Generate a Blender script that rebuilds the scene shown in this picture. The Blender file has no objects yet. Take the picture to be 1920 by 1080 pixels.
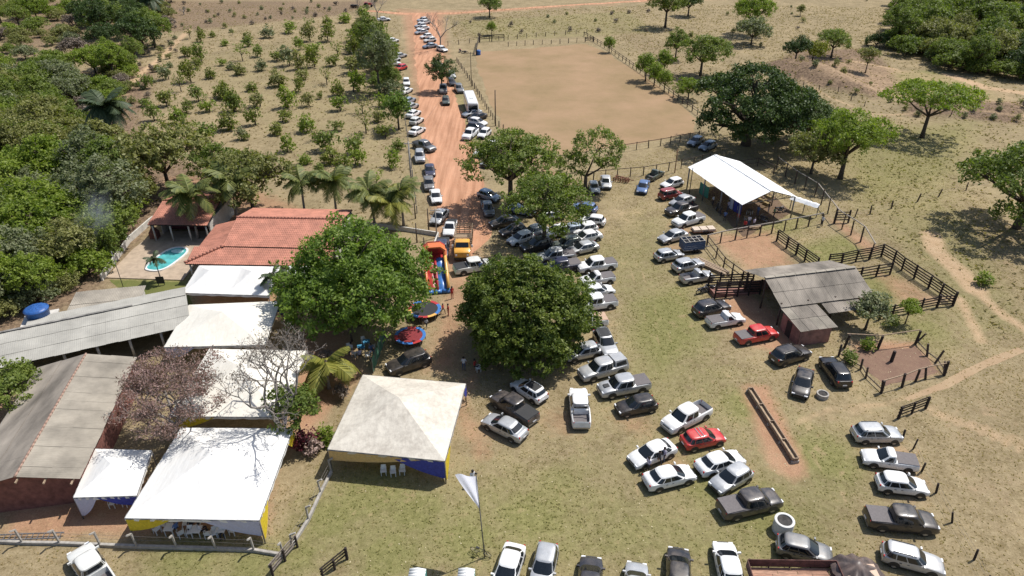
import bpy, bmesh, math, random
import numpy as np
from mathutils import Vector, Matrix, noise as mnoise

# ------------------------------------------------------------------ camera, world, sun, exposure
SC = bpy.context.scene
CO = SC.collection
R = math.radians
FOC, PITCH, CH = 1300.0, R(31), 44.0          # focal length in px of a 1920 px wide frame, tilt, flying height
cam = bpy.data.cameras.new('camera'); camo = bpy.data.objects.new('camera', cam); CO.objects.link(camo)
cam.sensor_width = 36; cam.lens = FOC / 1920 * 36; cam.clip_start = 0.5; cam.clip_end = 6000
camo.location = (0, 0, CH); camo.rotation_euler = (R(90) - PITCH, 0, 0)
SC.camera = camo
SUN_EL, SUN_AZ = R(60), R(32)                   # azimuth measured from +X towards +Y
world = bpy.data.worlds.new('World'); SC.world = world; world.use_nodes = True
wn = world.node_tree.nodes; wl = world.node_tree.links
sky = wn.new('ShaderNodeTexSky'); sky.sky_type = 'NISHITA'; sky.sun_disc = False
sky.sun_elevation = SUN_EL; sky.sun_rotation = R(90) - SUN_AZ
sky.air_density = 1.0; sky.dust_density = 1.5
wl.new(sky.outputs[0], wn['Background'].inputs[0]); wn['Background'].inputs[1].default_value = 0.1
sun = bpy.data.lights.new('sun', 'SUN'); sun.energy = 4.3; sun.angle = R(0.55); sun.color = (1, .965, .905)
suno = bpy.data.objects.new('sun', sun); CO.objects.link(suno)
sd = Vector((math.cos(SUN_EL) * math.cos(SUN_AZ), math.cos(SUN_EL) * math.sin(SUN_AZ), math.sin(SUN_EL)))
suno.rotation_euler = sd.to_track_quat('Z', 'Y').to_euler(); suno.location = (60, 60, 120)
SC.view_settings.view_transform = 'Standard'; SC.view_settings.look = 'None'
SC.view_settings.exposure = 0.34; SC.view_settings.gamma = 1
try: SC.cycles.max_bounces = 6; SC.cycles.transparent_max_bounces = 8; SC.cycles.volume_bounces = 1
except Exception: pass

def G(x, y, z=0.0):
    """Point of the site at height z that stands at survey coordinate x, y (1920 x 1080 aerial photograph)."""
    u = (x - 960) / FOC; v = (y - 540) / FOC
    dy = math.cos(PITCH) - v * math.sin(PITCH); dz = -math.sin(PITCH) - v * math.cos(PITCH)
    t = (z - CH) / dz
    return Vector((u * t, dy * t, z))
def GG(pts, z=0.0): return [G(p[0], p[1], z) for p in pts]
def mpp(y):
    """metres per survey pixel at row y"""
    return 1.0 / (((math.sin(PITCH) * FOC) + (y - 540) * math.cos(PITCH)) / CH)

# ------------------------------------------------------------------ tagging helpers
def tag(o, label, cat, group=None, kind=None):
    if label: o['label'] = label
    if cat: o['category'] = cat
    if group: o['group'] = group
    if kind: o['kind'] = kind
    return o
def thing(name, loc, rz, label, cat, group=None):
    o = bpy.data.objects.new(name, None); CO.objects.link(o); o.empty_display_size = .3
    o.location = loc; o.rotation_euler = (0, 0, rz)
    return tag(o, label, cat, group)
def put(name, mesh, parent=None, loc=(0, 0, 0), rot=(0, 0, 0), scale=None, mat0=None):
    o = bpy.data.objects.new(name, mesh); CO.objects.link(o)
    o.parent = parent; o.location = loc; o.rotation_euler = rot
    if scale is not None: o.scale = scale if hasattr(scale, '__len__') else (scale,) * 3
    if mat0 is not None:
        o.material_slots[0].link = 'OBJECT'; o.material_slots[0].material = mat0
    return o
def structure(o): o['kind'] = 'structure'; return o

# ------------------------------------------------------------------ mesh collector
class MB:
    def __init__(s): s.v = []; s.f = []; s.m = []
    def add(s, vs, fs, mi=0):
        b = len(s.v); s.v += [tuple(p) for p in vs]; s.f += [tuple(i + b for i in q) for q in fs]; s.m += [mi] * len(fs); return s
    def box(s, c, d, rz=0, mi=0, M=None):
        x, y, z = [k / 2 for k in d]
        P = [Vector((i, j, k)) for i in (-x, x) for j in (-y, y) for k in (-z, z)]
        if M is None: M = Matrix.Rotation(rz, 3, 'Z')
        P = [M @ p + Vector(c) for p in P]
        return s.add(P, [(0, 1, 3, 2), (4, 6, 7, 5), (0, 4, 5, 1), (2, 3, 7, 6), (0, 2, 6, 4), (1, 5, 7, 3)], mi)
    def beam(s, p, q, w, h, mi=0):
        p, q = Vector(p), Vector(q); d = q - p; L = d.length
        x = d.normalized(); y = Vector((0, 0, 1)).cross(x)
        if y.length < 1e-4: y = Vector((0, 1, 0))
        y.normalize(); z = x.cross(y)
        M = Matrix((x, y, z)).transposed()
        return s.box((p + q) / 2, (L, w, h), 0, mi, M)
    def tube(s, pts, rad, n=7, mi=0, cap=True):
        pts = [Vector(p) for p in pts]; b = len(s.v); k = len(pts)
        for i, p in enumerate(pts):
            d = (pts[min(i + 1, k - 1)] - pts[max(i - 1, 0)]).normalized()
            a = d.cross(Vector((0, 0, 1)) if abs(d.z) < .95 else Vector((1, 0, 0))).normalized(); c = d.cross(a)
            r = rad[i] if hasattr(rad, '__len__') else rad
            for j in range(n):
                t = 2 * math.pi * j / n; s.v.append(tuple(p + (a * math.cos(t) + c * math.sin(t)) * r))
        for i in range(k - 1):
            for j in range(n):
                s.f.append((b + i * n + j, b + i * n + (j + 1) % n, b + (i + 1) * n + (j + 1) % n, b + (i + 1) * n + j)); s.m.append(mi)
        if cap:
            s.f.append(tuple(b + j for j in range(n))[::-1]); s.m.append(mi)
            s.f.append(tuple(b + (k - 1) * n + j for j in range(n))); s.m.append(mi)
        return s
    def lathe(s, prof, n=20, c=(0, 0, 0), axis='Z', mi=0):
        b = len(s.v); c = Vector(c)
        for r, h in prof:
            for j in range(n):
                t = 2 * math.pi * j / n; a, d = r * math.cos(t), r * math.sin(t)
                s.v.append(tuple(c + (Vector((a, d, h)) if axis == 'Z' else Vector((a, h, d)) if axis == 'Y' else Vector((h, a, d)))))
        for i in range(len(prof) - 1):
            for j in range(n):
                q = (b + i * n + j, b + i * n + (j + 1) % n, b + (i + 1) * n + (j + 1) % n, b + (i + 1) * n + j)
                s.f.append(q if axis != 'Y' else q[::-1]); s.m.append(mi)
        return s
    def grid(s, P, mi=0, flip=False):
        nr, nc = len(P), len(P[0]); b = len(s.v)
        for r in P: s.v += [tuple(p) for p in r]
        for i in range(nr - 1):
            for j in range(nc - 1):
                q = (b + i * nc + j, b + i * nc + j + 1, b + (i + 1) * nc + j + 1, b + (i + 1) * nc + j)
                s.f.append(q[::-1] if flip else q); s.m.append(mi)
        return s
    def slab(s, P, t, mi=0):
        """grid of points thickened by t downwards"""
        nr, nc = len(P), len(P[0]); Q = [[Vector(p) - Vector((0, 0, t)) for p in r] for r in P]
        s.grid(P, mi); s.grid(Q, mi, True)
        rim = [(0, j) for j in range(nc)] + [(i, nc - 1) for i in range(1, nr)] + [(nr - 1, j) for j in range(nc - 2, -1, -1)] + [(i, 0) for i in range(nr - 2, 0, -1)]
        A = [P[i][j] for i, j in rim]; B = [Q[i][j] for i, j in rim]; k = len(rim)
        return s.add(A + B, [(i, i + k, (i + 1) % k + k, (i + 1) % k) for i in range(k)], mi)
    def mesh(s, name, mats, smooth=False):
        me = bpy.data.meshes.new(name); me.from_pydata(s.v, [], s.f)
        for m in (mats if isinstance(mats, (list, tuple)) else [mats]): me.materials.append(m)
        if any(s.m): me.polygons.foreach_set('material_index', s.m)
        if smooth: me.polygons.foreach_set('use_smooth', [True] * len(s.f))
        me.update(); return me
    def build(s, name, mats, parent=None, smooth=False, loc=(0, 0, 0), rot=(0, 0, 0)):
        return put(name, s.mesh(name, mats, smooth), parent, loc, rot)

# ------------------------------------------------------------------ materials
MATS = {}
def nd(nt, t, **k):
    n = nt.nodes.new(t)
    for a, b in k.items():
        if a in n.inputs and not hasattr(n, a): n.inputs[a].default_value = b
        else: setattr(n, a, b)
    return n
def noise_f(nt, co, scale, detail=4, rough=.6):
    n = nt.nodes.new('ShaderNodeTexNoise'); n.inputs['Scale'].default_value = scale
    n.inputs['Detail'].default_value = detail; n.inputs['Roughness'].default_value = rough
    nt.links.new(co, n.inputs['Vector']); return n.outputs['Fac']
def ramp(nt, fac, a, b, ca=(0, 0, 0, 1), cb=(1, 1, 1, 1)):
    r = nt.nodes.new('ShaderNodeValToRGB'); e = r.color_ramp.elements
    e[0].position = a; e[1].position = b; e[0].color = ca; e[1].color = cb
    nt.links.new(fac, r.inputs[0]); return r.outputs[0]
def mix(nt, fac, a, b, mode='MIX'):
    m = nt.nodes.new('ShaderNodeMix'); m.data_type = 'RGBA'; m.blend_type = mode; m.clamp_result = False
    for sock, val in ((m.inputs[0], fac), (m.inputs[6], a), (m.inputs[7], b)):
        if isinstance(val, (int, float)): sock.default_value = val
        elif isinstance(val, tuple): sock.default_value = val if len(val) == 4 else val + (1,)
        else: nt.links.new(val, sock)
    return m.outputs[2]
def math_n(nt, op, a, b=None, clamp=False):
    m = nt.nodes.new('ShaderNodeMath'); m.operation = op; m.use_clamp = clamp
    for i, v in enumerate((a, b)):
        if v is None: continue
        if isinstance(v, (int, float)): m.inputs[i].default_value = v
        else: nt.links.new(v, m.inputs[i])
    return m.outputs[0]
def newmat(name):
    m = bpy.data.materials.new(name); m.use_nodes = True
    nt = m.node_tree; return m, nt, nt.nodes['Principled BSDF']
def M(name, col, rough=.7, var=.15, scale=6., metal=0., bump=0., col2=None, world=False, spec=None, coat=0., stretch=None, detail=5):
    """plain procedural material: colour with uneven grain"""
    if name in MATS: return MATS[name]
    m, nt, b = newmat(name)
    tc = nt.nodes.new('ShaderNodeTexCoord'); co = tc.outputs['Object']
    if world: co = nt.nodes.new('ShaderNodeNewGeometry').outputs['Position']
    if stretch:
        mp = nt.nodes.new('ShaderNodeMapping'); mp.inputs['Scale'].default_value = stretch; nt.links.new(co, mp.inputs['Vector']); co = mp.outputs[0]
    f = noise_f(nt, co, scale, detail)
    c2 = col2 or tuple(max(0, c * (1 - 2.2 * var)) for c in col)
    c1 = col if col2 else tuple(min(1, c * (1 + var)) for c in col)
    nt.links.new(ramp(nt, f, .3, .7, c2 + (1,), c1 + (1,)), b.inputs['Base Color'])
    b.inputs['Roughness'].default_value = rough; b.inputs['Metallic'].default_value = metal
    if spec is not None: b.inputs['Specular IOR Level'].default_value = spec
    if coat: b.inputs['Coat Weight'].default_value = coat; b.inputs['Coat Roughness'].default_value = .06
    if bump:
        bp = nt.nodes.new('ShaderNodeBump'); bp.inputs['Strength'].default_value = bump; bp.inputs['Distance'].default_value = .05
        nt.links.new(f, bp.inputs['Height']); nt.links.new(bp.outputs[0], b.inputs['Normal'])
    MATS[name] = m; return m
def leafmat(name, col, col2, trans=.3, rough=.55, hue=.5):
    if name in MATS: return MATS[name]
    m, nt, b = newmat(name)
    at = nt.nodes.new('ShaderNodeAttribute'); at.attribute_name = 'tint'
    oi = nt.nodes.new('ShaderNodeObjectInfo')
    f = math_n(nt, 'ADD', math_n(nt, 'MULTIPLY', at.outputs['Fac'], .75), math_n(nt, 'MULTIPLY', oi.outputs['Random'], .25))
    c = ramp(nt, f, .1, .9, col + (1,), col2 + (1,))
    nt.links.new(c, b.inputs['Base Color']); b.inputs['Roughness'].default_value = rough; b.inputs['Specular IOR Level'].default_value = .3
    tr = nt.nodes.new('ShaderNodeBsdfTranslucent')
    nt.links.new(mix(nt, 1., c, (1.3, 1.5, .5), 'MULTIPLY'), tr.inputs[0])
    ms = nt.nodes.new('ShaderNodeMixShader'); ms.inputs[0].default_value = trans
    nt.links.new(b.outputs[0], ms.inputs[1]); nt.links.new(tr.outputs[0], ms.inputs[2])
    nt.links.new(ms.outputs[0], nt.nodes['Material Output'].inputs[0])
    MATS[name] = m; return m
def paint(name, col, metal=0., rough=.3):
    m = M('paint_' + name, col, rough, .05, 3., metal, coat=.5, detail=2); nt = m.node_tree; b = nt.nodes['Principled BSDF']; src = b.inputs['Base Color'].links[0].from_socket
    oi = nt.nodes.new('ShaderNodeObjectInfo'); pos = nt.nodes.new('ShaderNodeNewGeometry').outputs['Position']       # road dust, more on some cars than others
    f = math_n(nt, 'MULTIPLY', ramp(nt, noise_f(nt, pos, 1.3, 5, .65), .35, .75), math_n(nt, 'ADD', math_n(nt, 'MULTIPLY', oi.outputs['Random'], .26), .05))
    nt.links.new(mix(nt, f, src, (.40, .31, .23)), b.inputs['Base Color']); nt.links.new(math_n(nt, 'ADD', rough, f), b.inputs['Roughness']); return m
PAINT = {k: paint(k, *v) for k, v in {
    'white': ((.74, .74, .73),), 'offwhite': ((.62, .62, .59),), 'silver': ((.44, .45, .46), .35, .32), 'grey': ((.16, .165, .17), .3, .35),
    'black': ((.012, .012, .014),), 'dark': ((.028, .028, .034), .1), 'navy': ((.018, .024, .06),), 'red': ((.52, .012, .016),), 'wine': ((.26, .03, .03),),
    'blue': ((.10, .17, .33), .2), 'green': ((.05, .075, .065), .2), 'yellow': ((.72, .36, .05),), 'tan': ((.50, .33, .22),), 'steel': ((.27, .33, .40), .3)}.items()}
GLASS = M('car_glass', (.012, .015, .018), .06, .1, spec=.7)
RUBBER = M('rubber', (.018, .017, .016), .85, .2)
RIM = M('wheel_rim', (.36, .36, .37), .35, .1, metal=.7)
PLASTIC = M('black_plastic', (.022, .022, .023), .6, .1)
LAMP = M('lamp_lens', (.75, .76, .78), .12, .05)
TAIL = M('tail_lens', (.42, .012, .012), .2, .05)
COVER = M('bed_cover', (.13, .115, .115), .75, .1)
WOOD = M('weathered_wood', (.085, .06, .047), .9, .3, 5., stretch=(1, 1, 6))
WOODD = M('dark_wood', (.038, .026, .022), .9, .3, 6.)
WOODL = M('pale_wood', (.33, .24, .16), .85, .2, 5.)
CONC = M('concrete', (.36, .335, .30), .9, .15, 3.)
WHITEPLA = M('white_plastic', (.72, .72, .70), .45, .05)
STEELG = M('grey_steel', (.20, .20, .21), .5, .15, metal=.5)
RUST = M('rusty_steel', (.21, .085, .045), .85, .3, 6.)
WIRE = M('fence_wire', (.16, .14, .13), .6, .1, metal=.4)
# ------------------------------------------------------------------ terrain
def seg_dist(PX, PY, poly, closed=True):
    d = np.full(PX.shape, 1e9); n = len(poly)
    for i in range(n if closed else n - 1):
        ax, ay = poly[i][0], poly[i][1]; bx, by = poly[(i + 1) % n][0], poly[(i + 1) % n][1]
        ex, ey = bx - ax, by - ay; L = ex * ex + ey * ey + 1e-9
        t = np.clip(((PX - ax) * ex + (PY - ay) * ey) / L, 0, 1)
        d = np.minimum(d, np.hypot(PX - ax - t * ex, PY - ay - t * ey))
    return d
def inside(PX, PY, poly):
    r = np.zeros(PX.shape, bool); n = len(poly)
    for i in range(n):
        ax, ay = poly[i][0], poly[i][1]; bx, by = poly[(i + 1) % n][0], poly[(i + 1) % n][1]
        c = ((ay > PY) != (by > PY)) & (PX < (bx - ax) * (PY - ay) / (by - ay + 1e-12) + ax); r ^= c
    return r
def softpoly(PX, PY, px, feather):
    p = GG(px); d = seg_dist(PX, PY, p); d = np.where(inside(PX, PY, p), d, -d)
    return np.clip(d / feather + .5, 0, 1)
def softline(PX, PY, px, half, feather):
    return np.clip((half - seg_dist(PX, PY, GG(px), False)) / feather + .5, 0, 1)

MOUNDS = [((1500, 140), 12, 2.4), ((1540, 150), 10, 2.2), ((1580, 165), 9, 1.9), ((1470, 128), 8, 1.5), ((1620, 178), 8, 1.4), ((1560, 128), 9, 1.6), ((1720, 206), 8, 1.3), ((1770, 212), 8, 1.5), ((1830, 212), 8, 1.6), ((1890, 208), 8, 1.6)]
MOUNDS = [(G(*p), r, h) for p, r, h in MOUNDS]
def gz(x, y):
    z = 0.
    for c, r, h in MOUNDS: z = z + h * np.exp(-((x - c.x) ** 2 + (y - c.y) ** 2) / (r * r * .35))
    return z
def axis(a, b, step, lo, hi):
    c = list(np.arange(a, b + .01, step)); s = step
    x = b
    while x < hi: s *= 1.25; x += s; c.append(x)
    s = step; x = a; pre = []
    while x > lo: s *= 1.25; x -= s; pre.append(x)
    return np.array(pre[::-1] + c)
gx = axis(-110, 118, .7, -2600, 2600); gy = axis(22, 262, .7, -400, 4200)
GX, GY = np.meshgrid(gx, gy)
ny, nx = GX.shape
GZ = gz(GX, GY)
dirt = np.zeros(GX.shape); green = np.zeros(GX.shape); pale = np.zeros(GX.shape); weed = np.zeros(GX.shape)
def mx(a, b): return np.maximum(a, b)
# bare red soil
dirt = mx(dirt, softpoly(GX, GY, [(752, 22), (835, 22), (850, 160), (880, 290), (925, 370), (905, 480), (880, 560), (870, 700), (790, 700), (830, 560), (805, 420), (800, 320), (775, 200), (762, 100)], 4) * .8)
dirt = mx(dirt, softpoly(GX, GY, [(1355, 560), (1400, 545), (1470, 600), (1500, 640), (1470, 665), (1390, 640), (1350, 590)], 2.5))
dirt = mx(dirt, softpoly(GX, GY, [(1320, 440), (1450, 430), (1500, 500), (1400, 510)], 3) * .75)
dirt = mx(dirt, softpoly(GX, GY, [(1620, 500), (1700, 520), (1780, 570), (1690, 580)], 3) * .6)
dirt = mx(dirt, softpoly(GX, GY, [(1540, 400), (1590, 420), (1660, 470), (1620, 480)], 2) * .7)
dirt = mx(dirt, softpoly(GX, GY, [(1590, 640), (1715, 640), (1770, 700), (1655, 720)], 2) * .9)
dirt = mx(dirt, softpoly(GX, GY, [(1385, 720), (1440, 720), (1520, 890), (1490, 905), (1440, 870)], 2) * .95)
dirt = mx(dirt, softpoly(GX, GY, [(0, 930), (240, 900), (560, 840), (690, 700), (640, 600), (560, 600), (500, 1000), (0, 1015)], 2.5) * .85)
dirt = mx(dirt, softpoly(GX, GY, [(855, 770), (885, 760), (900, 800), (870, 840)], 2) * .5)
for c in [(1120, 505), (1120, 530), (1115, 575), (1105, 600), (1190, 790), (1300, 800), (1260, 880), (1365, 880), (1060, 790), (940, 800), (1280, 430), (1270, 465), (1660, 850), (1690, 905)]:
    p = G(*c); dirt = mx(dirt, .55 * np.exp(-((GX - p.x) ** 2 + (GY - p.y) ** 2) / 9))
for ln, hw in [([(1000, 300), (1040, 330), (1060, 350)], 1.5), ([(930, 640), (860, 750), (905, 850)], 1.2)]:
    dirt = mx(dirt, softline(GX, GY, ln, hw, 2) * .6)
dirt = mx(dirt, softpoly(GX, GY, [(300, 330), (430, 330), (640, 420), (560, 600), (380, 620), (360, 560), (350, 430)], 3) * .7)
dirt = mx(dirt, softpoly(GX, GY, [(740, 16), (860, 18), (1100, 9), (1440, -10), (1440, -6), (1100, 13), (830, 30), (740, 30)], 2.5) * .6)
dirt = mx(dirt, softpoly(GX, GY, [(0, 700), (20, 790), (0, 860), (-60, 860), (-60, 700)], 2) * .9)
# pale worn trails
for ln, hw in [([(1915, 655), (1830, 690), (1760, 725), (1660, 757), (1560, 765), (1500, 790)], .3), ([(1740, 770), (1800, 790), (1860, 815), (1960, 850)], .5), ([(1760, 760), (1830, 770), (1960, 800)], .1), ([(1740, 765), (1820, 800), (1960, 830)], .35),
               ([(1745, 440), (1755, 470), (1800, 510), (1830, 545)], 1.6), ([(1830, 545), (1880, 590), (1960, 640)], .9), ([(1740, 560), (1800, 560), (1820, 600), (1840, 640)], .7),
               ([(355, 55), (325, 85), (300, 110), (262, 140), (235, 170)], 1.2), ([(1500, 155), (1560, 185), (1640, 215), (1780, 218), (1920, 222)], .5), ([(1780, 140), (1850, 165), (1920, 175)], 2), ([(1600, 115), (1680, 130)], 1)]:
    pale = mx(pale, softline(GX, GY, ln, hw, 1.4) * .75)
pale = mx(pale, softpoly(GX, GY, [(40, 170), (120, 130), (170, 150), (300, 120), (250, 180), (170, 205)], 5) * .4)
pale = mx(pale, softpoly(GX, GY, [(1060, 400), (1240, 370), (1230, 470), (1130, 480)], 5) * .35)
for ln in ([(1740, 762), (1690, 775), (1600, 768), (1540, 778), (1490, 800)], [(1742, 768), (1680, 785), (1600, 778), (1530, 795)], [(1560, 760), (1520, 790), (1500, 840), (1520, 900), (1560, 960)], [(1575, 765), (1540, 800), (1525, 850), (1545, 900)], [(1748, 760), (1830, 772), (1960, 812)], [(1748, 768), (1840, 792), (1960, 838)], [(1745, 775), (1830, 812), (1960, 872)], [(1590, 840), (1575, 900), (1590, 970)], [(1200, 480), (1215, 560), (1260, 640), (1340, 720), (1390, 740)], [(1180, 480), (1195, 570), (1240, 650), (1320, 735)], [(1400, 745), (1440, 830), (1480, 890)], [(1380, 750), (1420, 840), (1465, 900), (1520, 890)], [(600, 900), (690, 960), (760, 1060)], [(1100, 830), (1180, 880), (1220, 980)]):
    pale = mx(pale, softline(GX, GY, ln, .16, .8) * .68)
pale = mx(pale, softpoly(GX, GY, [(1490, 150), (1560, 168), (1650, 190), (1920, 215), (1920, 170), (1780, 140), (1640, 120), (1600, 100)], 6) * .45)
# greener turf
green = mx(green, softpoly(GX, GY, [(560, 1080), (620, 900), (830, 920), (960, 850), (1120, 800), (1230, 560), (1290, 560), (1330, 640), (1250, 730), (1160, 900), (1330, 960), (1500, 900), (1600, 900), (1560, 1090)], 6) * .5)
green = mx(green, softpoly(GX, GY, [(1180, 560), (1290, 530), (1330, 640), (1240, 720), (1180, 640)], 5) * .75)
green = mx(green, softpoly(GX, GY, [(1480, 470), (1580, 440), (1640, 470), (1540, 500)], 3) * .8)
green = mx(green, softpoly(GX, GY, [(1600, 520), (1680, 510), (1700, 560), (1650, 590)], 3) * .7)
green = mx(green, softpoly(GX, GY, [(1360, 420), (1540, 400), (1500, 440), (1380, 450)], 3) * .5)
green = mx(green, softpoly(GX, GY, [(1560, 250), (1830, 230), (1800, 330), (1620, 390)], 6) * .45)
green = mx(green, softpoly(GX, GY, [(1640, 600), (1760, 580), (1790, 640), (1740, 660)], 4) * .6)
green = mx(green, softpoly(GX, GY, [(1640, 140), (1740, 130), (1860, 160), (1880, 190), (1700, 175)], 5) * .7)
green = mx(green, softpoly(GX, GY, [(330, 110), (740, 40), (770, 350), (560, 320)], 8) * .22)
green = mx(green, softpoly(GX, GY, [(210, 520), (360, 500), (360, 570), (270, 580)], 1.5) * .9)
green = mx(green, softpoly(GX, GY, [(850, 40), (1180, 20), (1240, 60), (1090, 70), (900, 80)], 5) * .4)
green = mx(green, softpoly(GX, GY, [(840, 150), (862, 150), (920, 260), (880, 270)], 2) * .5)
for c, r in [((620, 970), 3), ((700, 920), 4), ((780, 960), 3), ((1000, 960), 4), ((1050, 900), 3), ((1330, 900), 4), ((1420, 950), 4), ((1540, 860), 4), ((1400, 760), 3), ((560, 1040), 2), ((880, 1010), 3), ((730, 1040), 3), ((350, 1050), 4), ((470, 1060), 3)]:
    p = G(*c); green = mx(green, .85 * np.exp(-((GX - p.x) ** 2 + (GY - p.y) ** 2) / (r * r)))
green = np.clip(green * 1.15 + .16 * np.clip(1 - dirt * 1.5, 0, 1) * (GY < 140) * (GX > -18), 0, 1)
green = mx(green, softpoly(GX, GY, [(1060, 480), (1200, 380), (1260, 420), (1290, 520), (1330, 640), (1420, 700), (1400, 780), (1500, 900), (1560, 1090), (640, 1090), (700, 930), (900, 830), (1100, 760), (1180, 640)], 8) * .52)
green = mx(green, softpoly(GX, GY, [(1580, 250), (1840, 240), (1800, 380), (1900, 470), (1960, 640), (1800, 640), (1640, 430)], 8) * .5)
green *= 1 - .75 * softpoly(GX, GY, [(1740, 790), (1800, 700), (1960, 640), (2100, 1100), (1850, 1100)], 6)
green *= 1 - .5 * softpoly(GX, GY, [(900, 830), (1060, 780), (1220, 790), (1160, 900), (980, 900)], 8)
# brown weeds
weed = mx(weed, softpoly(GX, GY, [(1430, 130), (1490, 95), (1640, 90), (1700, 170), (1640, 190), (1540, 170), (1460, 150)], 5))
weed = mx(weed, softpoly(GX, GY, [(1680, 195), (1920, 190), (1920, 235), (1700, 220)], 4) * .9)
weed = mx(weed, softpoly(GX, GY, [(0, 0), (740, 0), (640, 30), (340, 60), (120, 80), (0, 150)], 8) * .7)
weed = mx(weed, softpoly(GX, GY, [(0, 150), (300, 120), (260, 260), (440, 340), (300, 420), (180, 560), (0, 640), (-300, 640), (-300, 150)], 6) * .9)
weed = mx(weed, softpoly(GX, GY, [(1130, 40), (1330, 100), (1330, 200), (1250, 160)], 5) * .4)
weed = mx(weed, softpoly(GX, GY, [(1780, 380), (1930, 420), (1960, 700), (1880, 560), (1820, 480)], 5) * .45)
weed = mx(weed, softpoly(GX, GY, [(1770, 740), (1960, 700), (1960, 1090), (1850, 1090), (1740, 830)], 5) * .35)
zone = np.stack([dirt, green, pale, weed], -1).reshape(-1, 4).astype(np.float32)
me = bpy.data.meshes.new('ground')
V = np.stack([GX, GY, GZ], -1).reshape(-1, 3)
idx = np.arange(ny * nx).reshape(ny, nx)
Q = np.stack([idx[:-1, :-1], idx[:-1, 1:], idx[1:, 1:], idx[1:, :-1]], -1).reshape(-1, 4)
me.vertices.add(len(V)); me.vertices.foreach_set('co', V.ravel())
me.loops.add(Q.size); me.loops.foreach_set('vertex_index', Q.ravel())
me.polygons.add(len(Q)); me.polygons.foreach_set('loop_start', np.arange(0, Q.size, 4)); me.polygons.foreach_set('loop_total', np.full(len(Q), 4))
me.polygons.foreach_set('use_smooth', np.ones(len(Q), bool))
at = me.attributes.new('zone', 'FLOAT_COLOR', 'POINT'); at.data.foreach_set('color', zone.ravel())
me.update(); me.validate()

def soil_nodes(nt, b, base_in=None):
    """shared soil relief"""
    pos = nt.nodes.new('ShaderNodeNewGeometry').outputs['Position']
    return pos
gm, nt, b = newmat('ground_turf_and_soil')
pos = nt.nodes.new('ShaderNodeNewGeometry').outputs['Position']
zn = nt.nodes.new('ShaderNodeAttribute'); zn.attribute_name = 'zone'
sp = nt.nodes.new('ShaderNodeSeparateColor'); nt.links.new(zn.outputs['Color'], sp.inputs[0])
nA = noise_f(nt, pos, .045, 3); nB = noise_f(nt, pos, .28, 5, .65); nC = noise_f(nt, pos, 1.7, 6, .7); nD = noise_f(nt, pos, 7., 4, .7); nE = noise_f(nt, pos, .9, 5, .7)
dry = mix(nt, ramp(nt, nB, .36, .64), (.185, .143, .08), (.30, .235, .142))
dry = mix(nt, ramp(nt, nC, .42, .72), dry, (.335, .27, .17))
def zmask(src, nz, gain, lo, hi):
    return ramp(nt, math_n(nt, 'ADD', src, math_n(nt, 'MULTIPLY', math_n(nt, 'SUBTRACT', nz, .5), gain)), lo, hi)
nBC = math_n(nt, 'ADD', math_n(nt, 'MULTIPLY', nB, .5), math_n(nt, 'MULTIPLY', nE, .5))
grn = mix(nt, ramp(nt, nC, .35, .7), (.14, .142, .048), (.24, .23, .092))
c = mix(nt, math_n(nt, 'MULTIPLY', zmask(sp.outputs[1], nBC, 2.0, .15, .95), .85), dry, grn)
wd = mix(nt, ramp(nt, nC, .38, .62), (.10, .068, .048), (.27, .19, .13))
c = mix(nt, zmask(zn.outputs['Alpha'], nBC, 1.4, .3, .8), c, wd)
pl = mix(nt, ramp(nt, nE, .3, .7), (.40, .27, .165), (.48, .35, .23))
c = mix(nt, zmask(sp.outputs[2], nBC, .8, .3, .75), c, pl)
rd = mix(nt, ramp(nt, nB, .3, .7), (.29, .16, .10), (.39, .24, .155))
rd = mix(nt, ramp(nt, nC, .5, .75), rd, (.40, .25, .15))
c = mix(nt, zmask(sp.outputs[0], nBC, 1.3, .28, .8), c, rd)
bare = zmask(0.2, nBC, 3.0, .35, .75)     # scattered worn spots everywhere
c = mix(nt, math_n(nt, 'MULTIPLY', bare, .7), c, (.385, .275, .175))
tuft = ramp(nt, nD, .36, .62, (.78, .78, .75, 1), (1.1, 1.1, 1.1, 1))
c = mix(nt, 1., c, tuft, 'MULTIPLY')
bigv = ramp(nt, nA, .3, .7, (.88, .88, .86, 1), (1.08, 1.07, 1.04, 1)); c = mix(nt, 1., c, bigv, 'MULTIPLY')
nt.links.new(c, b.inputs['Base Color']); b.inputs['Roughness'].default_value = .95; b.inputs['Specular IOR Level'].default_value = .1
bp = nt.nodes.new('ShaderNodeBump'); bp.inputs['Strength'].default_value = .55; bp.inputs['Distance'].default_value = .12
nt.links.new(math_n(nt, 'ADD', nC, math_n(nt, 'MULTIPLY', nD, .6)), bp.inputs['Height']); nt.links.new(bp.outputs[0], b.inputs['Normal'])
me.materials.append(gm)
structure(put('ground', me))

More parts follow.
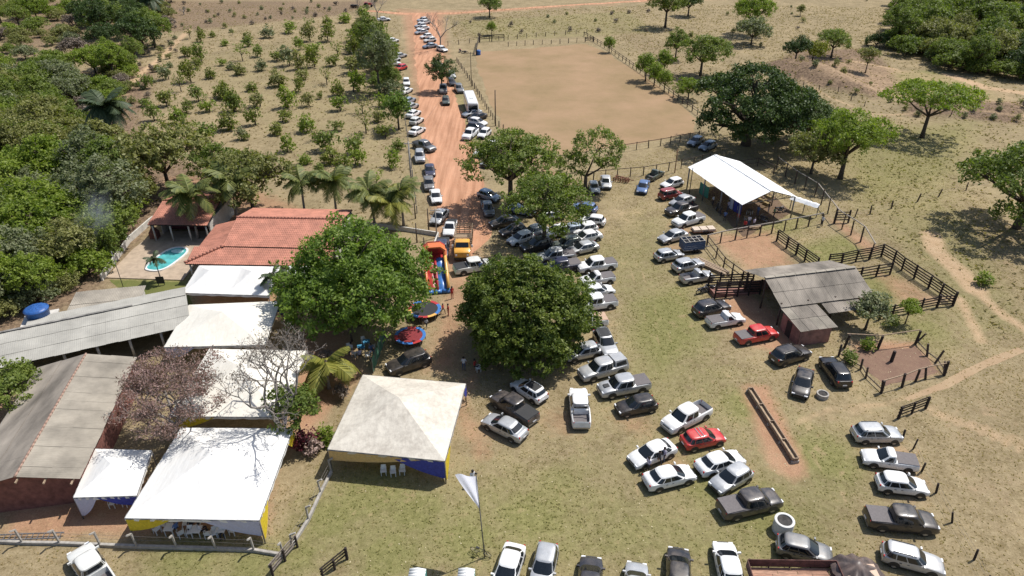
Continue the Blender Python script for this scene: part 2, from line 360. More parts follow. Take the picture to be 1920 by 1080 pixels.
def soilmat(name, a, b2, c2, s1=.2, s2=2., streak=None):
    m, nt, b = newmat(name); pos = nt.nodes.new('ShaderNodeNewGeometry').outputs['Position']
    n1 = noise_f(nt, pos, s1, 5, .65); n2 = noise_f(nt, pos, s2, 6, .7); n3 = noise_f(nt, pos, 9, 4, .7)
    c = mix(nt, ramp(nt, n1, .32, .68), a, b2); c = mix(nt, math_n(nt, 'MULTIPLY', ramp(nt, n2, .5, .75), .7), c, c2)
    if streak:
        mp = nt.nodes.new('ShaderNodeMapping'); mp.inputs['Rotation'].default_value = (0, 0, streak); mp.inputs['Scale'].default_value = (.9, .05, 1)
        nt.links.new(pos, mp.inputs['Vector']); n4 = noise_f(nt, mp.outputs[0], 1.2, 4, .6)
        c = mix(nt, 1., c, ramp(nt, n4, .35, .65, (.72, .69, .66, 1), (1.1, 1.1, 1.1, 1)), 'MULTIPLY')
    c = mix(nt, 1., c, ramp(nt, n3, .35, .65, (.86, .86, .85, 1), (1.06, 1.06, 1.06, 1)), 'MULTIPLY')
    nt.links.new(c, b.inputs['Base Color']); b.inputs['Roughness'].default_value = .95; b.inputs['Specular IOR Level'].default_value = .1
    bp = nt.nodes.new('ShaderNodeBump'); bp.inputs['Strength'].default_value = .4; bp.inputs['Distance'].default_value = .08
    nt.links.new(n2, bp.inputs['Height']); nt.links.new(bp.outputs[0], b.inputs['Normal'])
    return m
ROADM = soilmat('road_red_dirt', (.45, .235, .142), (.52, .285, .18), (.50, .31, .20), .12, 1.5, streak=R(10))
SANDM = soilmat('arena_sand', (.335, .222, .135), (.24, .172, .092), (.30, .21, .115), .085, .3)
PATHM = soilmat('trail_soil', (.34, .235, .145), (.38, .28, .175), (.33, .23, .14), .3, 2.)
def jit(p, k, s, amp): return amp * mnoise.noise(Vector((p.x * s, p.y * s, k * 7.3)))
def ribbon(name, pts, widths, z, mat):
    P = GG(pts); W = widths; C = []
    for i in range(len(P) - 1):
        L = (P[i + 1] - P[i]).length; n = max(2, int(L / 1.2))
        for j in range(n): t = j / n; C.append((P[i].lerp(P[i + 1], t), W[i] * (1 - t) + W[i + 1] * t))
    C.append((P[-1], W[-1])); rows = []
    for i, (p, w) in enumerate(C):
        d = (C[min(i + 2, len(C) - 1)][0] - C[max(i - 2, 0)][0]).normalized(); nrm = Vector((-d.y, d.x, 0))
        ka = min(1, w / 4); l = w / 2 + ka * (jit(p, 1, .15, 1.0) + jit(p, 2, .9, .45)); r = w / 2 + ka * (jit(p, 3, .15, 1.0) + jit(p, 4, .9, .45))
        rows.append([p + nrm * l + Vector((0, 0, z)), p + Vector((0, 0, z)), p - nrm * r + Vector((0, 0, z))])
    return structure(MB().grid(rows, 0, True).build(name, mat))
def patch(name, pts, z, mat, amp=.5):
    P = GG(pts); V = []
    for i in range(len(P)):
        a, b2 = P[i], P[(i + 1) % len(P)]; n = max(1, int((b2 - a).length / .9))
        for j in range(n):
            p = a.lerp(b2, j / n); V.append(p + Vector((jit(p, 5, .25, amp) + jit(p, 6, 1.2, amp * .5), jit(p, 7, .25, amp) + jit(p, 8, 1.2, amp * .5), z)))
    return structure(MB().add(V, [tuple(range(len(V)))]).build(name, mat))
ribbon('dirt_road', [(794, 26), (800, 60), (806, 110), (818, 170), (832, 235), (846, 300), (862, 360), (868, 400), (880, 440), (868, 480)], [9, 8.2, 8, 8.5, 8.6, 8.4, 8, 7.5, 6, 3], .012, ROADM)
ribbon('crossing_road', [(690, 20), (760, 26), (850, 25), (960, 17), (1080, 9), (1200, 2), (1380, -12)], [2.5, 4, 3.2, 2.8, 2.8, 3.2, 3.2], .008, ROADM)
patch('riding_arena', [(888, 98), (1000, 90), (1098, 82), (1140, 100), (1200, 138), (1262, 180), (1302, 222), (1302, 250), (1200, 268), (1060, 292), (1000, 280), (942, 240), (915, 180)], .008, SANDM, .8)
ribbon('footpath', [(1915, 655), (1830, 690), (1770, 722), (1700, 750)], [.9, .9, .9, .5], .008, PATHM)
SHADEM = soilmat('shade_darkened_earth', (.12, .08, .055), (.16, .11, .075), (.20, .14, .09), .3, 2.)  # dark earth, with the shade under the pavilion roof painted into its colour
patch('pavilion_shade_floor', [(1312, 362), (1404, 330), (1486, 398), (1392, 444)], .008, SHADEM, .4)
PENM = soilmat('pen_soil', (.17, .105, .078), (.22, .14, .10), (.26, .18, .12), .35, 1.5)
patch('pen_floor', [(1592, 660), (1712, 648), (1762, 700), (1660, 726), (1628, 700)], .008, PENM, .6)
LAWNM = soilmat('lawn_turf', (.10, .12, .035), (.15, .15, .05), (.20, .17, .07), .5, 2.5)
patch('lawn', [(205, 524), (345, 531), (362, 575), (300, 590), (240, 560)], .008, LAWNM, .2)
# ------------------------------------------------------------------ roofs and buildings
FIBRO = M('fibre_cement_grey', (.36, .345, .305), .92, .12, .4, bump=.2, world=True, detail=8)
FIBROD = M('fibre_cement_dirty', (.25, .235, .215), .92, .25, 1.1, bump=.2)
FIBROT = M('fibre_cement_tan', (.315, .28, .228), .92, .2, .35, bump=.2, world=True)
FIBROB = M('fibre_cement_weathered', (.27, .235, .195), .92, .28, .45, bump=.2, world=True, stretch=(1, .35, 1), detail=8)
TILE = M('clay_tile', (.44, .185, .125), .85, .14, .8, detail=9); TILEF = M('faded_tile', (.37, .24, .185), .9, .25, 3.)
WALLW = M('limewash_wall', (.55, .52, .47), .9, .12, 1.5)
BRICK = M('red_brick_wall', (.21, .085, .065), .92, .2, 2.)
BRICKP = M('pink_plaster_wall', (.30, .15, .12), .92, .22, 1.5)
METALW = M('white_roof_sheet', (.84, .84, .83), .5, .02, .8)
DARKIN = M('dark_clutter', (.05, .045, .042), .9, .4, 2.)
def corr_mesh(name, w, l, mat, waves, amp=.035, over=.08, t=.0):
    n = waves * 4; P = []
    for j in range(2):
        y = (-over if j == 0 else l); P.append([(w * 1.03 * i / n, y, amp * math.sin(2 * math.pi * i * waves / n)) for i in range(n + 1)])
    return MB().grid(P).mesh(name, mat, True)
def roof_rect(parent, O, U, V, nu, nv, mats, waves=6, seed=0, amp=.03, name='roof_sheet', lift=0., skip=()):
    """roof slope laid with single overlapping corrugated sheets; O eave corner, U along eave, V up the slope"""
    rng = random.Random(seed); O, U, V = Vector(O), Vector(U), Vector(V)
    V = V - U.normalized() * V.dot(U.normalized())
    x, y = U.normalized(), V.normalized(); z = x.cross(y); w, l = U.length / nu, V.length / nv
    ms = [corr_mesh(name, w, l, m, waves, amp) for m in mats]; base = parent.location
    for j in range(nv):
        for i in range(nu):
            if (i, j) in skip: continue
            m = ms[0] if len(ms) == 1 else rng.choice(ms)
            o = put(name, m, parent); p = O + x * (i * w + rng.uniform(-.012, .012)) + y * (j * l + rng.uniform(-.03, .03)) + z * (lift + .012 * (i % 2) + rng.uniform(0, .012) + .0)
            Mx = Matrix((x, y, z)).transposed() @ Matrix.Rotation(rng.uniform(-.006, .006), 3, 'Z') @ Matrix.Rotation(-.018, 3, 'X')
            o.matrix_basis = Matrix.Translation(p - base) @ Mx.to_4x4()
def tile_roof(parent, O, U, V, name='roof_tiles', tw=.24, rl=.42, mat=TILE):
    O, U, V = Vector(O), Vector(U), Vector(V); x = U.normalized(); n = x.cross(V.normalized()); base = parent.location
    nu, nv = int(U.length / tw), int(V.length / rl); mb = MB(); rng = random.Random(3)
    prof = [(0, 0), (.2, .05), (.5, .075), (.8, .05), (1, 0)]
    for j in range(nv):
        r0 = []; r1 = []
        for i in range(nu):
            h = rng.uniform(-.012, .02)
            for (s, k) in prof[:-1]:
                p = O - base + x * ((i + s) * U.length / nu)
                r0.append(p + V * (j / nv) + n * (k * .6 + .012 + h * .5)); r1.append(p + V * ((j + 1.05) / nv) + n * (k * .6 + .0 + h * .3))
        mb.grid([r0, r1])
    # thick under-board
    o = mb.build(name, mat, parent); o['kind'] = 'stuff'
    a = O - base; ud = MB().slab([[a - n * .05, a + U - n * .05], [a + V - n * .05, a + U + V - n * .05]], .08); ud.build('roof_deck', WOODD, parent)
def ridge_caps(parent, A, B, mat=TILE, r=.17, step=.45, name='ridge_tile'):
    A, B = Vector(A) - parent.location, Vector(B) - parent.location; k = int((B - A).length / step); rng = random.Random(5)
    mb = MB(); mb.tube([(-.26, 0, 0), (.26, 0, 0)], [r, r * .8], 8); me = mb.mesh(name, mat, True); d = (B - A).normalized()
    for i in range(k):
        p = A.lerp(B, (i + .5) / k); o = put(name, me, parent, p + Vector((0, 0, .02 + rng.uniform(0, .02))), (0, -math.asin(d.z), math.atan2(d.y, d.x)))
def wall(parent, name, pts, h0, h1, t, mat):
    """straight wall panels through ground points (world), from height h0 to h1"""
    b = parent.location
    for i in range(len(pts) - 1):
        p, q = Vector(pts[i]).to_3d() - b, Vector(pts[i + 1]).to_3d() - b
        MB().beam((p.x, p.y, (h0 + h1) / 2), (q.x, q.y, (h0 + h1) / 2), t, h1 - h0).build(name, mat, parent)
def post(parent, p, h, r, mat, name='post', n=8, z0=-.05):
    p = Vector(p).to_3d() - parent.location
    return MB().tube([(p.x, p.y, z0), (p.x, p.y, h)], r, n).build(name, mat, parent, True)
V3 = Vector
# --- open-sided pavilion with white sheet roof
b = thing('pavilion', V3((34.6, 98.5, 0)), 0, 'open pavilion with bright white gabled metal roof on steel trusses', 'pavilion')
E0, E1, F0, F1 = V3((28.1, 104.7, 3.6)), V3((32.6, 90.1, 3.6)), V3((37.0, 107.3, 3.6)), V3((41.3, 92.8, 3.6)); r0, r1 = V3((32.55, 106.0, 5.1)), V3((36.95, 91.45, 5.1))
roof_rect(b, E1, E0 - E1, r1 - E1, 14, 1, [METALW], 5, 1, .018); roof_rect(b, F0, F1 - F0, r0 - F0, 14, 1, [METALW], 5, 2, .018)
MB().beam(r0 - b.location + V3((0, 0, .06)), r1 - b.location + V3((0, 0, .06)), .5, .05).build('ridge_cap', METALW, b)
for k in range(4):
    t = k / 3 * .94 + .03; a, c, d = E0.lerp(E1, t), r0.lerp(r1, t), F0.lerp(F1, t)
    for p in (a, d): post(b, (p.x, p.y, 0), 3.5, .11, STEELG)
    tr = MB(); L = b.location; a1, c1, d1 = a - L - V3((0, 0, .12)), c - L - V3((0, 0, .14)), d - L - V3((0, 0, .12))
    tr.beam(a1, c1, .08, .1).beam(c1, d1, .08, .1).beam(a1 - V3((0, 0, .02)), d1 - V3((0, 0, .02)), .08, .1)
    for s in range(1, 8):
        q = a1.lerp(d1, s / 8); top = a1.lerp(c1, s / 4) if s <= 4 else c1.lerp(d1, (s - 4) / 4)
        tr.beam(q, top - V3((0, 0, .03)), .05, .05); nq = a1.lerp(d1, (s + 1) / 8 if s < 4 else (s - 1) / 8); tr.beam(top - V3((0, 0, .03)), nq, .05, .05)
    tr.build('truss', STEELG, b)
# --- barn
ud = V3((9.95, 2.15, 0)).normalized(); b = thing('barn', V3((34.8, 69, 0)), 0, 'low cattle barn with weathered grey fibre cement gable roof', 'barn')
nrm = V3((-ud.y, ud.x, 0)); A = V3((28.9, 68.6, 0)); Lb = 11.7
ro = A + V3((0, 0, 4.15)); fe = A + nrm * 4.2 + V3((-.9, 0, 2.7)) + ud * 0; ne = A - nrm * 4.0 + V3((0, 0, 2.7))
fe = A + nrm * 4.3 + V3((0, 0, 2.75))
roof_rect(b, ne, ud * Lb, ro - ne, 9, 2, [FIBROB], 6, 4, .014); roof_rect(b, fe + ud * Lb, -ud * Lb, ro - fe, 9, 2, [FIBROB], 6, 5, .014)
for k in range(9):
    p = ro + ud * (Lb * (k + .5) / 9) - b.location; MB().beam(p - ud * .62 + V3((0, 0, .05)), p + ud * .62 + V3((0, 0, .06)), .45, .05).build('ridge_cap', FIBROT, b)
for s in (-3.6, 0, 3.8):
    for t in (.3, 3.6, 7., Lb - .3): q = A + nrm * s + ud * t; post(b, q, 2.75 + (1.35 if s == 0 else .15), .11, WOOD)
wall(b, 'wall', [A + nrm * 3.9 + ud * .2, A + nrm * 3.9 + ud * (Lb - .2)], 0, 1.3, .18, BRICKP)
wall(b, 'wall', [A + nrm * 3.9 + ud * (Lb - .2), A - nrm * 3.7 + ud * (Lb - .2)], 0, 1.6, .18, BRICKP)
lo = ne - nrm * 1.6 + V3((0, 0, -.5)) + ud * 5.0; roof_rect(b, lo, ud * 4.6, ne - nrm * (-.1) + V3((0, 0, -.12)) - (ne - nrm * 1.6 + V3((0, 0, -.5))), 4, 1, [FIBROB], 6, 6)
MB().box((-2.5, -1.2, .5), (1.2, .6, 1.)).build('feed_trough', CONC, b)
an = thing('barn_annex', V3((32.3, 62.9, 0)), 0, 'small pink plastered store with patched sheet roof against the barn', 'shed')
a0 = V3((30.6, 60.7, 2.15)); roof_rect(an, a0, ud * 4.4, nrm * 4.1 + V3((0, 0, .42)), 4, 2, [FIBROB, FIBROT], 6, 8)
q = [a0 + ud * .3 + nrm * .3, a0 + ud * 4.0 + nrm * .3, a0 + ud * 4.0 + nrm * 3.7, a0 + ud * .3 + nrm * 3.7]
for k in range(4): wall(an, 'wall', [q[k].xy.to_3d(), q[(k + 1) % 4].xy.to_3d()], 0, 2.1, .16, BRICKP)
mp = (q[0].lerp(q[3], .55)) - an.location; MB().box((mp.x - .09, mp.y, .95), (.06, .9, 1.9), math.atan2(ud.y, ud.x)).build('door', WOODD, an)
# --- long grey shed
ang = R(25); u = V3((math.cos(ang), math.sin(ang), 0)); n2 = V3((-u.y, u.x, 0))
b = thing('long_shed', V3((-42, 60, 0)), 0, 'long low shed with pale grey sheet roof beside the water tank', 'shed')
o = V3((-48.7, 54.4, 2.6)) - u * 2.4; roof_rect(b, o, u * 18.4, n2 * 5.6 + V3((0, 0, .75)), 16, 3, [FIBRO], 6, 11, .007)
o2 = o + n2 * 8.0 + u * 18.4 + V3((0, 0, .42)); roof_rect(b, o2, -u * 15.5, -n2 * 2.55 + V3((0, 0, .42)), 14, 1, [FIBRO], 6, 12, .007)
MB().beam(o + n2 * 5.55 + V3((0, 0, .83)) - b.location, o + n2 * 5.55 + u * 13 + V3((0, 0, .83)) - b.location, .28, .05).build('ridge_cap', FIBROD, b)
pw = [o + n2 * .7 + u * .4, o + n2 * .7 + u * 18, o + n2 * 7.4 + u * 18, o + n2 * 7.4 + u * .4]
for k, wm in ((1, WALLW), (2, WALLW), (3, WALLW)): wall(b, 'wall', [pw[k].xy.to_3d(), pw[(k + 1) % 4].xy.to_3d()], 0, 2.5, .16, wm)
for t in (.4, 3.4, 6.4, 9.4, 12.4, 15.4, 18.): post(b, (o + n2 * .5 + u * t).xy.to_3d(), 2.6, .13, WALLW)
b = thing('tan_shed', V3((-46, 66, 0)), 0, 'small shed with stained tan roof sheets between lawn and long shed', 'shed')
a2 = R(12); u2 = V3((math.cos(a2), math.sin(a2), 0)); n3 = V3((-u2.y, u2.x, 0)); o = V3((-48.6, 62.6, 2.5))
roof_rect(b, o, u2 * 7.4, n3 * 4.9 + V3((0, 0, .5)), 7, 2, [FIBROT], 6, 14, .022)
pw = [o + n3 * .3 + u2 * .3, o + n3 * .3 + u2 * 7.1, o + n3 * 4.6 + u2 * 7.1, o + n3 * 4.6 + u2 * .3]
for k in range(4): wall(b, 'wall', [pw[k].xy.to_3d(), pw[(k + 1) % 4].xy.to_3d()], 0, 2.4, .15, WALLW)
b = thing('low_shed', V3((-54, 57, 0)), 0, 'dull grey lean-to roof left of the pale long shed', 'shed')
o = V3((-61.0, 49.4, 2.3)); roof_rect(b, o, u * 8.8, n2 * 6.4 + V3((0, 0, .5)), 8, 3, [FIBROD, FIBROB], 6, 15, .022)
pw = [o + n2 * .4 + u * .3, o + n2 * .4 + u * 8.5, o + n2 * 6 + u * 8.5, o + n2 * 6 + u * .3]
for k in range(4): wall(b, 'wall', [pw[k].xy.to_3d(), pw[(k + 1) % 4].xy.to_3d()], 0, 2.25, .15, WALLW)
# --- brick shed with stained gable roof
r0, r1 = V3((-38.3, 38.3, 4.0)), V3((-41.2, 54.2, 4.0)); d = (r1 - r0).normalized(); s = V3((d.y, -d.x, 0))
b = thing('brick_shed', V3((-39.6, 46, 0)), 0, 'red brick shed under a long stained grey gable roof', 'shed')
eR = r0 + s * 4.3 + V3((0, 0, -.95)); eL = r0 - s * 4.6 + V3((0, 0, -1.0)); Ld = (r1 - r0)
roof_rect(b, eR + Ld, -Ld, r0 - eR, 14, 2, [FIBROT], 6, 21, .016); roof_rect(b, eL, Ld, r0 - eL, 14, 2, [FIBROB], 6, 22, .016)
ridge_caps(b, r0 + V3((0, 0, .02)), r1 + V3((0, 0, .02)), TILEF, .10, .46)
fr = r0 + d * .5; L = b.location
gp = [fr - s * 4.3, fr + s * 4.0]; P = [V3((gp[0].x, gp[0].y, 0)), V3((gp[1].x, gp[1].y, 0)), V3((gp[1].x, gp[1].y, 3.0)), V3((fr.x, fr.y, 3.85)), V3((gp[0].x, gp[0].y, 2.9))]
P = [p - L for p in P]; Pb = [p + d * .18 for p in P]
MB().add(P + Pb, [(0, 1, 2, 3, 4), (9, 8, 7, 6, 5)] + [(i, i + 5, (i + 1) % 5 + 5, (i + 1) % 5) for i in range(5)]).build('gable_wall', BRICK, b)
wall(b, 'wall', [V3((gp[1].x, gp[1].y, 0)) + d * .2, V3((gp[1].x, gp[1].y, 0)) + d * 15], 0, 2.95, .16, BRICK)
wall(b, 'wall', [V3((gp[0].x, gp[0].y, 0)) + d * .2, V3((gp[0].x, gp[0].y, 0)) + d * 15], 0, 2.85, .16, BRICK)
for k in range(5):
    t = -3.6 + k * 1.85; z = 3.95 - abs(t) * .225; p = fr + s * t - L; MB().beam((p.x - d.x * .95, p.y - d.y * .95, z - .17), (p.x + d.x * .3, p.y + d.y * .3, z - .17), .1, .12).build('rafter', WOODL, b)
# --- farmhouse with clay tiles
b = thing('farmhouse', V3((-31, 79, 0)), 0, 'farmhouse with large stepped red clay tile roof', 'house')
tile_roof(b, (-36.5, 77.5, 3.55), (14.3, -.6, 0), (.1, 5.9, 1.2)); tile_roof(b, (-22.3, 88.8, 3.4), (-14.2, .6, 0), (.05, -5.4, 1.3))
tile_roof(b, (-40.2, 74.6, 2.62), (18.0, -.6, 0), (.1, 3.05, .82))
tile_roof(b, (-40.4, 85.6, 2.62), (.2, -8.4, 0), (3.9, .05, .95))
ridge_caps(b, (-36.4, 83.42, 4.8), (-22.2, 82.85, 4.8)); ridge_caps(b, (-40.3, 74.7, 2.75), (-36.3, 77.7, 3.6))
for w_ in ([(-36.2, 77.9), (-22.4, 77.3)], [(-22.4, 77.3), (-22.3, 88)], [(-22.3, 88), (-36.2, 88.4)], [(-36.2, 88.4), (-36.2, 77.9)]): wall(b, 'wall', [V3(p).to_3d() for p in w_], 0, 3.35, .2, WALLW)
for x in np.linspace(-39.8, -22.8, 7): post(b, (x, 74.95 - (x + 40) * .03, 0), 2.6, .12, WALLW)
for y in (77.5, 80.5, 83.5, 85.3): post(b, (-40., y, 0), 2.6, .12, WALLW)
for k, x in enumerate((-34, -30.5, -27, -24)):
    MB().box((x + 31, 77.75 - 79 - (x + 36) * .043 - .12, 1.05 if k % 2 else 1.5), (.95 if k % 2 else 1.2, .08, 2.1 if k % 2 else 1.)).build('door' if k % 2 else 'window', WOODD if k % 2 else GLASS, b)
b = thing('pool_house', V3((-46, 89, 0)), 0, 'small open pool house with red tile roof and white posts', 'shelter')
tile_roof(b, (-49.7, 85.4, 2.75), (8.3, -.3, 0), (.2, 5.2, 1.3)); tile_roof(b, (-41.3, 95.6, 2.8), (-8.2, .3, 0), (-.1, -5.2, 1.25)); ridge_caps(b, (-49.5, 90.6, 4.1), (-41.2, 90.3, 4.1))
for w_ in ([(-41.7, 86.2), (-41.7, 94.8)], [(-41.7, 94.8), (-49.3, 95)], [(-49.3, 95), (-49.3, 88)]): wall(b, 'wall', [V3(p).to_3d() for p in w_], 0, 2.7, .18, WALLW)
for x in (-49.3, -46.9, -44.4, -42): post(b, (x, 85.8, 0), 2.75, .12, WALLW)
MB().box((-.5, 1.0, .45), (5.2, .7, .9)).build('counter', M('maroon_counter', (.10, .02, .03), .7), b); MB().box((.2, .6, .95), (.9, .06, .7)).build('pink_cloth', M('pink_cloth', (.6, .14, .32), .8), b)
b = thing('brick_oven', G(292, 447), 0, 'small brick barbecue oven at the corner of the pool deck', 'oven')
MB().box((0, 0, .55), (1.1, .9, 1.1)).build('base', BRICK, b); MB().add([(-.5, -.4, 1.1), (.5, -.4, 1.1), (.5, .4, 1.1), (-.5, .4, 1.1), (-.2, -.18, 1.7), (.2, -.18, 1.7), (.2, .18, 1.7), (-.2, .18, 1.7)], [(0, 1, 5, 4), (1, 2, 6, 5), (2, 3, 7, 6), (3, 0, 4, 7)]).build('hood', BRICK, b); MB().box((0, 0, 2.1), (.36, .34, .9)).build('chimney', BRICK, b)
# --- deck, lawn kerb and pool
DECKM = M('pool_deck_stone', (.40, .31, .225), .9, .12, 1.2, world=True)
dk = [(-51.2, 75.6), (-51.4, 83), (-50.9, 87.5), (-49.5, 88.8), (-41.5, 88.8), (-41.2, 75.0)]
mb = MB(); k = len(dk); mb.add([(x, y, .12) for x, y in dk] + [(x, y, -.05) for x, y in dk], [tuple(range(k))[::-1]] + [(i, (i + 1) % k, (i + 1) % k + k, i + k) for i in range(k)])
structure(mb.build('pool_deck', DECKM))
b = thing('swimming_pool', V3((-45.5, 80.4, .12)), R(-12), 'oval turquoise swimming pool with white rim in the stone deck', 'pool')
def stadium(rx, ry, n=40): return [(rx * math.copysign(abs(math.cos(t)) ** .75, math.cos(t)), ry * math.copysign(abs(math.sin(t)) ** .6, math.sin(t))) for t in [2 * math.pi * i / n for i in range(n)]]
o_, i_ = stadium(1.75, 3.35), stadium(1.5, 3.1); k = 40
MB().add([(x, y, .14) for x, y in o_] + [(x, y, .14) for x, y in i_] + [(x, y, -.02) for x, y in o_] + [(x, y, .03) for x, y in i_], [(i, (i + 1) % k, (i + 1) % k + k, i + k) for i in range(k)] + [(i + 2 * k, (i + 1) % k + 2 * k, (i + 1) % k, i) for i in range(k)] + [(i + k, (i + 1) % k + k, (i + 1) % k + 3 * k, i + 3 * k) for i in range(k)]).build('rim', WALLW if False else WHITEPLA, b)
WATER = M('pool_water', (.10, .42, .42), .05, .18, .9, spec=.6)
MB().add([(x * 1.01, y * 1.01, .055) for x, y in i_], [tuple(range(k))]).build('water', WATER, b)
st = MB(); st.add([(.9 * math.cos(t), 2.2 + .55 * math.sin(t), .075) for t in [math.pi * 2 * i / 14 for i in range(14)]], [tuple(range(14))]).build('steps', M('pool_step', (.45, .72, .72), .3), b)
b = thing('water_tank', V3((-51.0, 62.5, 0)), 0, 'round blue plastic water tank on a pale concrete stand', 'tank')
BLUEP = M('blue_plastic', (.025, .10, .32), .45, .15)
MB().lathe([(0, 2.75), (1.05, 2.75), (1.18, 3.75), (1.22, 3.78), (1.22, 3.84), (.95, 4.0), (.3, 4.12), (0, 4.13)], 24).build('tank_body', BLUEP, b, True)
for j in range(8):
    t = j * math.pi / 4; MB().beam((.3 * math.cos(t), .3 * math.sin(t), 4.14), (1.1 * math.cos(t), 1.1 * math.sin(t), 3.94), .08, .04).build('lid_rib', BLUEP, b)
MB().box((.1, -.1, 2.65), (3.2, 2.8, .18), R(20)).build('stand', WALLW, b); [MB().box((x, y, 1.28), (.3, .3, 2.6), R(20)).build('stand_leg', WALLW, b) for x in (-1, 1.1) for y in (-1, .9)]

# ------------------------------------------------------------------ party tents
def canvas(name, col, stain, amt, tint=(.8, .72, .6)):
    m, nt, bb = newmat(name); pos = nt.nodes.new('ShaderNodeNewGeometry').outputs['Position']
    n1 = noise_f(nt, pos, .5, 5, .65); n2 = noise_f(nt, pos, 2.5, 6, .75)
    f = math_n(nt, 'MULTIPLY', ramp(nt, math_n(nt, 'ADD', math_n(nt, 'MULTIPLY', n1, .5), math_n(nt, 'MULTIPLY', n2, .5)), .42, .62), amt)
    nt.links.new(mix(nt, f, col, stain), bb.inputs['Base Color']); bb.inputs['Roughness'].default_value = .6
    bp = nt.nodes.new('ShaderNodeBump'); bp.inputs['Strength'].default_value = .5; bp.inputs['Distance'].default_value = .12; mp = nt.nodes.new('ShaderNodeMapping'); mp.inputs['Scale'].default_value = (1, .3, 1); mp.inputs['Rotation'].default_value = (0, 0, .6); nt.links.new(pos, mp.inputs[0]); nt.links.new(noise_f(nt, mp.outputs[0], 1.6, 3, .5), bp.inputs['Height']); nt.links.new(bp.outputs[0], bb.inputs['Normal'])
    tr = nt.nodes.new('ShaderNodeBsdfTranslucent'); nt.links.new(mix(nt, 1., mix(nt, f, col, stain), tint, 'MULTIPLY'), tr.inputs[0])
    ms = nt.nodes.new('ShaderNodeMixShader'); ms.inputs[0].default_value = .12
    nt.links.new(bb.outputs[0], ms.inputs[1]); nt.links.new(tr.outputs[0], ms.inputs[2]); nt.links.new(ms.outputs[0], nt.nodes['Material Output'].inputs[0])
    MATS[name] = m; return m
CV_W = canvas('canvas_white', (.80, .79, .76), (.72, .69, .64), .5); CV_C = canvas('canvas_cream', (.79, .755, .67), (.66, .61, .52), .6); CV_D = canvas('canvas_dirty', (.68, .63, .54), (.42, .375, .315), .85)
CL_Y = M('cloth_yellow', (.62, .46, .02), .75, .1); CL_B = M('cloth_blue', (.045, .055, .32), .75, .15); CL_V = M('cloth_lilac', (.50, .50, .62), .75, .06); CL_O = M('cloth_ochre', (.60, .40, .16), .75, .1)
def tent(corners, eave, rise, cv, label, drapes=(), peaks=1, name='party_tent', val=.28):
    """corners: back-left, back-right, front-right, front-left (ground); drapes: (corner, towards corner, reach m, tie height, cloth)"""
    C = [V3((c[0], c[1], eave)) for c in corners]; cen = sum(C, V3()) / 4
    b = thing(name, (cen.x, cen.y, 0), 0, label, 'tent'); L = b.location
    C = [c - L for c in C]
    def panel(a, c, top):
        n = 8; mb = MB(); rows = []
        for i in range(n + 1):
            t = i / n; p, q = a.lerp(top, t), c.lerp(top, t); row = []
            for j in range(n + 1):
                s = j / n; x = p.lerp(q, s); sag = .10 * math.sin(math.pi * t) * (1 - t * .3) + .05 * math.sin(math.pi * s) * (1 - t) * math.sin(math.pi * t * 2)
                row.append(x - V3((0, 0, sag)) + V3((0, 0, .012 * mnoise.noise(x * 1.7))))
            rows.append(row)
        mb.grid(rows).build('canopy_panel', cv, b, True)
    for k in range(peaks):
        A = [C[0].lerp(C[1], k / peaks), C[0].lerp(C[1], (k + 1) / peaks), C[3].lerp(C[2], (k + 1) / peaks), C[3].lerp(C[2], k / peaks)]
        top = sum(A, V3()) / 4 + V3((0, 0, rise))
        for i in range(4): panel(A[(i + 1) % 4], A[i], top)
    for i in range(4):
        p, q = C[i], C[(i + 1) % 4]; out = (p + q) / 2; out = V3((out.x, out.y, 0)).normalized() * .03; n = 24
        rows = [[p.lerp(q, j / n) + out * (1 + .8 * math.sin(j * 2.1)) - V3((0, 0, z + (.04 * math.sin(j * 1.3) if z else 0))) for j in range(n + 1)] for z in (0., val)]
        MB().grid(rows).build('valance', cv, b, True)
        mp = p.lerp(q, .5)
        MB().tube([p + V3((0, 0, -.05)), q + V3((0, 0, -.05))], .05, 6).build('eave_rail', STEELG, b)
    for p in C: MB().tube([(p.x * .992, p.y * .992, -.05), (p.x * .992, p.y * .992, eave)], .055, 8).build('leg', STEELG, b, True)
    for (i, j, reach, tie, cl) in drapes:
        p, q = C[i], C[j]; u_ = (q - p).normalized(); rows = []; out = V3((p.x + q.x, p.y + q.y, 0)).normalized() * .06
        for r_ in range(9):
            t = r_ / 8; top = p + u_ * (.05 + t * reach) - V3((0, 0, .1)); bot = p + u_ * (.05 + t * .22) - V3((0, 0, (eave - tie)))
            rows.append([top.lerp(bot, s) + out * (.7 + .7 * math.sin(r_ * 2.4)) - V3((0, 0, .25 * t * math.sin(math.pi * s))) for s in [k / 5 for k in range(6)]])
        MB().grid(rows).build('drape', cl, b, True)
    return b
tent([(-14.3, 52.7), (-4.35, 51.35), (-5.5, 41.35), (-15.4, 42.7)], 2.64, 1.95, CV_D, 'weathered dirty white party tent on the grass, with ochre and blue drapes', [(3, 2, 8.2, 1.45, CL_O), (2, 3, 4.6, .7, CL_B), (2, 1, 2.2, .4, CL_Y), (1, 2, 1.2, 1.3, CL_B), (3, 0, 2, 1., CL_V)])
tent([(-28.7, 45.3), (-19.0, 45.2), (-18.8, 35.3), (-28.9, 35.5)], 2.64, 1.9, CV_W, 'large clean white party tent with yellow and lilac corner drapes', [(3, 2, 3.4, 1.3, CL_Y), (2, 3, 4.4, 1.0, CL_V), (2, 1, 2., .5, CL_Y), (1, 2, 1.8, 1.1, CL_Y)])
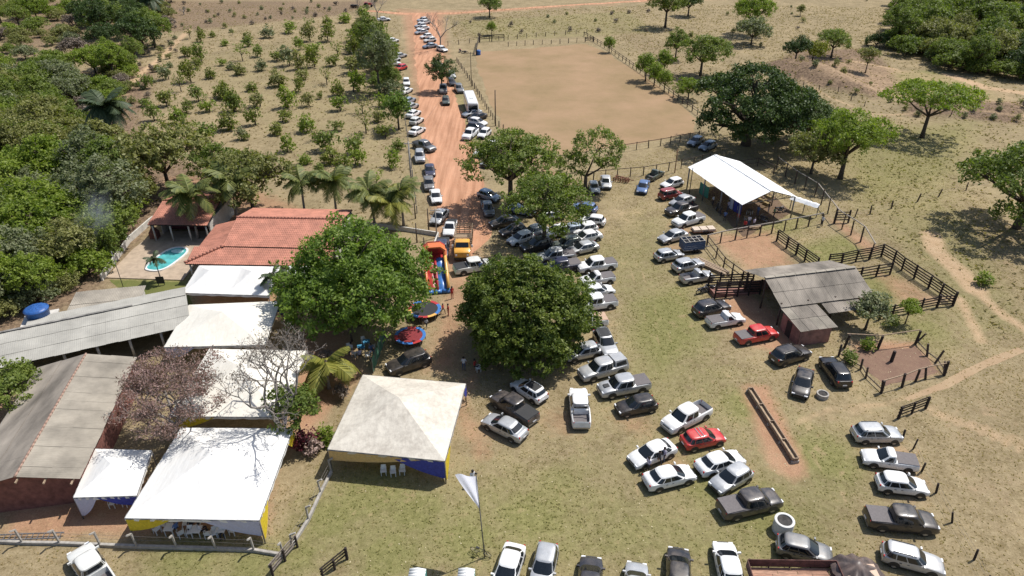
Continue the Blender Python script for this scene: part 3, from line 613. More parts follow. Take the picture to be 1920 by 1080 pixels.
tent([(-35.1, 43.0), (-30.2, 42.8), (-29.2, 37.9), (-34.0, 37.7)], 2.4, 1.0, CV_W, 'small white party tent between brick shed and large white tent', [(3, 2, 1.7, .4, CL_V), (2, 3, 3., 1.4, CL_B), (0, 1, 3.5, 1.2, CL_B)])
tent([(-30.6, 56.9), (-20.7, 56.6), (-20.4, 46.7), (-30.4, 46.8)], 2.64, 1.8, CV_C, 'cream party tent behind the leafless tree', [(3, 2, 4., 1.2, CL_Y), (2, 1, 2, 1., CL_V)])
tent([(-36., 65.2), (-26.0, 66.0), (-25.2, 57.6), (-35.3, 57.2)], 2.64, 1.5, CV_C, 'cream party tent nearest the double-peaked tent', [(1, 2, 2, 1., CL_B), (3, 2, 3, 1.2, CL_V)])
tent([(-38.2, 74.0), (-28.2, 73.7), (-27.6, 67.0), (-37.7, 67.6)], 2.75, 1.25, CV_W, 'white twin-peaked party tent against the farmhouse eave', [], 2)
tent([(-27.3, 74.5), (-23.6, 74.4), (-23.2, 69.6), (-26.9, 69.6)], 2.6, 1.1, CV_W, 'white canopy tent half under the big mango tree', [])
# ------------------------------------------------------------------ vehicles
def interp(p, x):
    for (a, b), (c, d) in zip(p, p[1:]):
        if x <= c: t = (x - a) / (c - a + 1e-9); t = t * t * (3 - 2 * t) * .5 + t * .5; return b + (d - b) * t
    return p[-1][1]
SPEC = dict(
 sedan=dict(L=4.45, W=1.76, H=1.47, prof=[(-.5, .62), (-.488, .88), (-.45, 1.0), (-.30, 1.03), (0, .97), (.2, .97), (.34, .88), (.43, .77), (.485, .62), (.5, .48)], cab=(-.435, .285, -.245, .075), belt=.93, wb=.30, win=[(-.86, -.5), (-.44, .02), (.07, .9)]),
 hatch=dict(L=3.95, W=1.70, H=1.50, prof=[(-.5, .6), (-.485, .9), (-.46, .97), (-.3, .97), (.2, .96), (.36, .87), (.45, .75), (.49, .62), (.5, .5)], cab=(-.482, .265, -.375, .045), belt=.92, wb=.315, win=[(-.88, -.62), (-.56, -.02), (.03, .88)]),
 suv=dict(L=4.5, W=1.83, H=1.68, prof=[(-.5, .65), (-.485, 1.0), (-.46, 1.06), (-.3, 1.06), (.2, 1.06), (.36, 1.0), (.45, .9), (.49, .75), (.5, .6)], cab=(-.482, .25, -.385, .05), belt=1.02, wb=.305, win=[(-.9, -.62), (-.56, -.04), (.01, .88)], rails=True),
 wagon=dict(L=4.2, W=1.68, H=1.47, prof=[(-.5, .6), (-.485, .88), (-.46, .95), (-.3, .95), (.2, .94), (.36, .86), (.45, .75), (.49, .62), (.5, .5)], cab=(-.482, .215, -.43, .05), belt=.9, wb=.295, win=[(-.9, -.5), (-.44, .06), (.12, .88)], rails=True),
 van=dict(L=4.2, W=1.75, H=1.82, prof=[(-.5, .65), (-.49, 1.0), (-.46, 1.05), (-.3, 1.05), (.25, 1.04), (.38, .98), (.46, .85), (.49, .7), (.5, .55)], cab=(-.488, .30, -.455, .13), belt=1.02, wb=.305, win=[(-.92, -.5), (-.44, .08), (.14, .86)]),
 pickup=dict(L=5.25, W=1.86, H=1.80, prof=[(-.5, .7), (-.492, 1.0), (-.48, 1.1), (-.3, 1.1), (.18, 1.1), (.30, 1.1), (.42, 1.02), (.485, .85), (.5, .6)], cab=(-.175, .29, -.155, .155), belt=1.07, wb=.30, win=[(-.88, -.1), (-.03, .9)], bed=(-.478, -.18, .62), wr=.38),
 ute=dict(L=4.45, W=1.67, H=1.56, prof=[(-.5, .65), (-.49, .92), (-.48, 1.0), (-.3, 1.0), (.15, .97), (.3, .95), (.42, .84), (.485, .68), (.5, .5)], cab=(-.095, .25, -.06, .075), belt=.94, wb=.305, win=[(-.78, .88)], bed=(-.478, -.10, .56)),
)
CARMESH = {}
def car_parts(kind, far=False):
    if (kind, far) in CARMESH: return CARMESH[(kind, far)]
    S = SPEC[kind]; L, W, H = S['L'], S['W'], S['H']; out = []
    wr = S.get('wr', .325); bed = S.get('bed')
    xs = [-.5, -.494, -.485, -.472, -.45, -.42, -.38, -.33, -.27, -.2, -.12, -.04, .04, .12, .2, .27, .32, .36, .40, .43, .455, .475, .488, .496, .5]
    if bed: xs = sorted(xs + [bed[0] - .004, bed[0] + .004, bed[1] - .002, bed[1] + .002])
    rings = []
    for x in xs:
        zt = interp(S['prof'], x); u = abs(2 * x); w = W / 2 * (1 - .04 * u ** 2 - .13 * u ** 12)
        pts = [(0, zt + .03), (.5 * w, zt + .025), (.84 * w, zt), (.955 * w, zt - .06), (w, zt - .22), (w, .5), (.975 * w, .36), (.93 * w, .22 + .12 * u ** 8), (0, .2 + .12 * u ** 8)]
        if bed and bed[0] < x < bed[1]:
            fl = bed[2]; pts[0] = (0, fl); pts[1] = (.80 * w, fl); pts[2] = (.84 * w, zt + .01)
        rings.append([(x * L, y, z) for y, z in pts] + [(x * L, -y, z) for y, z in pts[-2:0:-1]])
    mb = MB(); n = len(rings[0]); b0 = 0
    for r in rings: mb.v += r
    for i in range(len(rings) - 1):
        for j in range(n):
            mb.f.append((i * n + j, (i + 1) * n + j, (i + 1) * n + (j + 1) % n, i * n + (j + 1) % n)); low = j in (6, 7, 8, 9) ; mb.m.append(1 if low else (3 if bed and bed[0] < xs[i] < bed[1] - .004 and j in (0, n - 1) else 0))
    mb.f.append(tuple(range(n))); mb.m.append(0); mb.f.append(tuple((len(rings) - 1) * n + j for j in range(n))[::-1]); mb.m.append(0)
    for sx in (-1, 1):
        for sy in (-1, 1):     # wheel arches
            c = V3((sx * S['wb'] * L, sy * (W / 2 + .004), wr)); k = 14
            P = [c + V3(((wr + .07) * math.cos(t), 0, (wr + .07) * math.sin(t))) for t in [-.35 + (math.pi + .7) * i / k for i in range(k + 1)]]
            Pi = [p - V3((0, sy * .12, 0)) for p in P]
            mb.add(P + [c], [((i, i + 1, k + 1) if sy < 0 else (i + 1, i, k + 1)) for i in range(k)], 1); mb.add(P + Pi, [(i, i + 1, i + 2 + k, i + 1 + k) for i in range(k)], 1)
    # cabin shell
    xr0, xf0, xr1, xf1 = [c * L for c in S['cab']]; zb = S['belt'] - .02; zr = H; NN = 4.6
    def cz(t): return zb + (zr - .055 - zb) * t
    def xc(t): return ((xr0 + xf0) + ((xr1 + xf1) - (xr0 + xf0)) * t) / 2
    def ca(t): return ((xf0 - xr0) + ((xf1 - xr1) - (xf0 - xr0)) * t) / 2
    def cb(t): return W / 2 * (.965 - .205 * t ** 1.15)
    def side(u, t): return cb(t) * (1 - abs(u) ** NN) ** (1 / NN)
    def end(s, t): return ca(t) * (1 - abs(s) ** NN) ** (1 / NN)
    lev = [(t, 1., cz(t)) for t in (0, .2, .4, .6, .8, 1.)] + [(1., .93, zr - .025), (1., .74, zr - .005), (1., .4, zr + .008)]
    K = 36; b0 = len(mb.v)
    for t, s, z in lev:
        for j in range(K):
            a = 2 * math.pi * j / K; c_, s_ = math.cos(a), math.sin(a)
            mb.v.append((xc(t) + s * ca(t) * math.copysign(abs(c_) ** (2 / NN), c_), s * cb(t) * math.copysign(abs(s_) ** (2 / NN), s_), z))
    for i in range(len(lev) - 1):
        for j in range(K): mb.f.append((b0 + i * K + j, b0 + i * K + (j + 1) % K, b0 + (i + 1) * K + (j + 1) % K, b0 + (i + 1) * K + j)); mb.m.append(2 if False else 0)
    mb.f.append(tuple(b0 + (len(lev) - 1) * K + j for j in range(K))); mb.m.append(0)
    body = mb.mesh('body', [PAINT['white'], PLASTIC, GLASS, COVER], True)
    try: body.set_sharp_from_angle(angle=R(38))
    except Exception: pass
    out.append(('body', body, (0, 0, 0), None, True))
    d = .012
    def pane(nm, P, flip=False): out.append((nm, MB().grid(P, 0, flip).mesh(nm, GLASS, True), (0, 0, 0), None, False))
    T = [.08 + .84 * i / 3 for i in range(4)]; SS = [-.84 + 1.68 * i / 8 for i in range(9)]
    pane('windshield', [[(xc(t) + end(s, t) + d, s * cb(t), cz(t) + .008) for s in SS] for t in T])
    SR = [-.8 + 1.6 * i / 8 for i in range(9)]
    if not bed or kind == 'pickup': pane('rear_window', [[(xc(t) - end(s, t) - d, s * cb(t), cz(t) + .008) for s in SR] for t in ([.35, .6, .88] if not bed else [.3, .6, .85])], True)
    for sy in (-1, 1):
        for (u0, u1) in S['win']:
            U = [u0 + (u1 - u0) * i / 4 for i in range(5)]
            pane('side_window', [[(xc(t) + u * ca(t), sy * (side(u, t) + d), cz(t)) for u in U] for t in (.13, .45, .84)], sy > 0)
    out.append(('wheel', None, None, None, False))
    if not far:
        zf = interp(S['prof'], .45)
        for sy in (-1, 1):
            out.append(('headlight', MB().box((0, 0, 0), (.20, .30, .13)).mesh('headlight', LAMP), (L * .468, sy * W * .33, interp(S['prof'], .468) - .06), None, False))
            out.append(('taillight', MB().box((0, 0, 0), (.08, .13, .18)).mesh('taillight', TAIL), (-L * .482, sy * W * .375, .86 if H < 1.6 else .95), None, False))
            out.append(('mirror', MB().box((0, 0, 0), (.12, .22, .15)).mesh('mirror', PAINT['white']), (xf0 - .32, sy * (W / 2 + .04), zb + .12), None, True))
        out.append(('grille', MB().box((0, 0, 0), (.10, W * .42, .16)).mesh('grille', PLASTIC), (L * .488, 0, .56 if H < 1.6 else .70), None, False))
        out.append(('bumper', MB().box((0, 0, 0), (.12, W * .62, .16)).mesh('bumper', PLASTIC), (L * .488, 0, .36), None, False))
        out.append(('bumper', MB().box((0, 0, 0), (.12, W * (.66 if not bed else .8), .16)).mesh('bumper', PLASTIC if not bed else RIM), (-L * .49, 0, .40), None, False))
        out.append(('number_plate', MB().box((0, 0, 0), (.02, .42, .13)).mesh('number_plate', LAMP), (-L * .5 - .03, 0, .62), None, False))
        for sy in (-1, 1):
            for u in ((-.1, .25) if len(S['win']) > 1 else (.1,)):
                out.append(('door_handle', MB().box((0, 0, 0), (.16, .03, .03)).mesh('door_handle', PLASTIC), (xc(0) + u * ca(0) - .2, sy * (W / 2 + .005), zb - .14), None, False))
        if S.get('rails'):
            for sy in (-1, 1): out.append(('roof_rail', MB().tube([(xr1 + .25, 0, 0), (xf1 - .2, 0, 0)], .025, 6).mesh('roof_rail', PLASTIC, True), (0, sy * cb(1) * .86, zr + .02), None, False))
    CARMESH[(kind, far)] = (out, S, wr, bed); return CARMESH[(kind, far)]
WH = {}
def wheel_mesh(r):
    if r not in WH:
        t = MB().lathe([(r * .6, -.10), (r * .9, -.105), (r, -.075), (r, .075), (r * .9, .105), (r * .6, .10)], 18, axis='Y').mesh('tyre', RUBBER, True)
        rm = MB().lathe([(0.001, -.085), (r * .2, -.095), (r * .58, -.10), (r * .64, -.108), (r * .66, -.02), (r * .66, .02), (r * .64, .108), (r * .58, .10), (r * .2, .095), (0.001, .085)], 18, axis='Y').mesh('rim', RIM, True)
        WH[r] = (t, rm)
    return WH[r]
def wheels(root, L, W, wb, r, far=False, front=None):
    t, rm = wheel_mesh(r)
    for sx in (-1, 1):
        for sy in (-1, 1):
            w = put('wheel', t, root, (sx * wb * L if front is None or sx < 0 else front, sy * (W / 2 - .105), r))
            if not far: put('rim', rm, w)
SEEN = {}
def vehicle(kind, col, c, f, label, group=None, cover=None, far=None, scale=1., extra=None):
    """c survey coordinate of the vehicle's middle, f of a point ahead of it"""
    S = SPEC[kind]; z = S['H'] * .42
    a, b2 = G(c[0], c[1], z), G(f[0], f[1], z); h = math.atan2(b2.y - a.y, b2.x - a.x)
    if far is None: far = c[1] < 235
    parts, S, wr, bed = car_parts(kind, far)
    nm = 'pickup_truck' if bed else 'van' if kind == 'van' else 'parked_car'
    root = thing(nm, (a.x, a.y, 0), h, label, 'pickup truck' if bed else 'van' if kind == 'van' else 'car', group)
    root.scale = (scale,) * 3
    for n, me_, loc, _, pnt in parts:
        if n == 'wheel': wheels(root, S['L'], S['W'], S['wb'], wr, far); continue
        put(n, me_, root, loc, mat0=PAINT[col] if pnt else None)
    L = S['L']
    if cover and bed:
        x0, x1 = bed[0] * L, bed[1] * L; zt = interp(S['prof'], (bed[0] + bed[1]) / 2) + .03
        cm = {'grey': COVER, 'black': PLASTIC, 'tan': PAINT['tan']}[cover]
        o = MB().slab([[(x0, -S['W'] * .44, zt), (x0, 0, zt + .03), (x0, S['W'] * .44, zt)], [(x1, -S['W'] * .44, zt), (x1, 0, zt + .03), (x1, S['W'] * .44, zt)]], .04).build('bed_cover', cm, root)
    if extra: extra(root, S)
    return root
def roofbars(root, S):
    for x in (-.1, -.02):
        MB().box((x * S['L'] - .25, 0, S['H'] + .02), (.06, S['W'] * .66, .04)).build('roof_bar', RIM, root)
def canopy(root, S):
    x0, x1 = S['bed'][0] * S['L'], S['bed'][1] * S['L']; w = S['W'] * .44
    def q(x, z, k): return [(x, -w * k, z), (x, w * k, z)]
    MB().add(q(x0, 1.08, 1) + q(x1, 1.08, 1) + q(x0 + .2, 1.72, .82) + q(x1, 1.76, .82), [(0, 2, 6, 4), (1, 5, 7, 3), (4, 6, 7, 5), (0, 4, 5, 1), (2, 3, 7, 6)]).build('canopy', root.children[0].material_slots[0].material, root)
    for sy in (-1, 1): MB().add([(x0 + .25, sy * w * .985, 1.2), (x1 - .15, sy * w * .985, 1.2), (x1 - .15, sy * w * .87, 1.62), (x0 + .35, sy * w * .87, 1.62)], [(0, 1, 2, 3)] if sy < 0 else [(3, 2, 1, 0)]).build('canopy_window', GLASS, root, loc=(0, sy * .012, 0))
def rollbar(root, S):
    x = S['bed'][1] * S['L'] - .12; w = S['W'] * .40
    MB().tube([(x - .35, -w, 1.1), (x, -w * .9, 1.72), (x, w * .9, 1.72), (x - .35, w, 1.1)], .05, 6).build('roll_bar', RIM, root, True)
def blackroof(root, S):
    x0, x1 = S['cab'][2] * S['L'] + .2, S['cab'][3] * S['L'] - .12; w = S['W'] * .29; H = S['H'] + .006
    MB().slab([[(x0, -w, H), (x0, 0, H + .016), (x0, w, H)], [(x1, -w, H), (x1, 0, H + .016), (x1, w, H)]], .03).build('roof_panel', PLASTIC, root)
def scoop(root, S): MB().box((S['L'] * .36, 0, 1.12), (.55, .5, .07)).build('hood_scoop', PLASTIC, root)

g1 = 'cars lined up on the orchard side of the dirt road'; g2 = 'cars packed on the arena side of the dirt road'; g3 = 'cars parked under the spreading roadside trees'
v = vehicle
# orchard side of the dirt road, far to near
v('sedan', 'white', (720, 36), (735, 35), 'white sedan by the bare tree where the two dirt roads meet')
v('hatch', 'white', (737, 76), (752, 72), 'white car half hidden by the tall roadside tree next to the orchard', g1)
v('hatch', 'silver', (736, 84), (752, 81), 'silver car half hidden by the tall roadside tree next to the orchard', g1)
v('hatch', 'silver', (751, 104), (766, 100), 'silver car nosed up to the red car on the dirt road', g1)
v('hatch', 'white', (738, 111), (754, 108), 'white car under the roadside tree just behind the red car', g1)
v('hatch', 'white', (738, 119), (754, 117), 'white car under the roadside tree just behind the red car', g1)
v('hatch', 'red', (751, 127), (738, 131), 'small red hatchback parked at the edge of the far dirt road')
v('hatch', 'white', (762, 154), (764, 172), 'white hatchback facing down the dirt road beside orchard bushes', g1)
v('sedan', 'white', (761, 170), (776, 162), 'white sedan angled beside the orchard just past the white hatchback', g1)
v('hatch', 'steel', (767, 188), (780, 181), 'bluish silver car angled beside the small round orchard tree', g1)
v('hatch', 'silver', (772, 199), (785, 192), 'silver car angled beside the small round orchard tree', g1)
v('sedan', 'white', (775, 213), (790, 204), 'white sedan angled in beside the small round tree', g1)
v('hatch', 'offwhite', (781, 226), (794, 218), 'off-white hatchback angled between two white sedans on the dirt road', g1)
v('sedan', 'white', (782, 245), (798, 236), 'white sedan with rear window to the orchard fence, before the grey pickup', g1)
v('pickup', 'grey', (795, 273), (812, 279), 'grey pickup nosing out across the dirt road verge', g1, 'black', far=False)
v('suv', 'silver', (787, 293), (789, 312), 'silver off-roader beside the fence, facing down the dirt road', g1, far=False)
v('sedan', 'navy', (806, 319), (809, 340), 'dark navy sedan facing down the dirt road', g1)
v('pickup', 'grey', (804, 342), (806, 360), 'old grey pickup behind the white sedan on the road verge', g1, 'grey', scale=.92)
v('sedan', 'white', (817, 368), (822, 390), 'white sedan parked on the verge near the coconut palms', g1)
v('sedan', 'silver', (824, 406), (812, 420), 'silver sedan pulled up against the low white yard wall', g1)
v('ute', 'white', (844, 427), (838, 446), 'white small pickup behind the yellow stake truck', g1, 'black')
v('pickup', 'navy', (829, 465), (826, 488), 'dark pickup right behind the inflatable slide', None, 'black')
v('pickup', 'offwhite', (888, 498), (912, 494), 'white pickup with dark bed cover parked below the yellow truck', None, 'black')
# arena side
far = [('hatch', 'silver', 792, 37), ('sedan', 'white', 795, 42), ('hatch', 'silver', 788, 48), ('sedan', 'white', 793, 53), ('sedan', 'silver', 790, 60), ('hatch', 'white', 799, 68), ('hatch', 'offwhite', 806, 75), ('sedan', 'steel', 806, 86)]
LB = {'white': 'white car in the far cluster under the bare roadside tree', 'silver': 'silver car in the far cluster under the bare roadside tree', 'offwhite': 'off-white car in the far cluster under the bare roadside tree', 'steel': 'bluish car nearest the round tree in the far roadside cluster'}
for k, c_, x, y in far: v(k, c_, (x, y), (x - 14, y + 2), LB[c_], 'cars clustered below the bare tree')
v('hatch', 'white', (829, 92), (842, 96), 'white car behind the dark round roadside tree')
v('hatch', 'white', (822, 121), (838, 126), 'white car hidden under the dark round roadside tree', g2)
v('hatch', 'white', (847, 140), (855, 152), 'white hatchback beside the arena fence, before the dark round tree', g2)
v('hatch', 'dark', (847, 154), (856, 166), 'dark car beside the arena fence, with the white hatchback behind it', g2)
v('suv', 'grey', (861, 166), (869, 178), 'dark grey car parked right behind the bus', g2)
v('pickup', 'grey', (831, 166), (832, 184), 'grey pickup standing on the road in the shade of the round tree', None, 'grey')
v('hatch', 'green', (836, 189), (838, 206), 'very dark green hatchback on the road beside the bus')
v('sedan', 'silver', (885, 212), (866, 216), 'silver sedan parked across the front of the bus', g2)
v('sedan', 'dark', (895, 219), (876, 224), 'dark sedan wedged between silver sedan and white hatchback', g2)
v('hatch', 'white', (896, 229), (912, 232), 'white hatchback in the row below the bus', g2)
v('hatch', 'dark', (893, 238), (909, 240), 'dark hatchback squeezed behind the white off-roader', g2)
v('pickup', 'white', (882, 250), (866, 263), 'white pickup nosing onto the dirt road below the bus', g2)
v('hatch', 'white', (908, 250), (893, 262), 'white hatchback behind the white pickup at the leafy tree', g2)
v('sedan', 'white', (921, 272), (904, 278), 'white sedan showing through the leafy tree by the arena corner', g3)
v('sedan', 'white', (906, 284), (890, 292), 'white sedan at the road edge of the leafy tree', g3)
v('sedan', 'silver', (921, 303), (903, 310), 'silver sedan deep under the leafy tree by the arena corner', g3)
v('hatch', 'steel', (917, 367), (938, 374), 'blue-grey hatchback at the road edge of the tree shade', g3)
v('pickup', 'grey', (914, 389), (921, 408), 'grey pickup in dappled shade with dark bed', g3, 'black', scale=.9)
v('sedan', 'black', (946, 416), (924, 420), 'black sedan in the tree shade beside the dirt road', g3)
v('hatch', 'dark', (962, 432), (944, 436), 'dark hatchback tucked behind the black sedan in tree shade', g3)
v('hatch', 'white', (976, 447), (958, 453), 'white hatchback with its nose in the sun at the shade edge', g3)
v('suv', 'black', (1006, 459), (985, 464), 'large black off-roader between the two leafy trees', g3)
v('sedan', 'steel', (978, 394), (998, 398), 'blue-grey sedan seen through gaps in the tree crown', g3)
v('hatch', 'white', (1034, 404), (1050, 402), 'white hatchback seen through gaps in the tree crown', g3)
v('sedan', 'silver', (1000, 434), (982, 440), 'silver sedan under the low branches of the second tree', g3)
v('hatch', 'white', (1042, 434), (1026, 438), 'white hatchback under the low branches of the second tree', g3)
v('pickup', 'silver', (1042, 479), (1018, 482), 'silver double cab pickup with brown bed cover at the bushy tree top', None, 'grey')
v('pickup', 'navy', (1052, 498), (1028, 502), 'navy pickup with grey bed cover half under the round tree', None, 'grey')
gm_ = 'vehicles in the row along the open grass lane'
v('hatch', 'blue', (1096, 389), (1080, 386), 'blue hatchback at the end of the lane row by the tree', gm_)
v('hatch', 'white', (1110, 413), (1088, 410), 'white hatchback with a dark tailgate window facing the grass lane', gm_)
v('hatch', 'steel', (1068, 431), (1050, 434), 'blue-grey hatchback behind the lane row under leaves', gm_)
v('hatch', 'white', (1095, 429), (1075, 433), 'white hatchback tight beside the leaves of the second tree', gm_)
v('sedan', 'white', (1100, 444), (1080, 448), 'white sedan tight beside the silver sedan of the lane row', gm_)
v('suv', 'green', (1062, 457), (1042, 461), 'dark green car behind the silver sedan of the lane row', gm_)
v('sedan', 'silver', (1093, 465), (1070, 470), 'silver sedan at the edge of the grass lane above white pickups', gm_)
v('pickup', 'white', (1119, 496), (1092, 500), 'white double cab pickup with grey bed cover, topmost of the white pickups', gm_, 'grey')
v('ute', 'white', (1120, 522), (1094, 526), 'white single cab pickup with grey bed cover facing the round tree', gm_, 'grey')
v('hatch', 'white', (1122, 545), (1146, 541), 'white hatchback between two white pickups beside the round tree', gm_)
v('pickup', 'white', (1116, 567), (1088, 571), 'white pickup with grey bed cover partly behind the round tree', gm_, 'grey')
v('pickup', 'white', (1096, 601), (1068, 604), 'white pickup with tan bed cover mostly behind the round tree', gm_, 'tan')
v('suv', 'silver', (1135, 643), (1148, 668), 'silver off-roader with dark sunroof facing the parked pickups', gm_, extra=blackroof)
v('hatch', 'silver', (1092, 660), (1074, 664), 'silver car mostly under the round dense tree', gm_)
v('pickup', 'silver', (1131, 690), (1102, 698), 'silver pickup with hard canopy over its bed', gm_, extra=canopy)
v('pickup', 'silver', (1170, 722), (1138, 728), 'silver pickup with hood scoop and grey bed cover', gm_, 'grey', extra=scoop)
v('hatch', 'black', (1193, 760), (1166, 765), 'black hatchback next to the silver pickup with hood scoop', gm_)
v('pickup', 'white', (1087, 762), (1084, 735), 'white pickup with open bed and roll bar standing alone below the round tree', None, extra=rollbar)
v('hatch', 'white', (992, 731), (970, 717), 'white hatchback with black roof in the round tree shade', None, extra=blackroof)
v('pickup', 'dark', (964, 762), (938, 745), 'dark grey pickup between white hatchback and silver sedan', None, 'black')
v('sedan', 'silver', (946, 800), (918, 786), 'silver sedan nearest the weathered tent', None)
# stable row on the right
gs = 'vehicles parked along the stable yard'
v('ute', 'green', (1228, 327), (1242, 319), 'dark green old pickup with open bed near the arena fence', gs, scale=.95)
v('sedan', 'blue', (1206, 350), (1200, 366), 'blue sedan beside the dark green pickup', gs)
v('sedan', 'silver', (1136, 341), (1138, 356), 'silver car beside the rusty harrow', gs)
v('hatch', 'offwhite', (1114, 351), (1119, 362), 'small off-white car beside the forked tree', gs, scale=.9)
v('hatch', 'white', (1260, 344), (1240, 349), 'white boxy hatchback parked at the pavilion corner', gs)
v('van', 'wine', (1257, 363), (1276, 359), 'dull red minivan beside the pavilion', gs, scale=.93)
v('sedan', 'silver', (1279, 377), (1258, 384), 'silver sedan below the dull red minivan', gs)
v('pickup', 'dark', (1278, 391), (1256, 396), 'dark pickup with open flat bed in the pavilion shade', gs)
v('pickup', 'white', (1291, 411), (1266, 418), 'white pickup with grey bed cover before the pavilion', gs, 'grey')
v('sedan', 'silver', (1262, 443), (1240, 449), 'silver sedan beside the blue cage trailer', gs)
v('hatch', 'silver', (1254, 478), (1276, 474), 'silver hatchback with its rear to the grass lane, below the cage trailer', gs)
v('suv', 'silver', (1290, 496), (1312, 491), 'silver off-roader beside the pile of timber', gs, scale=.95)
v('ute', 'silver', (1307, 518), (1330, 514), 'silver pickup backed up at the cattle loading ramp', gs)
v('suv', 'dark', (1334, 577), (1360, 571), 'dark off-roader below the cattle loading ramp', gs)
v('ute', 'white', (1360, 599), (1384, 595), 'white small pickup with grey bed cover before the barn', gs, 'grey')
v('pickup', 'red', (1418, 626), (1444, 621), 'bright red pickup with dark bed cover before the barn', gs, 'grey', scale=.93)
v('suv', 'black', (1482, 664), (1506, 657), 'black off-roader at the barn annex wall', gs)
v('sedan', 'black', (1505, 717), (1498, 745), 'black car facing away from the stable yard, by the broken pen', gs)
v('suv', 'black', (1566, 695), (1550, 672), 'black off-roader with roof rails beside the broken pen', gs)
v('hatch', 'steel', (1304, 265), (1290, 272), 'pale blue hatchback in the shade of the huge dark tree', gs)
v('hatch', 'steel', (1327, 274), (1311, 280), 'pale blue car nearest the pavilion under the huge dark tree', gs)
# open grass
gg = 'cars parked on the open grass'
v('pickup', 'white', (1288, 780), (1262, 793), 'white double cab pickup with empty open bed on the open grass', gg)
v('hatch', 'red', (1318, 822), (1345, 816), 'bright red compact car with roof bars', gg, extra=roofbars)
v('sedan', 'white', (1223, 850), (1196, 861), 'white sedan with people standing at its doors', gg)
v('sedan', 'white', (1255, 894), (1283, 887), 'white sedan with its red tail lamp facing the people', gg)
v('sedan', 'white', (1350, 867), (1375, 859), 'white sedan tight beside the silver hatchback on open grass', gg)
v('hatch', 'silver', (1371, 897), (1348, 910), 'silver hatchback between white sedan and black pickup', gg)
v('pickup', 'dark', (1406, 942), (1436, 935), 'black pickup with brown-grey bed cover next to the concrete well ring', gg, 'grey')
gr = 'vehicles along the leaning fence posts'
v('suv', 'silver', (1644, 812), (1670, 812), 'silver crossover first in the row by the field gate', gr, scale=.94)
v('ute', 'white', (1668, 861), (1640, 857), 'white small pickup with grey bed cover by the leaning posts', gr, 'grey')
v('hatch', 'white', (1691, 908), (1718, 911), 'white hatchback with black tailgate by the leaning posts', gr)
v('pickup', 'black', (1690, 973), (1722, 976), 'black pickup with silver bed rails by the leaning posts', gr, 'grey')
v('wagon', 'silver', (1711, 1048), (1738, 1055), 'silver station wagon beside the loaded truck', gr)
v('hatch', 'grey', (1508, 1030), (1535, 1036), 'grey hatchback with shiny roof below the concrete well ring', gr)
gb = 'cars in the row beside the flagpole'
v('sedan', 'white', (953, 1068), (940, 1108), 'white sedan nearest the bicycle and flagpole', gb)
v('hatch', 'silver', (1020, 1062), (1012, 1100), 'silver hatchback parked next to the white sedan near the flagpole', gb)
v('sedan', 'dark', (1106, 1092), (1108, 1060), 'dark grey car parked between two silver hatchbacks near the flagpole', gb)
v('hatch', 'silver', (1192, 1098), (1194, 1060), 'silver hatchback between the dark grey and the black sedan', gb)
v('sedan', 'black', (1272, 1074), (1272, 1040), 'black sedan with mirrors out next to the last white sedan', gb)
v('sedan', 'white', (1366, 1063), (1358, 1030), 'white sedan next to the loaded wooden truck', gb)
v('pickup', 'offwhite', (172, 1066), (150, 1034), 'white pickup with open bed outside the concrete post fence', None)
v('suv', 'black', (766, 679), (738, 688), 'black off-roader with silver roof rails behind the weathered tent', None, scale=1.02)
# ------------------------------------------------------------------ other vehicles and machines
def heading(c, f, z=0.): a, b2 = G(c[0], c[1], z), G(f[0], f[1], z); return a, math.atan2(b2.y - a.y, b2.x - a.x)
a, h = heading((883, 194), (890, 214), 1.4)
b = thing('bus', (a.x, a.y, 0), h, 'white minibus parked along the arena fence', 'bus'); L, W, H = 9.4, 2.35, 2.95
mb = MB(); rows = []
for x in (-L / 2, -L / 2 + .05, -L / 2 + .25, L / 2 - .5, L / 2 - .18, L / 2):
    k = .9 if abs(x) == L / 2 else 1; zt = H - (.25 if x == L / 2 else .06 if x == L / 2 - .18 else .1 if x == -L / 2 else 0)
    rows.append([(x, y * k, z) for y, z in [(-W / 2, .45), (-W / 2, 1.2), (-W / 2 * .96, zt - .25), (-W / 2 * .8, zt - .03), (0, zt), (W / 2 * .8, zt - .03), (W / 2 * .96, zt - .25), (W / 2, 1.2), (W / 2, .45)]])
mb.grid(rows, 0, True); mb.add(rows[0], [tuple(range(9))[::-1]]); mb.add(rows[-1], [tuple(range(9))]); mb.add([rows[0][0], rows[0][8], rows[-1][8], rows[-1][0]], [(0, 1, 2, 3)])
bo = mb.build('body', PAINT['white'], b, True); bo.data.set_sharp_from_angle(angle=R(35))
MB().grid([[(L / 2 + .012 - .0, y, z) for y in (-.95, 0, .95)] for z in (1.35, 2.35)]).build('windshield', GLASS, b)
for sy in (-1, 1):
    for k in range(6): MB().grid([[(x, sy * (W / 2 * (1 if z < 1.3 else .975) + .012), z) for x in (-4.2 + k * 1.33, -4.2 + k * 1.33 + 1.2)] for z in (1.45, 2.3)], 0, sy > 0).build('side_window', GLASS, b)
    MB().box((L / 2 + .01, sy * .8, .8), (.06, .3, .2)).build('headlight', LAMP, b)
MB().box((L / 2 + .02, 0, .55), (.12, W * .9, .22)).build('bumper', PLASTIC, b); MB().box((1.6, 0, H + .03), (.8, .7, .08)).build('roof_hatch', PAINT['offwhite'], b)
wheels(b, L, W, .3, .46, True)
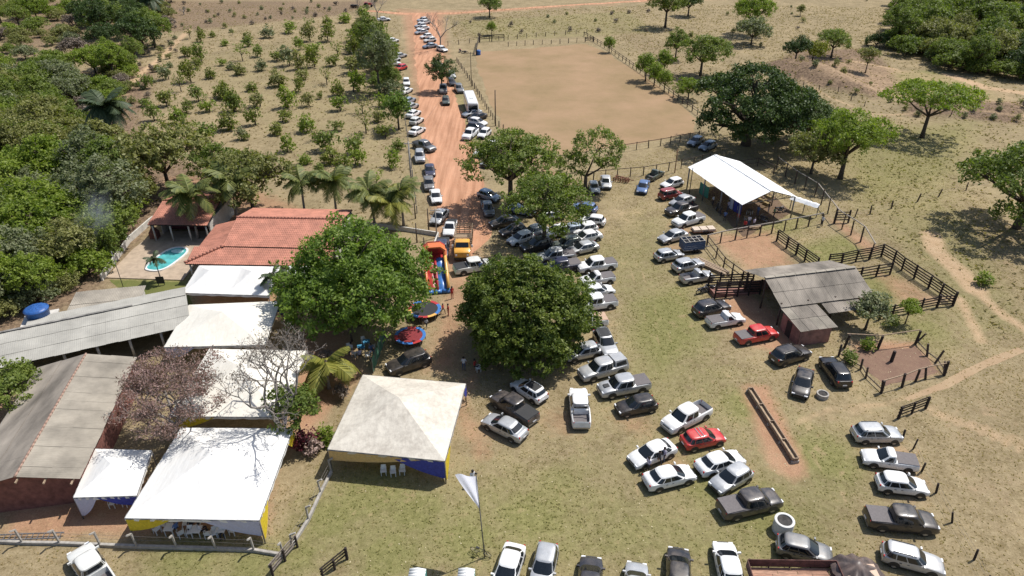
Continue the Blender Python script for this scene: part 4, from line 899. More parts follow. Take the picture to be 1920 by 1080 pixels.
# yellow stake truck
a, h = heading((869, 458), (866, 484), .9)
b = thing('stake_truck', (a.x, a.y, 0), h, 'yellow truck with empty stake bed on the dirt road', 'truck')
YP = PAINT['yellow']
MB().box((-.2, 0, .62), (6.4, .8, .22)).build('chassis', PLASTIC, b)
mb = MB(); cs = [(1.1, .75, 1.35), (1.15, .75, 2.25), (1.35, .75, 2.42), (2.25, .75, 2.38), (2.6, .75, 1.75), (3.25, .72, 1.62), (3.45, .68, 1.45), (3.5, .7, .7)]
rows = [[(x, -1.05 * w / .75 * (.93 if z > 1.9 else 1), .7), (x, -1.05 * w / .75 * (.9 if z > 1.9 else 1), z - .08), (x, -.8, z), (x, .8, z), (x, 1.05 * w / .75 * (.9 if z > 1.9 else 1), z - .08), (x, 1.05 * w / .75 * (.93 if z > 1.9 else 1), .7)] for x, w, z in cs]
mb.grid(rows, 0, True).add(rows[0], [tuple(range(6))[::-1]]).add(rows[-1], [tuple(range(6))]); bo = mb.build('cab', YP, b, True); bo.data.set_sharp_from_angle(angle=R(30))
MB().add([(2.3, -.8, 2.33), (2.3, .8, 2.33), (2.6, .85, 1.8), (2.6, -.85, 1.8)], [(0, 3, 2, 1)]).build('windshield', GLASS, b, loc=(.02, 0, .02))
for sy in (-1, 1):
    MB().add([(1.3, sy * 1.04, 1.6), (2.4, sy * 1.04, 1.6), (2.2, sy * .98, 2.2), (1.35, sy * .98, 2.2)], [(0, 1, 2, 3)] if sy < 0 else [(3, 2, 1, 0)]).build('side_window', GLASS, b, loc=(0, sy * .015, 0))
    MB().box((2.35, sy * 1.28, 1.85), (.08, .22, .36)).build('mirror', WHITEPLA, b); MB().box((3.5, sy * .75, 1.1), (.08, .25, .22)).build('headlight', LAMP, b)
MB().box((3.55, 0, .62), (.14, 2.1, .22)).build('bumper', PLASTIC, b)
for k in range(8): MB().box((-1.15, -1.0 + k * .285, 1.0), (4.3, .275, .07)).build('bed_plank', WOODL, b)
for sy in (-1, 1):
    for k in range(6): MB().box((-3.2 + k * .82, sy * 1.17, 1.7), (.07, .06, 1.4)).build('stake', WOODL, b)
    for z in (1.2, 1.5, 1.8, 2.1, 2.38): MB().box((-1.15, sy * 1.12, z), (4.3, .04, .12)).build('side_slat', WOODL, b)
for x in (-3.32, 1.0):
    for z in (1.2, 1.5, 1.8, 2.1, 2.38): MB().box((x, 0, z), (.04, 2.2, .12)).build('end_slat', WOODL, b)
    for y in (-.7, 0, .7): MB().box((x + .05, y, 1.7), (.05, .07, 1.4)).build('stake', WOODL, b)
for i in range(3): MB().box((-2.6 + i * 1.4, 0, 2.47), (.05, 2.3, .05)).build('hoop', WOODL, b)
wheels(b, 7, 2.1, .31, .45, False, 2.75)
# loaded truck with tarpaulin
A0 = G(1402, 1051, 1.95); h = R(-1)
b = thing('wooden_truck', (A0.x + 3.15, A0.y - 1.2, 0), h, 'old truck with weathered wooden plank bed', 'truck')
PLK = [M('bed_plank_%d' % i, c, .9, .25, 3., stretch=(.6, 5, 5)) for i, c in enumerate([(.40, .22, .15), (.34, .19, .13), (.44, .26, .18)])]
rng = random.Random(8)
for k in range(9):
    x = -3.05
    while x < 3.0:
        w = min(rng.uniform(1.2, 3.2), 3.05 - x); MB().box((x + w / 2, -1.05 + k * .262, 1.15 + rng.uniform(0, .03)), (w - .02, .25, .05), rng.uniform(-.008, .008)).build('bed_plank', rng.choice(PLK), b); x += w + .02
for sy in (-1, 1):
    for z in (1.35, 1.62, 1.86): MB().box((0, sy * 1.23, z), (6.3, .05, .24)).build('side_board', M('bed_board', (.13, .06, .05), .9, .25, 3.), b)
    for k in range(5): MB().box((-3.0 + k * 1.5, sy * 1.28, 1.5), (.09, .05, .95)).build('stake', WOODD, b)
for x in (-3.15, 3.15):
    for z in (1.35, 1.62, 1.86): MB().box((x, 0, z), (.05, 2.4, .24)).build('end_board', MATS['bed_board'], b)
MB().box((.8, 0, .8), (8.2, .8, .25)).build('chassis', PLASTIC, b)
MB().box((4.6, 0, 1.35), (2.2, 2.1, 1.1)).build('cab', PAINT['tan'], b); wheels(b, 8, 2.3, .25, .5, False, 4.7)
tp = thing('tarpaulin', (A0.x + 7.6, A0.y - 1.1, 0), 0, 'crumpled black and brown tarpaulin thrown over the wooden truck cab', 'tarpaulin')
n = 26; rows = []
for i in range(n + 1):
    row = []
    for j in range(n + 1):
        x = -1.7 + 3.9 * i / n; y = -2.0 + 3.7 * j / n; r_ = math.hypot(x + .1, y - .5); th = math.atan2(y - .5, x + .1)
        z = 2.55 - .58 * r_ + .13 * math.sin(th * 9 + r_) * min(1, r_) + .10 * mnoise.noise(V3((x * 2, y * 2, 0))); row.append((x, y, max(.15, z - .35 * max(0, r_ - 1.6))))
    rows.append(row)
TARP = M('tarpaulin', (.035, .033, .036), .45, .4, 1.1, col2=(.17, .12, .10)); MB().grid(rows).build('sheet', TARP, tp, True)
# portable toilets
for px, lab in ((782, 'white-roofed teal portable toilet farther from the flagpole'), (874, 'white-roofed teal portable toilet nearer the flagpole')):
    c = G(px, 1071, 2.3); b = thing('portable_toilet', (c.x, c.y - .3, 0), R(-3), lab, 'toilet', 'portable toilets')
    TEAL = M('teal_plastic', (.05, .26, .24), .5, .08); MB().box((0, 0, 1.05), (1.15, 1.15, 2.1)).build('cabin', TEAL, b); MB().box((0, -.59, 1.0), (.75, .04, 1.85)).build('door', WHITEPLA, b)
    for k in range(5): MB().tube([(-.56, -.48 + k * .24, 2.14), (0, -.48 + k * .24, 2.26), (.56, -.48 + k * .24, 2.14)], .13, 8).build('roof_rib', WHITEPLA, b, True)
# inflatable slide
a, h = heading((818, 532), (822, 562)); b = thing('inflatable_slide', (a.x, a.y + .6, 0), h, 'tall orange, red and blue inflatable slide with twin lanes', 'inflatable'); b.scale = (1, .92, .84)
IB, IR, IO, IY, IG = [M('vinyl_' + n_, c, .35, .06) for n_, c in (('blue', (.05, .17, .45)), ('red', (.42, .04, .04)), ('orange', (.62, .16, .05)), ('yellow', (.66, .38, .10)), ('green', (.06, .28, .22)))]
def lane(y0, y1, m, nm):
    P = []
    for i in range(13):
        t = i / 12; x = -1.3 + 4.2 * t; z = 3.1 - 2.8 * t + .18 * math.sin(t * 3 * math.pi); P.append([(x, y, z + .09 * math.cos((y - y0) / (y1 - y0) * 2 * math.pi) * -1) for y in np.linspace(y0, y1, 7)])
    MB().slab(P, .25).build(nm, m, b, True)
lane(-1.15, -.1, IR, 'lane'); lane(.1, 1.15, IB, 'lane'); MB().tube([(-1.3, 0, 3.3), (.3, 0, 2.4), (1.6, 0, 1.5), (2.9, 0, .5)], .16, 8).build('lane_divider', IR, b, True)
for sy in (-1, 1):
    MB().add([(-2.6, sy * 1.5, 0), (3.1, sy * 1.5, 0), (3.1, sy * 1.5, .55), (-1.3, sy * 1.5, 3.3), (-2.6, sy * 1.5, 3.3), (-2.6, sy * 1.2, 0), (3.1, sy * 1.2, 0), (3.1, sy * 1.2, .55), (-1.3, sy * 1.2, 3.3), (-2.6, sy * 1.2, 3.3)], [(0, 1, 2, 3, 4), (9, 8, 7, 6, 5), (1, 6, 7, 2), (2, 7, 8, 3), (3, 8, 9, 4), (0, 4, 9, 5)]).build('side_wall', IG if sy > 0 else IO, b)
    MB().tube([(-1.3, sy * 1.38, 3.6), (.2, sy * 1.38, 2.9), (1.6, sy * 1.38, 1.9), (3.0, sy * 1.38, .85)], .22, 10).build('side_tube', IO if sy < 0 else IY, b, True)
    MB().tube([(-1.25, sy * 1.38, 0), (-1.25, sy * 1.38, 4.5)], .26, 10).build('column', IO, b, True)
MB().box((-2.0, 0, 1.55), (1.3, 2.4, 3.1)).build('base', IR, b)
MB().add([(-2.6, y, z) for y, z in ((-1.5, 3.1), (1.5, 3.1), (1.5, 4.5), (.8, 5.1), (-.8, 5.1), (-1.5, 4.5))] + [(-2.3, y, z) for y, z in ((-1.5, 3.1), (1.5, 3.1), (1.5, 4.5), (.8, 5.1), (-.8, 5.1), (-1.5, 4.5))], [(0, 1, 2, 3, 4, 5)[::-1], (6, 7, 8, 9, 10, 11)] + [(i, (i + 1) % 6, (i + 1) % 6 + 6, i + 6) for i in range(6)]).build('back_wall', IR, b)
for i, (p, q) in enumerate((((-1.5, 4.45), (-.8, 5.1)), ((-.8, 5.1), (.8, 5.1)), ((.8, 5.1), (1.5, 4.45)))): MB().add([(-2.5, p[0], p[1]), (-2.5, q[0], q[1]), (-1.0, q[0], q[1]), (-1.0, p[0], p[1])] + [(-2.5, p[0] * .9, p[1] - .22), (-2.5, q[0] * .9, q[1] - .22), (-1.0, q[0] * .9, q[1] - .22), (-1.0, p[0] * .9, p[1] - .22)], [(0, 3, 2, 1), (4, 5, 6, 7), (0, 4, 7, 3), (1, 2, 6, 5), (3, 7, 6, 2), (0, 1, 5, 4)]).build('arch_panel', IO, b)
for sy in (-1, 0, 1): MB().tube([(2.9, sy * 1.1 - .5, .3), (2.9, sy * 1.1 + .5, .3)], .32, 10).build('front_bolster', IB, b, True)
# trampolines
def trampoline(px, r, cols, matc, label):
    c = G(*px); b = thing('trampoline', c, 0, label, 'trampoline', 'trampolines'); n = 10
    MB().lathe([(0.01, .78), (r * .8, .78)], 24).build('jump_mat', matc, b)
    for k in range(n):
        t0, t1 = 2 * math.pi * k / n, 2 * math.pi * (k + 1) / n; P = [[(rr * math.cos(t), rr * math.sin(t), .82) for t in np.linspace(t0, t1, 5)] for rr in (r * .8, r)]
        MB().slab(P, .05).build('edge_pad', cols[k % len(cols)], b)
    for k in range(6):
        t = k * math.pi / 3 + .3; MB().tube([(r * .97 * math.cos(t), r * .97 * math.sin(t), 0), (r * .97 * math.cos(t), r * .97 * math.sin(t), .8)], .035, 6).build('leg', STEELG, b)
trampoline((797, 590), 1.9, [IB, IR, IY], PLASTIC, 'round trampoline with blue, red and yellow edge pads below the slide')
trampoline((770, 640), 1.7, [IB, IB, IR], M('red_mat', (.22, .02, .025), .6), 'red round trampoline behind the black off-roader')
# trailer, timber, ramp, harrow, tractor, troughs
b = thing('cage_trailer', G(1296, 470), R(12), 'blue livestock cage trailer with barred roof', 'trailer')
BLU = M('blue_steel', (.035, .075, .16), .6, .15)
MB().box((0, 0, .5), (3.0, 1.7, .12)).build('floor', STEELG, b)
for sy in (-1, 1):
    for z in (.72, 1.0, 1.28, 1.56): MB().box((0, sy * .84, z), (3.0, .04, .24)).build('side_panel', BLU, b)
for sx in (-1, 1): MB().box((sx * 1.48, 0, 1.15), (.04, 1.64, 1.1)).build('end_panel', BLU, b)
for k in range(5): MB().box((-1.4 + k * .7, 0, 1.74), (.09, 1.75, .09)).build('roof_bar', CONC, b)
for y in (-.8, 0, .8): MB().box((0, y, 1.8), (2.95, .08, .05)).build('roof_bar', CONC, b)
wheels(b, 3, 1.9, .0, .3, True, .4); MB().beam((1.5, 0, .45), (2.6, 0, .4), .1, .1).build('drawbar', STEELG, b)
b = thing('timber_pile', G(1334, 500), R(-52), 'pile of pale timber beams along the corral fence', 'timber')
rng = random.Random(4)
for k in range(9): MB().box((rng.uniform(-.4, .4), -.8 + (k % 5) * .32, .12 + .2 * (k // 5)), (rng.uniform(4.4, 5.6), .22, .16), rng.uniform(-.05, .05)).build('beam', WOODL, b)
b = thing('firewood_crates', G(1318, 436), R(8), 'low flat trailer loaded with pale boards beside the corral', 'trailer')
MB().box((0, 0, .4), (3.4, 1.3, .1)).build('deck', RUST, b)
for k in range(3): MB().box((-1.1 + k * 1.1, 0, .6), (.95, 1.15, .3)).build('board_stack', M('pale_boards', (.55, .45, .36), .8, .1), b)
wheels(b, 3, 1.4, .0, .28, True, .4)
b = thing('cattle_trough', G(1447, 800), 0, 'long rusty cattle feeding trough lying on bare red soil', 'trough')
p, q = G(1405, 735) - b.location, G(1490, 868) - b.location; d_ = (q - p).normalized(); s_ = V3((-d_.y, d_.x, 0)); TRM = M('trough_ochre', (.30, .22, .15), .85, .25, 2.5)
MB().beam(p + V3((0, 0, .3)), q + V3((0, 0, .3)), .40, .08).build('bottom', M('trough_inner', (.42, .31, .2), .9, .2, 2.), b)
for k in (-1, 1): MB().beam(p + s_ * .24 * k + V3((0, 0, .42)), q + s_ * .24 * k + V3((0, 0, .42)),   .07, .34).build('side', TRM, b)
for t in (.0, .25, .5, .75, 1.): w_ = p.lerp(q, t); MB().beam(w_ - s_ * .2 + V3((0, 0, .42)), w_ + s_ * .2 + V3((0, 0, .42)), .09, .3).build('divider', TRM, b); MB().beam(w_ - s_ * .35 + V3((0, 0, .13)), w_ + s_ * .35 + V3((0, 0, .13)), .14, .26).build('foot', CONC, b)
def ring(name, px, r, hgt, mat, label, dark):
    c = G(*px); b = thing(name, c, 0, label, 'well ring'); MB().lathe([(r, -.02), (r, hgt), (r * .97, hgt + .015), (r * .76, hgt + .015), (r * .74, hgt), (r * .74, .1)], 32).build('ring', mat, b, True).data.set_sharp_from_angle(angle=R(40)); MB().lathe([(0.01, hgt - .07), (r * .745, hgt - .07)], 32).build('bottom', dark, b)
ring('well_ring', (1466, 994), .76, 1.15, M('whitewashed_concrete', (.62, .61, .58), .85, .08), 'whitewashed concrete well ring standing on the grass', DARKIN)
ring('trough_ring', (1541, 744), .58, .45, CONC, 'short grey concrete ring by the black cars', DARKIN)
# harrow
b = thing('disc_harrow', G(1165, 340), R(-30), 'rusty disc harrow standing by the arena fence', 'farm implement')
for s_ in (-1, 1):
    MB().beam((-1.3, s_ * .6, .6), (1.3, s_ * .25, .6), .1, .12).build('frame_beam', RUST, b)
    for k in range(7): MB().lathe([(.01, -.02), (.3, .02), (.32, .03)], 12, (-1.2 + k * .4, s_ * (.62 - k * .06), .32), 'X').build('disc', RUST, b)
for x in (-1, 0, 1): MB().beam((x, -.55, .68), (x, .55, .68), .09, .1).build('cross_beam', RUST, b)
MB().beam((0, 0, .7), (2.1, .1, .5), .1, .1).build('drawbar', RUST, b)
b = thing('tractor', G(690, 13), R(5), 'red tractor far off where the dirt roads meet', 'tractor')
RT = PAINT['red']; MB().box((.9, 0, 1.1), (1.7, .7, .65)).build('hood', RT, b); MB().box((-.5, 0, .95), (1.3, 1., .5)).build('chassis', PLASTIC, b); MB().box((-.6, 0, 1.45), (.5, .5, .5)).build('seat', PLASTIC, b)
for s_ in (-1, 1):
    MB().lathe([(.3, -.2), (.75, -.22), (.8, -.1), (.8, .1), (.75, .22), (.3, .2)], 16, (-.7, s_ * .85, .8), 'Y').build('wheel', RUBBER, b, True); MB().lathe([(.15, -.12), (.42, -.13), (.42, .13), (.15, .12)], 14, (1.4, s_ * .65, .43), 'Y').build('wheel', RUBBER, b, True); MB().box((-.7, s_ * .85, 1.66), (1.2, .5, .06)).build('fender', RT, b)
b = thing('farm_cart', G(664, 15), R(0), 'low red farm cart coupled behind the far tractor', 'cart'); MB().box((0, 0, .6), (2.6, 1.4, .2)).build('deck', RUST, b); MB().box((0, 0, .95), (2.4, 1.2, .5)).build('load', DARKIN, b); wheels(b, 2.4, 1.5, .1, .35, True, .5)
# cattle ramp
b = thing('loading_ramp', G(1375, 548), R(10), 'dark plank cattle loading ramp beside the barn', 'ramp')
for s_ in (-1, 1):
    for k in range(5): MB().beam((-2.9, s_ * .95, .75 + k * .34), (3.0, s_ * .95, .4 + k * .34), .05, .17).build('side_plank', WOODD, b)
    for k in range(5): MB().box((-2.9 + k * 1.45, s_ * 1.02, 1.25 - k * .05), (.16, .14, 2.5 - k * .1)).build('post', WOODD, b)
MB().add([(-2.9, -.85, 0), (-2.9, .85, 0), (3, .85, 0), (3, -.85, 0), (-2.9, -.85, .6), (-2.9, .85, .6), (3, .85, .05), (3, -.85, .05)], [(4, 7, 6, 5), (0, 4, 5, 1), (0, 3, 7, 4), (1, 5, 6, 2)]).build('ramp_base', BRICKP, b)
# motorbikes and bicycle
def bike(px, rz, label, motor=True, lean=0., group=None, col='red', name=None):
    b = thing(name or ('motorcycle' if motor else 'bicycle'), G(*px), rz, label, 'motorcycle' if motor else 'bicycle', group); b.rotation_euler = (lean, 0, rz); r = .31 if motor else .33; t_ = .055 if motor else .022
    for x in (-.62, .62) if motor else (-.53, .53):
        P = [(x + r * math.cos(t), 0, r + r * math.sin(t)) for t in [2 * math.pi * i / 18 for i in range(19)]]; w = MB().tube(P, t_, 6, cap=False).build('wheel', RUBBER, b, True)
        sp = MB(); [sp.beam((x, 0, r), (x + r * .95 * math.cos(t), .0, r + r * .95 * math.sin(t)), .012, .012) for t in [i * math.pi / 4 for i in range(8)]]; sp.build('spokes', RIM, w)
    if motor:
        MB().lathe([(0.01, -.36), (.13, -.3), (.17, 0), (.12, .3), (0.01, .36)], 12, (.12, 0, .78), 'X').build('fuel_tank', PAINT[col], b, True); MB().box((-.42, 0, .78), (.7, .26, .1)).build('seat', PLASTIC, b); MB().box((0, 0, .42), (.5, .3, .38)).build('engine', STEELG, b)
        MB().tube([(.62, .0, .31), (.42, 0, .95)], .04, 6).build('fork', RIM, b); MB().tube([(.3, -.36, 1.02), (.42, 0, .96), (.3, .36, 1.02)], .02, 6).build('handlebar', RIM, b); MB().tube([(-.1, .16, .35), (-.85, .17, .4)], .05, 6).build('exhaust', RIM, b)
    else:
        fr = MB(); [fr.tube([p, q], .022, 6) for p, q in (((-.53, 0, .33), (-.05, 0, .3)), ((-.05, 0, .3), (-.2, 0, .8)), ((-.53, 0, .33), (-.18, 0, .74)), ((-.05, 0, .3), (.36, 0, .74)), ((-.18, 0, .76), (.36, 0, .78)), ((.53, 0, .33), (.33, 0, .95)))]; fr.build('frame', PLASTIC, b)
        MB().tube([(.25, -.28, .98), (.33, 0, .95), (.25, .28, .98)], .018, 6).build('handlebar', PLASTIC, b); MB().box((-.21, 0, .84), (.26, .14, .06)).build('saddle', PLASTIC, b)
bike((1317, 550), R(20), 'dark motorcycle parked at the foot of the loading ramp', col='dark'); bike((1333, 547), R(-40), 'second motorcycle leaning by the loading ramp posts', col='dark')
bike((863, 98), R(-60), 'red motorcycle far off near the blue drum', col='red'); bike((872, 100), R(0), 'dark motorcycle lying near the blue drum', col='dark', lean=.5)
bike((902, 1040), R(-22), 'black bicycle propped against the flagpole', False, .12)
# flag
CV_FLAG = canvas('flag_cloth', (.85, .86, .93), (.82, .84, .93), .3, (1, 1, 1.05)); CV_FLAG.node_tree.nodes['Mix Shader'].inputs[0].default_value = .7
b = thing('flagpole', G(909, 1045), 0, 'thin dark flagpole leaning in the grass beside a bicycle', 'flagpole')
tx = V3((-.45, .3, 8.4)); MB().tube([(0, 0, -.1), tx], [.05, .03], 8).build('pole', STEELG, b, True); MB().lathe([(.01, -.1), (.09, 0), (.01, .1)], 10, tx).build('finial', PLASTIC, b, True)
fl = thing('flag', b.location, 0, 'white flag hanging slack from the thin pole', 'flag'); n = 16; rows = []
for i in range(n + 1):
    t = i / n; p = tx * (.97 - .36 * t); row = []
    for j in range(n + 1):
        s = j / n; wd_ = 1.55 * (1 - t) ** .8 + .06; x = p + V3((-wd_ * s, .8 * wd_ * s - .10 * math.sin(s * 7 + t * 3) * (1 - .4 * t), -1.15 * s * (1 - t) + .05 * math.sin(s * 9))); row.append(x)
    rows.append(row)
MB().grid(rows).build('cloth', CV_FLAG, fl, True)
# blue drum
b = thing('blue_drum', G(897, 103), 0, 'blue plastic drum by the arena chute', 'drum'); MB().lathe([(.01, 0), (.62, 0), (.66, .3), (.62, .35), (.66, .7), (.64, 1.25), (.5, 1.32), (.01, 1.32)], 18).build('drum', BLUEP, b, True)

# ------------------------------------------------------------------ fences
PM = {}
def post_mesh(mat, n=6):
    k = (mat.name, n)
    if k not in PM: PM[k] = MB().tube([(0, 0, -.1), (.01, 0, .5), (0, .01, 1.)], [.5, .48, .45], n).mesh('post', mat, False)
    return PM[k]
def fence(name, label, pts, h, pr, rails, rw, rt, mats, spacing=None, wires=(), lean=0., cat='fence', seed=1, group=None, sag=.0, postname='post', world=False):
    rng = random.Random(seed); W_ = [V3(p).to_3d() for p in pts] if world else GG(pts); b = thing(name, W_[0], 0, label, cat, group); L = b.location; P = []
    if spacing:
        for i in range(len(W_) - 1):
            k = max(1, round((W_[i + 1] - W_[i]).length / spacing)); P += [W_[i].lerp(W_[i + 1], j / k) for j in range(k)]
        P.append(W_[-1])
    else: P = W_
    pm = post_mesh(mats[0]); tops = []
    for p in P:
        hh = h * rng.uniform(.94, 1.08); z = float(gz(p.x, p.y)); r_ = pr * rng.uniform(.85, 1.2)
        o = put(postname, pm, b, p - L + V3((0, 0, z)), (rng.gauss(0, .02 + lean), rng.gauss(0, .02 + lean), rng.uniform(0, 6)), (r_ * 2, r_ * 2, hh)); tops.append(p - L + V3((0, 0, z)))
    for i in range(len(P) - 1):
        p, q = tops[i], tops[i + 1]; d_ = (q - p).normalized(); nn = V3((-d_.y, d_.x, 0)) * (pr * .9)
        for z in rails:
            MB().beam(p + nn - d_ * .08 + V3((0, 0, z + rng.uniform(-.03, .03))), q + nn + d_ * .08 + V3((0, 0, z + rng.uniform(-.03, .03))), rt, rw).build('rail', mats[1], b)
        for z in wires:
            m_ = (p + q) / 2 + V3((0, 0, z - .04)); MB().tube([p + V3((0, 0, z)), m_, q + V3((0, 0, z))], .009, 3, cap=False).build('wire', WIRE, b)
    return b
W2 = (WOOD, WOOD); WD = (WOODD, WOODD); WP = (WOOD, M('grey_pole', (.33, .29, .25), .85, .15))
fence('arena_fence', 'post fence along the roadside edge of the riding arena', [(857, 118), (868, 133), (893, 172), (928, 231), (960, 262)], 1.35, .10, [], .1, .05, W2, 2.4, (.5, .9, 1.25), seed=2)
fence('arena_fence', 'far inner post fence at the head of the riding arena', [(953, 87), (1000, 84), (1050, 82), (1097, 79)], 1.3, .1, [], .1, .05, W2, 2.4, (.5, .9, 1.2), seed=3)
fence('arena_fence', 'far outer post fence beyond the head of the riding arena', [(840, 86), (900, 79), (970, 73), (1040, 67), (1100, 63)], 1.4, .1, [], .1, .05, W2, 3.2, (.5, .9, 1.3), seed=4)
fence('arena_fence', 'railed fence on the pasture side of the riding arena', [(1095, 68), (1140, 94), (1167, 114), (1200, 137), (1237, 163), (1262, 182), (1307, 216)], 1.4, .1, [.75, 1.25], .10, .05, W2, 3., (), seed=5)
fence('arena_fence', 'railed fence on the parking side of the riding arena', [(1015, 312), (1050, 306), (1100, 298), (1170, 285), (1238, 274), (1310, 260)], 1.5, .09, [1.35], .09, .06, W2, 2.6, (.5, .9), seed=6)
fence('alley_fence', 'railed fence between the riding arena alley and the parked cars', [(1035, 345), (1090, 340), (1157, 333), (1206, 329), (1253, 321), (1300, 311), (1330, 304)], 1.6, .09, [1.5], .09, .06, W2, 2.3, (.5, 1.), seed=7)
fence('chute_frame', 'heavy dark timber frame of the arena chute', [(893, 104), (899, 80), (922, 78), (945, 77)], 2.0, .14, [1., 1.5, 1.9], .18, .07, WD, None, (), seed=8)
fence('gate_panel', 'dark timber gate at the far arena corner', [(1097, 79), (1112, 78)], 1.5, .14, [.5, .9, 1.3], .16, .05, WD, None, (), cat='gate', seed=9)
fence('corral_fence', 'high railed fence behind the pavilion with pale top pole', [(1455, 318), (1490, 345), (1527, 368), (1565, 418)], 2.3, .10, [2.2], .11, .1, WP, 3., (.7, 1.3), seed=10)
fence('corral_fence', 'high railed fence between corral and pasture trail', [(1563, 419), (1578, 430), (1595, 441), (1613, 454), (1631, 486)], 2.4, .11, [2.35], .11, .1, WP, None, (.6, 1.1, 1.7), seed=11)
fence('corral_fence', 'railed fence with pale top pole before the pavilion', [(1325, 462), (1350, 456), (1378, 450), (1400, 446), (1424, 442), (1446, 438), (1470, 433), (1492, 429), (1515, 425), (1540, 420)], 1.75, .11, [1.7], .12, .1, WP, None, (.6, 1.1), seed=12)
fence('corral_fence', 'timber fence between the cage trailer and the barn gable', [(1325, 462), (1342, 484), (1356, 502), (1372, 515), (1400, 535)], 1.6, .11, [.7, 1.45], .11, .06, W2, None, (), seed=13)
fence('plank_fence', 'dark plank fence dividing the two corral pens', [(1456, 452), (1474, 466), (1492, 478), (1508, 490), (1530, 506)], 1.75, .13, [.35, .7, 1.05, 1.4, 1.68], .15, .05, WD, None, (), seed=14)
fence('plank_fence', 'dark plank fence from the barn ridge towards the high rail', [(1552, 500), (1577, 497), (1604, 491), (1629, 487), (1652, 481)], 1.75, .13, [.35, .7, 1.05, 1.4, 1.68], .15, .05, WD, None, (), seed=15)
fence('plank_fence', 'long dark plank fence on the pasture side of the barn corral', [(1652, 481), (1674, 494), (1690, 507), (1713, 523), (1740, 541), (1761, 556), (1786, 573)], 1.85, .14, [.35, .7, 1.05, 1.4, 1.75], .15, .05, WD, None, (), seed=16)
fence('plank_fence', 'short dark plank fence with gate in the middle of the barn corral', [(1585, 528), (1612, 524), (1642, 519), (1668, 515)], 1.7, .13, [.35, .75, 1.15, 1.55], .15, .05, WD, None, (), seed=17)
fence('plank_fence', 'dark plank fence closing the front of the barn corral', [(1648, 600), (1672, 594), (1702, 588), (1726, 583), (1756, 577)], 1.65, .13, [.35, .7, 1.05, 1.4], .15, .05, WD, None, (), seed=18)
fence('plank_fence', 'dark plank fence stub at the pasture corner of the barn corral', [(1756, 577), (1786, 574)], 1.7, .14, [.35, .7, 1.05, 1.4], .15, .05, WD, None, (), seed=19)
fence('pen_fence', 'broken pen fence with pale rail on the barn side', [(1583, 652), (1645, 655), (1716, 645)], 1.8, .13, [1.75], .09, .08, (WOODD, WOODL), None, (.5,), .05, seed=20)
fence('pen_fence', 'broken pen fence with pale rail on the gate side', [(1652, 737), (1691, 726), (1716, 716), (1735, 711), (1770, 704)], 1.6, .13, [1.5], .09, .08, (WOODD, WOODL), None, (.5, .9), .05, seed=21)
fence('pen_fence', 'tumbledown posts on the pasture side of the broken pen', [(1716, 645), (1738, 668), (1754, 680), (1770, 704)], 1.5, .12, [.4], .09, .08, W2, None, (.5, .9), .09, seed=22)
fence('pen_fence', 'tumbledown posts on the car side of the broken pen', [(1572, 668), (1590, 680), (1613, 693), (1623, 709), (1652, 737)], 1.4, .11, [.35], .09, .08, W2, None, (.5, .9), .09, seed=23)
fence('fence_post', 'lone thick post standing inside the broken pen', [(1671, 678)], 1.4, .16, [], .1, .1, WD, cat='post')
fence('field_gate', 'dark timber field gate with a thick gatepost', [(1684, 785), (1709, 776), (1735, 766)], 1.35, .12, [.35, .7, 1.05, 1.3], .13, .05, WD, None, (), cat='gate', seed=24)
fence('leaning_fence', 'wire fence of leaning dark posts beside the parked row', [(1692, 824), (1712, 842), (1728, 884), (1755, 924), (1785, 980), (1826, 1050), (1850, 1100)], 1.15, .085, [], .1, .1, WD, None, (.5, .9), .07, seed=25)
fence('pasture_fence', 'sparse wire fence crossing the pasture past the large right tree', [(1603, 407), (1631, 402), (1671, 391), (1720, 378), (1760, 368), (1811, 357), (1870, 345)], 1.3, .1, [], .1, .1, W2, None, (.5, .9), .04, seed=26)
fence('pasture_fence', 'thin post fence along the foot of the weedy bank', [(1505, 165), (1535, 172), (1570, 178), (1595, 190), (1620, 200), (1780, 224), (1860, 226)], 1.2, .09, [], .1, .1, W2, None, (.5, .9), .03, seed=27)
fence('orchard_fence', 'wire fence between orchard and parked cars', [(757, 215), (764, 256), (770, 300), (776, 350), (782, 400)], 1.3, .09, [], .1, .1, (CONC, CONC), 4, (.4, .8, 1.2), seed=28)
fence('timber_gate', 'grey timber gate at the corner of the tent yard', [(512, 1080), (535, 1052), (558, 1026)], 1.25, .1, [.35, .65, .95, 1.2], .13, .05, (WOODD, M('grey_plank', (.24, .2, .17), .9, .2)), None, (), cat='gate', seed=29)
fence('timber_gate', 'dark timber gate standing alone on the grass', [(606, 1086), (628, 1068), (651, 1049)], 1.2, .1, [.5, .8, 1.1], .13, .05, WD, None, (), cat='gate', seed=30)
fence('timber_gate', 'dark timber hurdle behind the second leafy tree', [(1035, 348), (1050, 347), (1068, 346)], 1.3, .1, [.5, .85, 1.2], .15, .05, WD, None, (), cat='gate', seed=31)
fence('corral_gate', 'dark timber gate in the high rail by the pasture fence', [(1564, 419), (1590, 418)], 1.9, .14, [.5, .9, 1.3, 1.7], .15, .05, WD, None, (), cat='gate', seed=35)
fence('round_post_fence', 'short railed fence behind the corral trees', [(1375, 318), (1420, 312), (1450, 326)], 1.5, .1, [.7, 1.4], .1, .08, W2, None, (), seed=36)
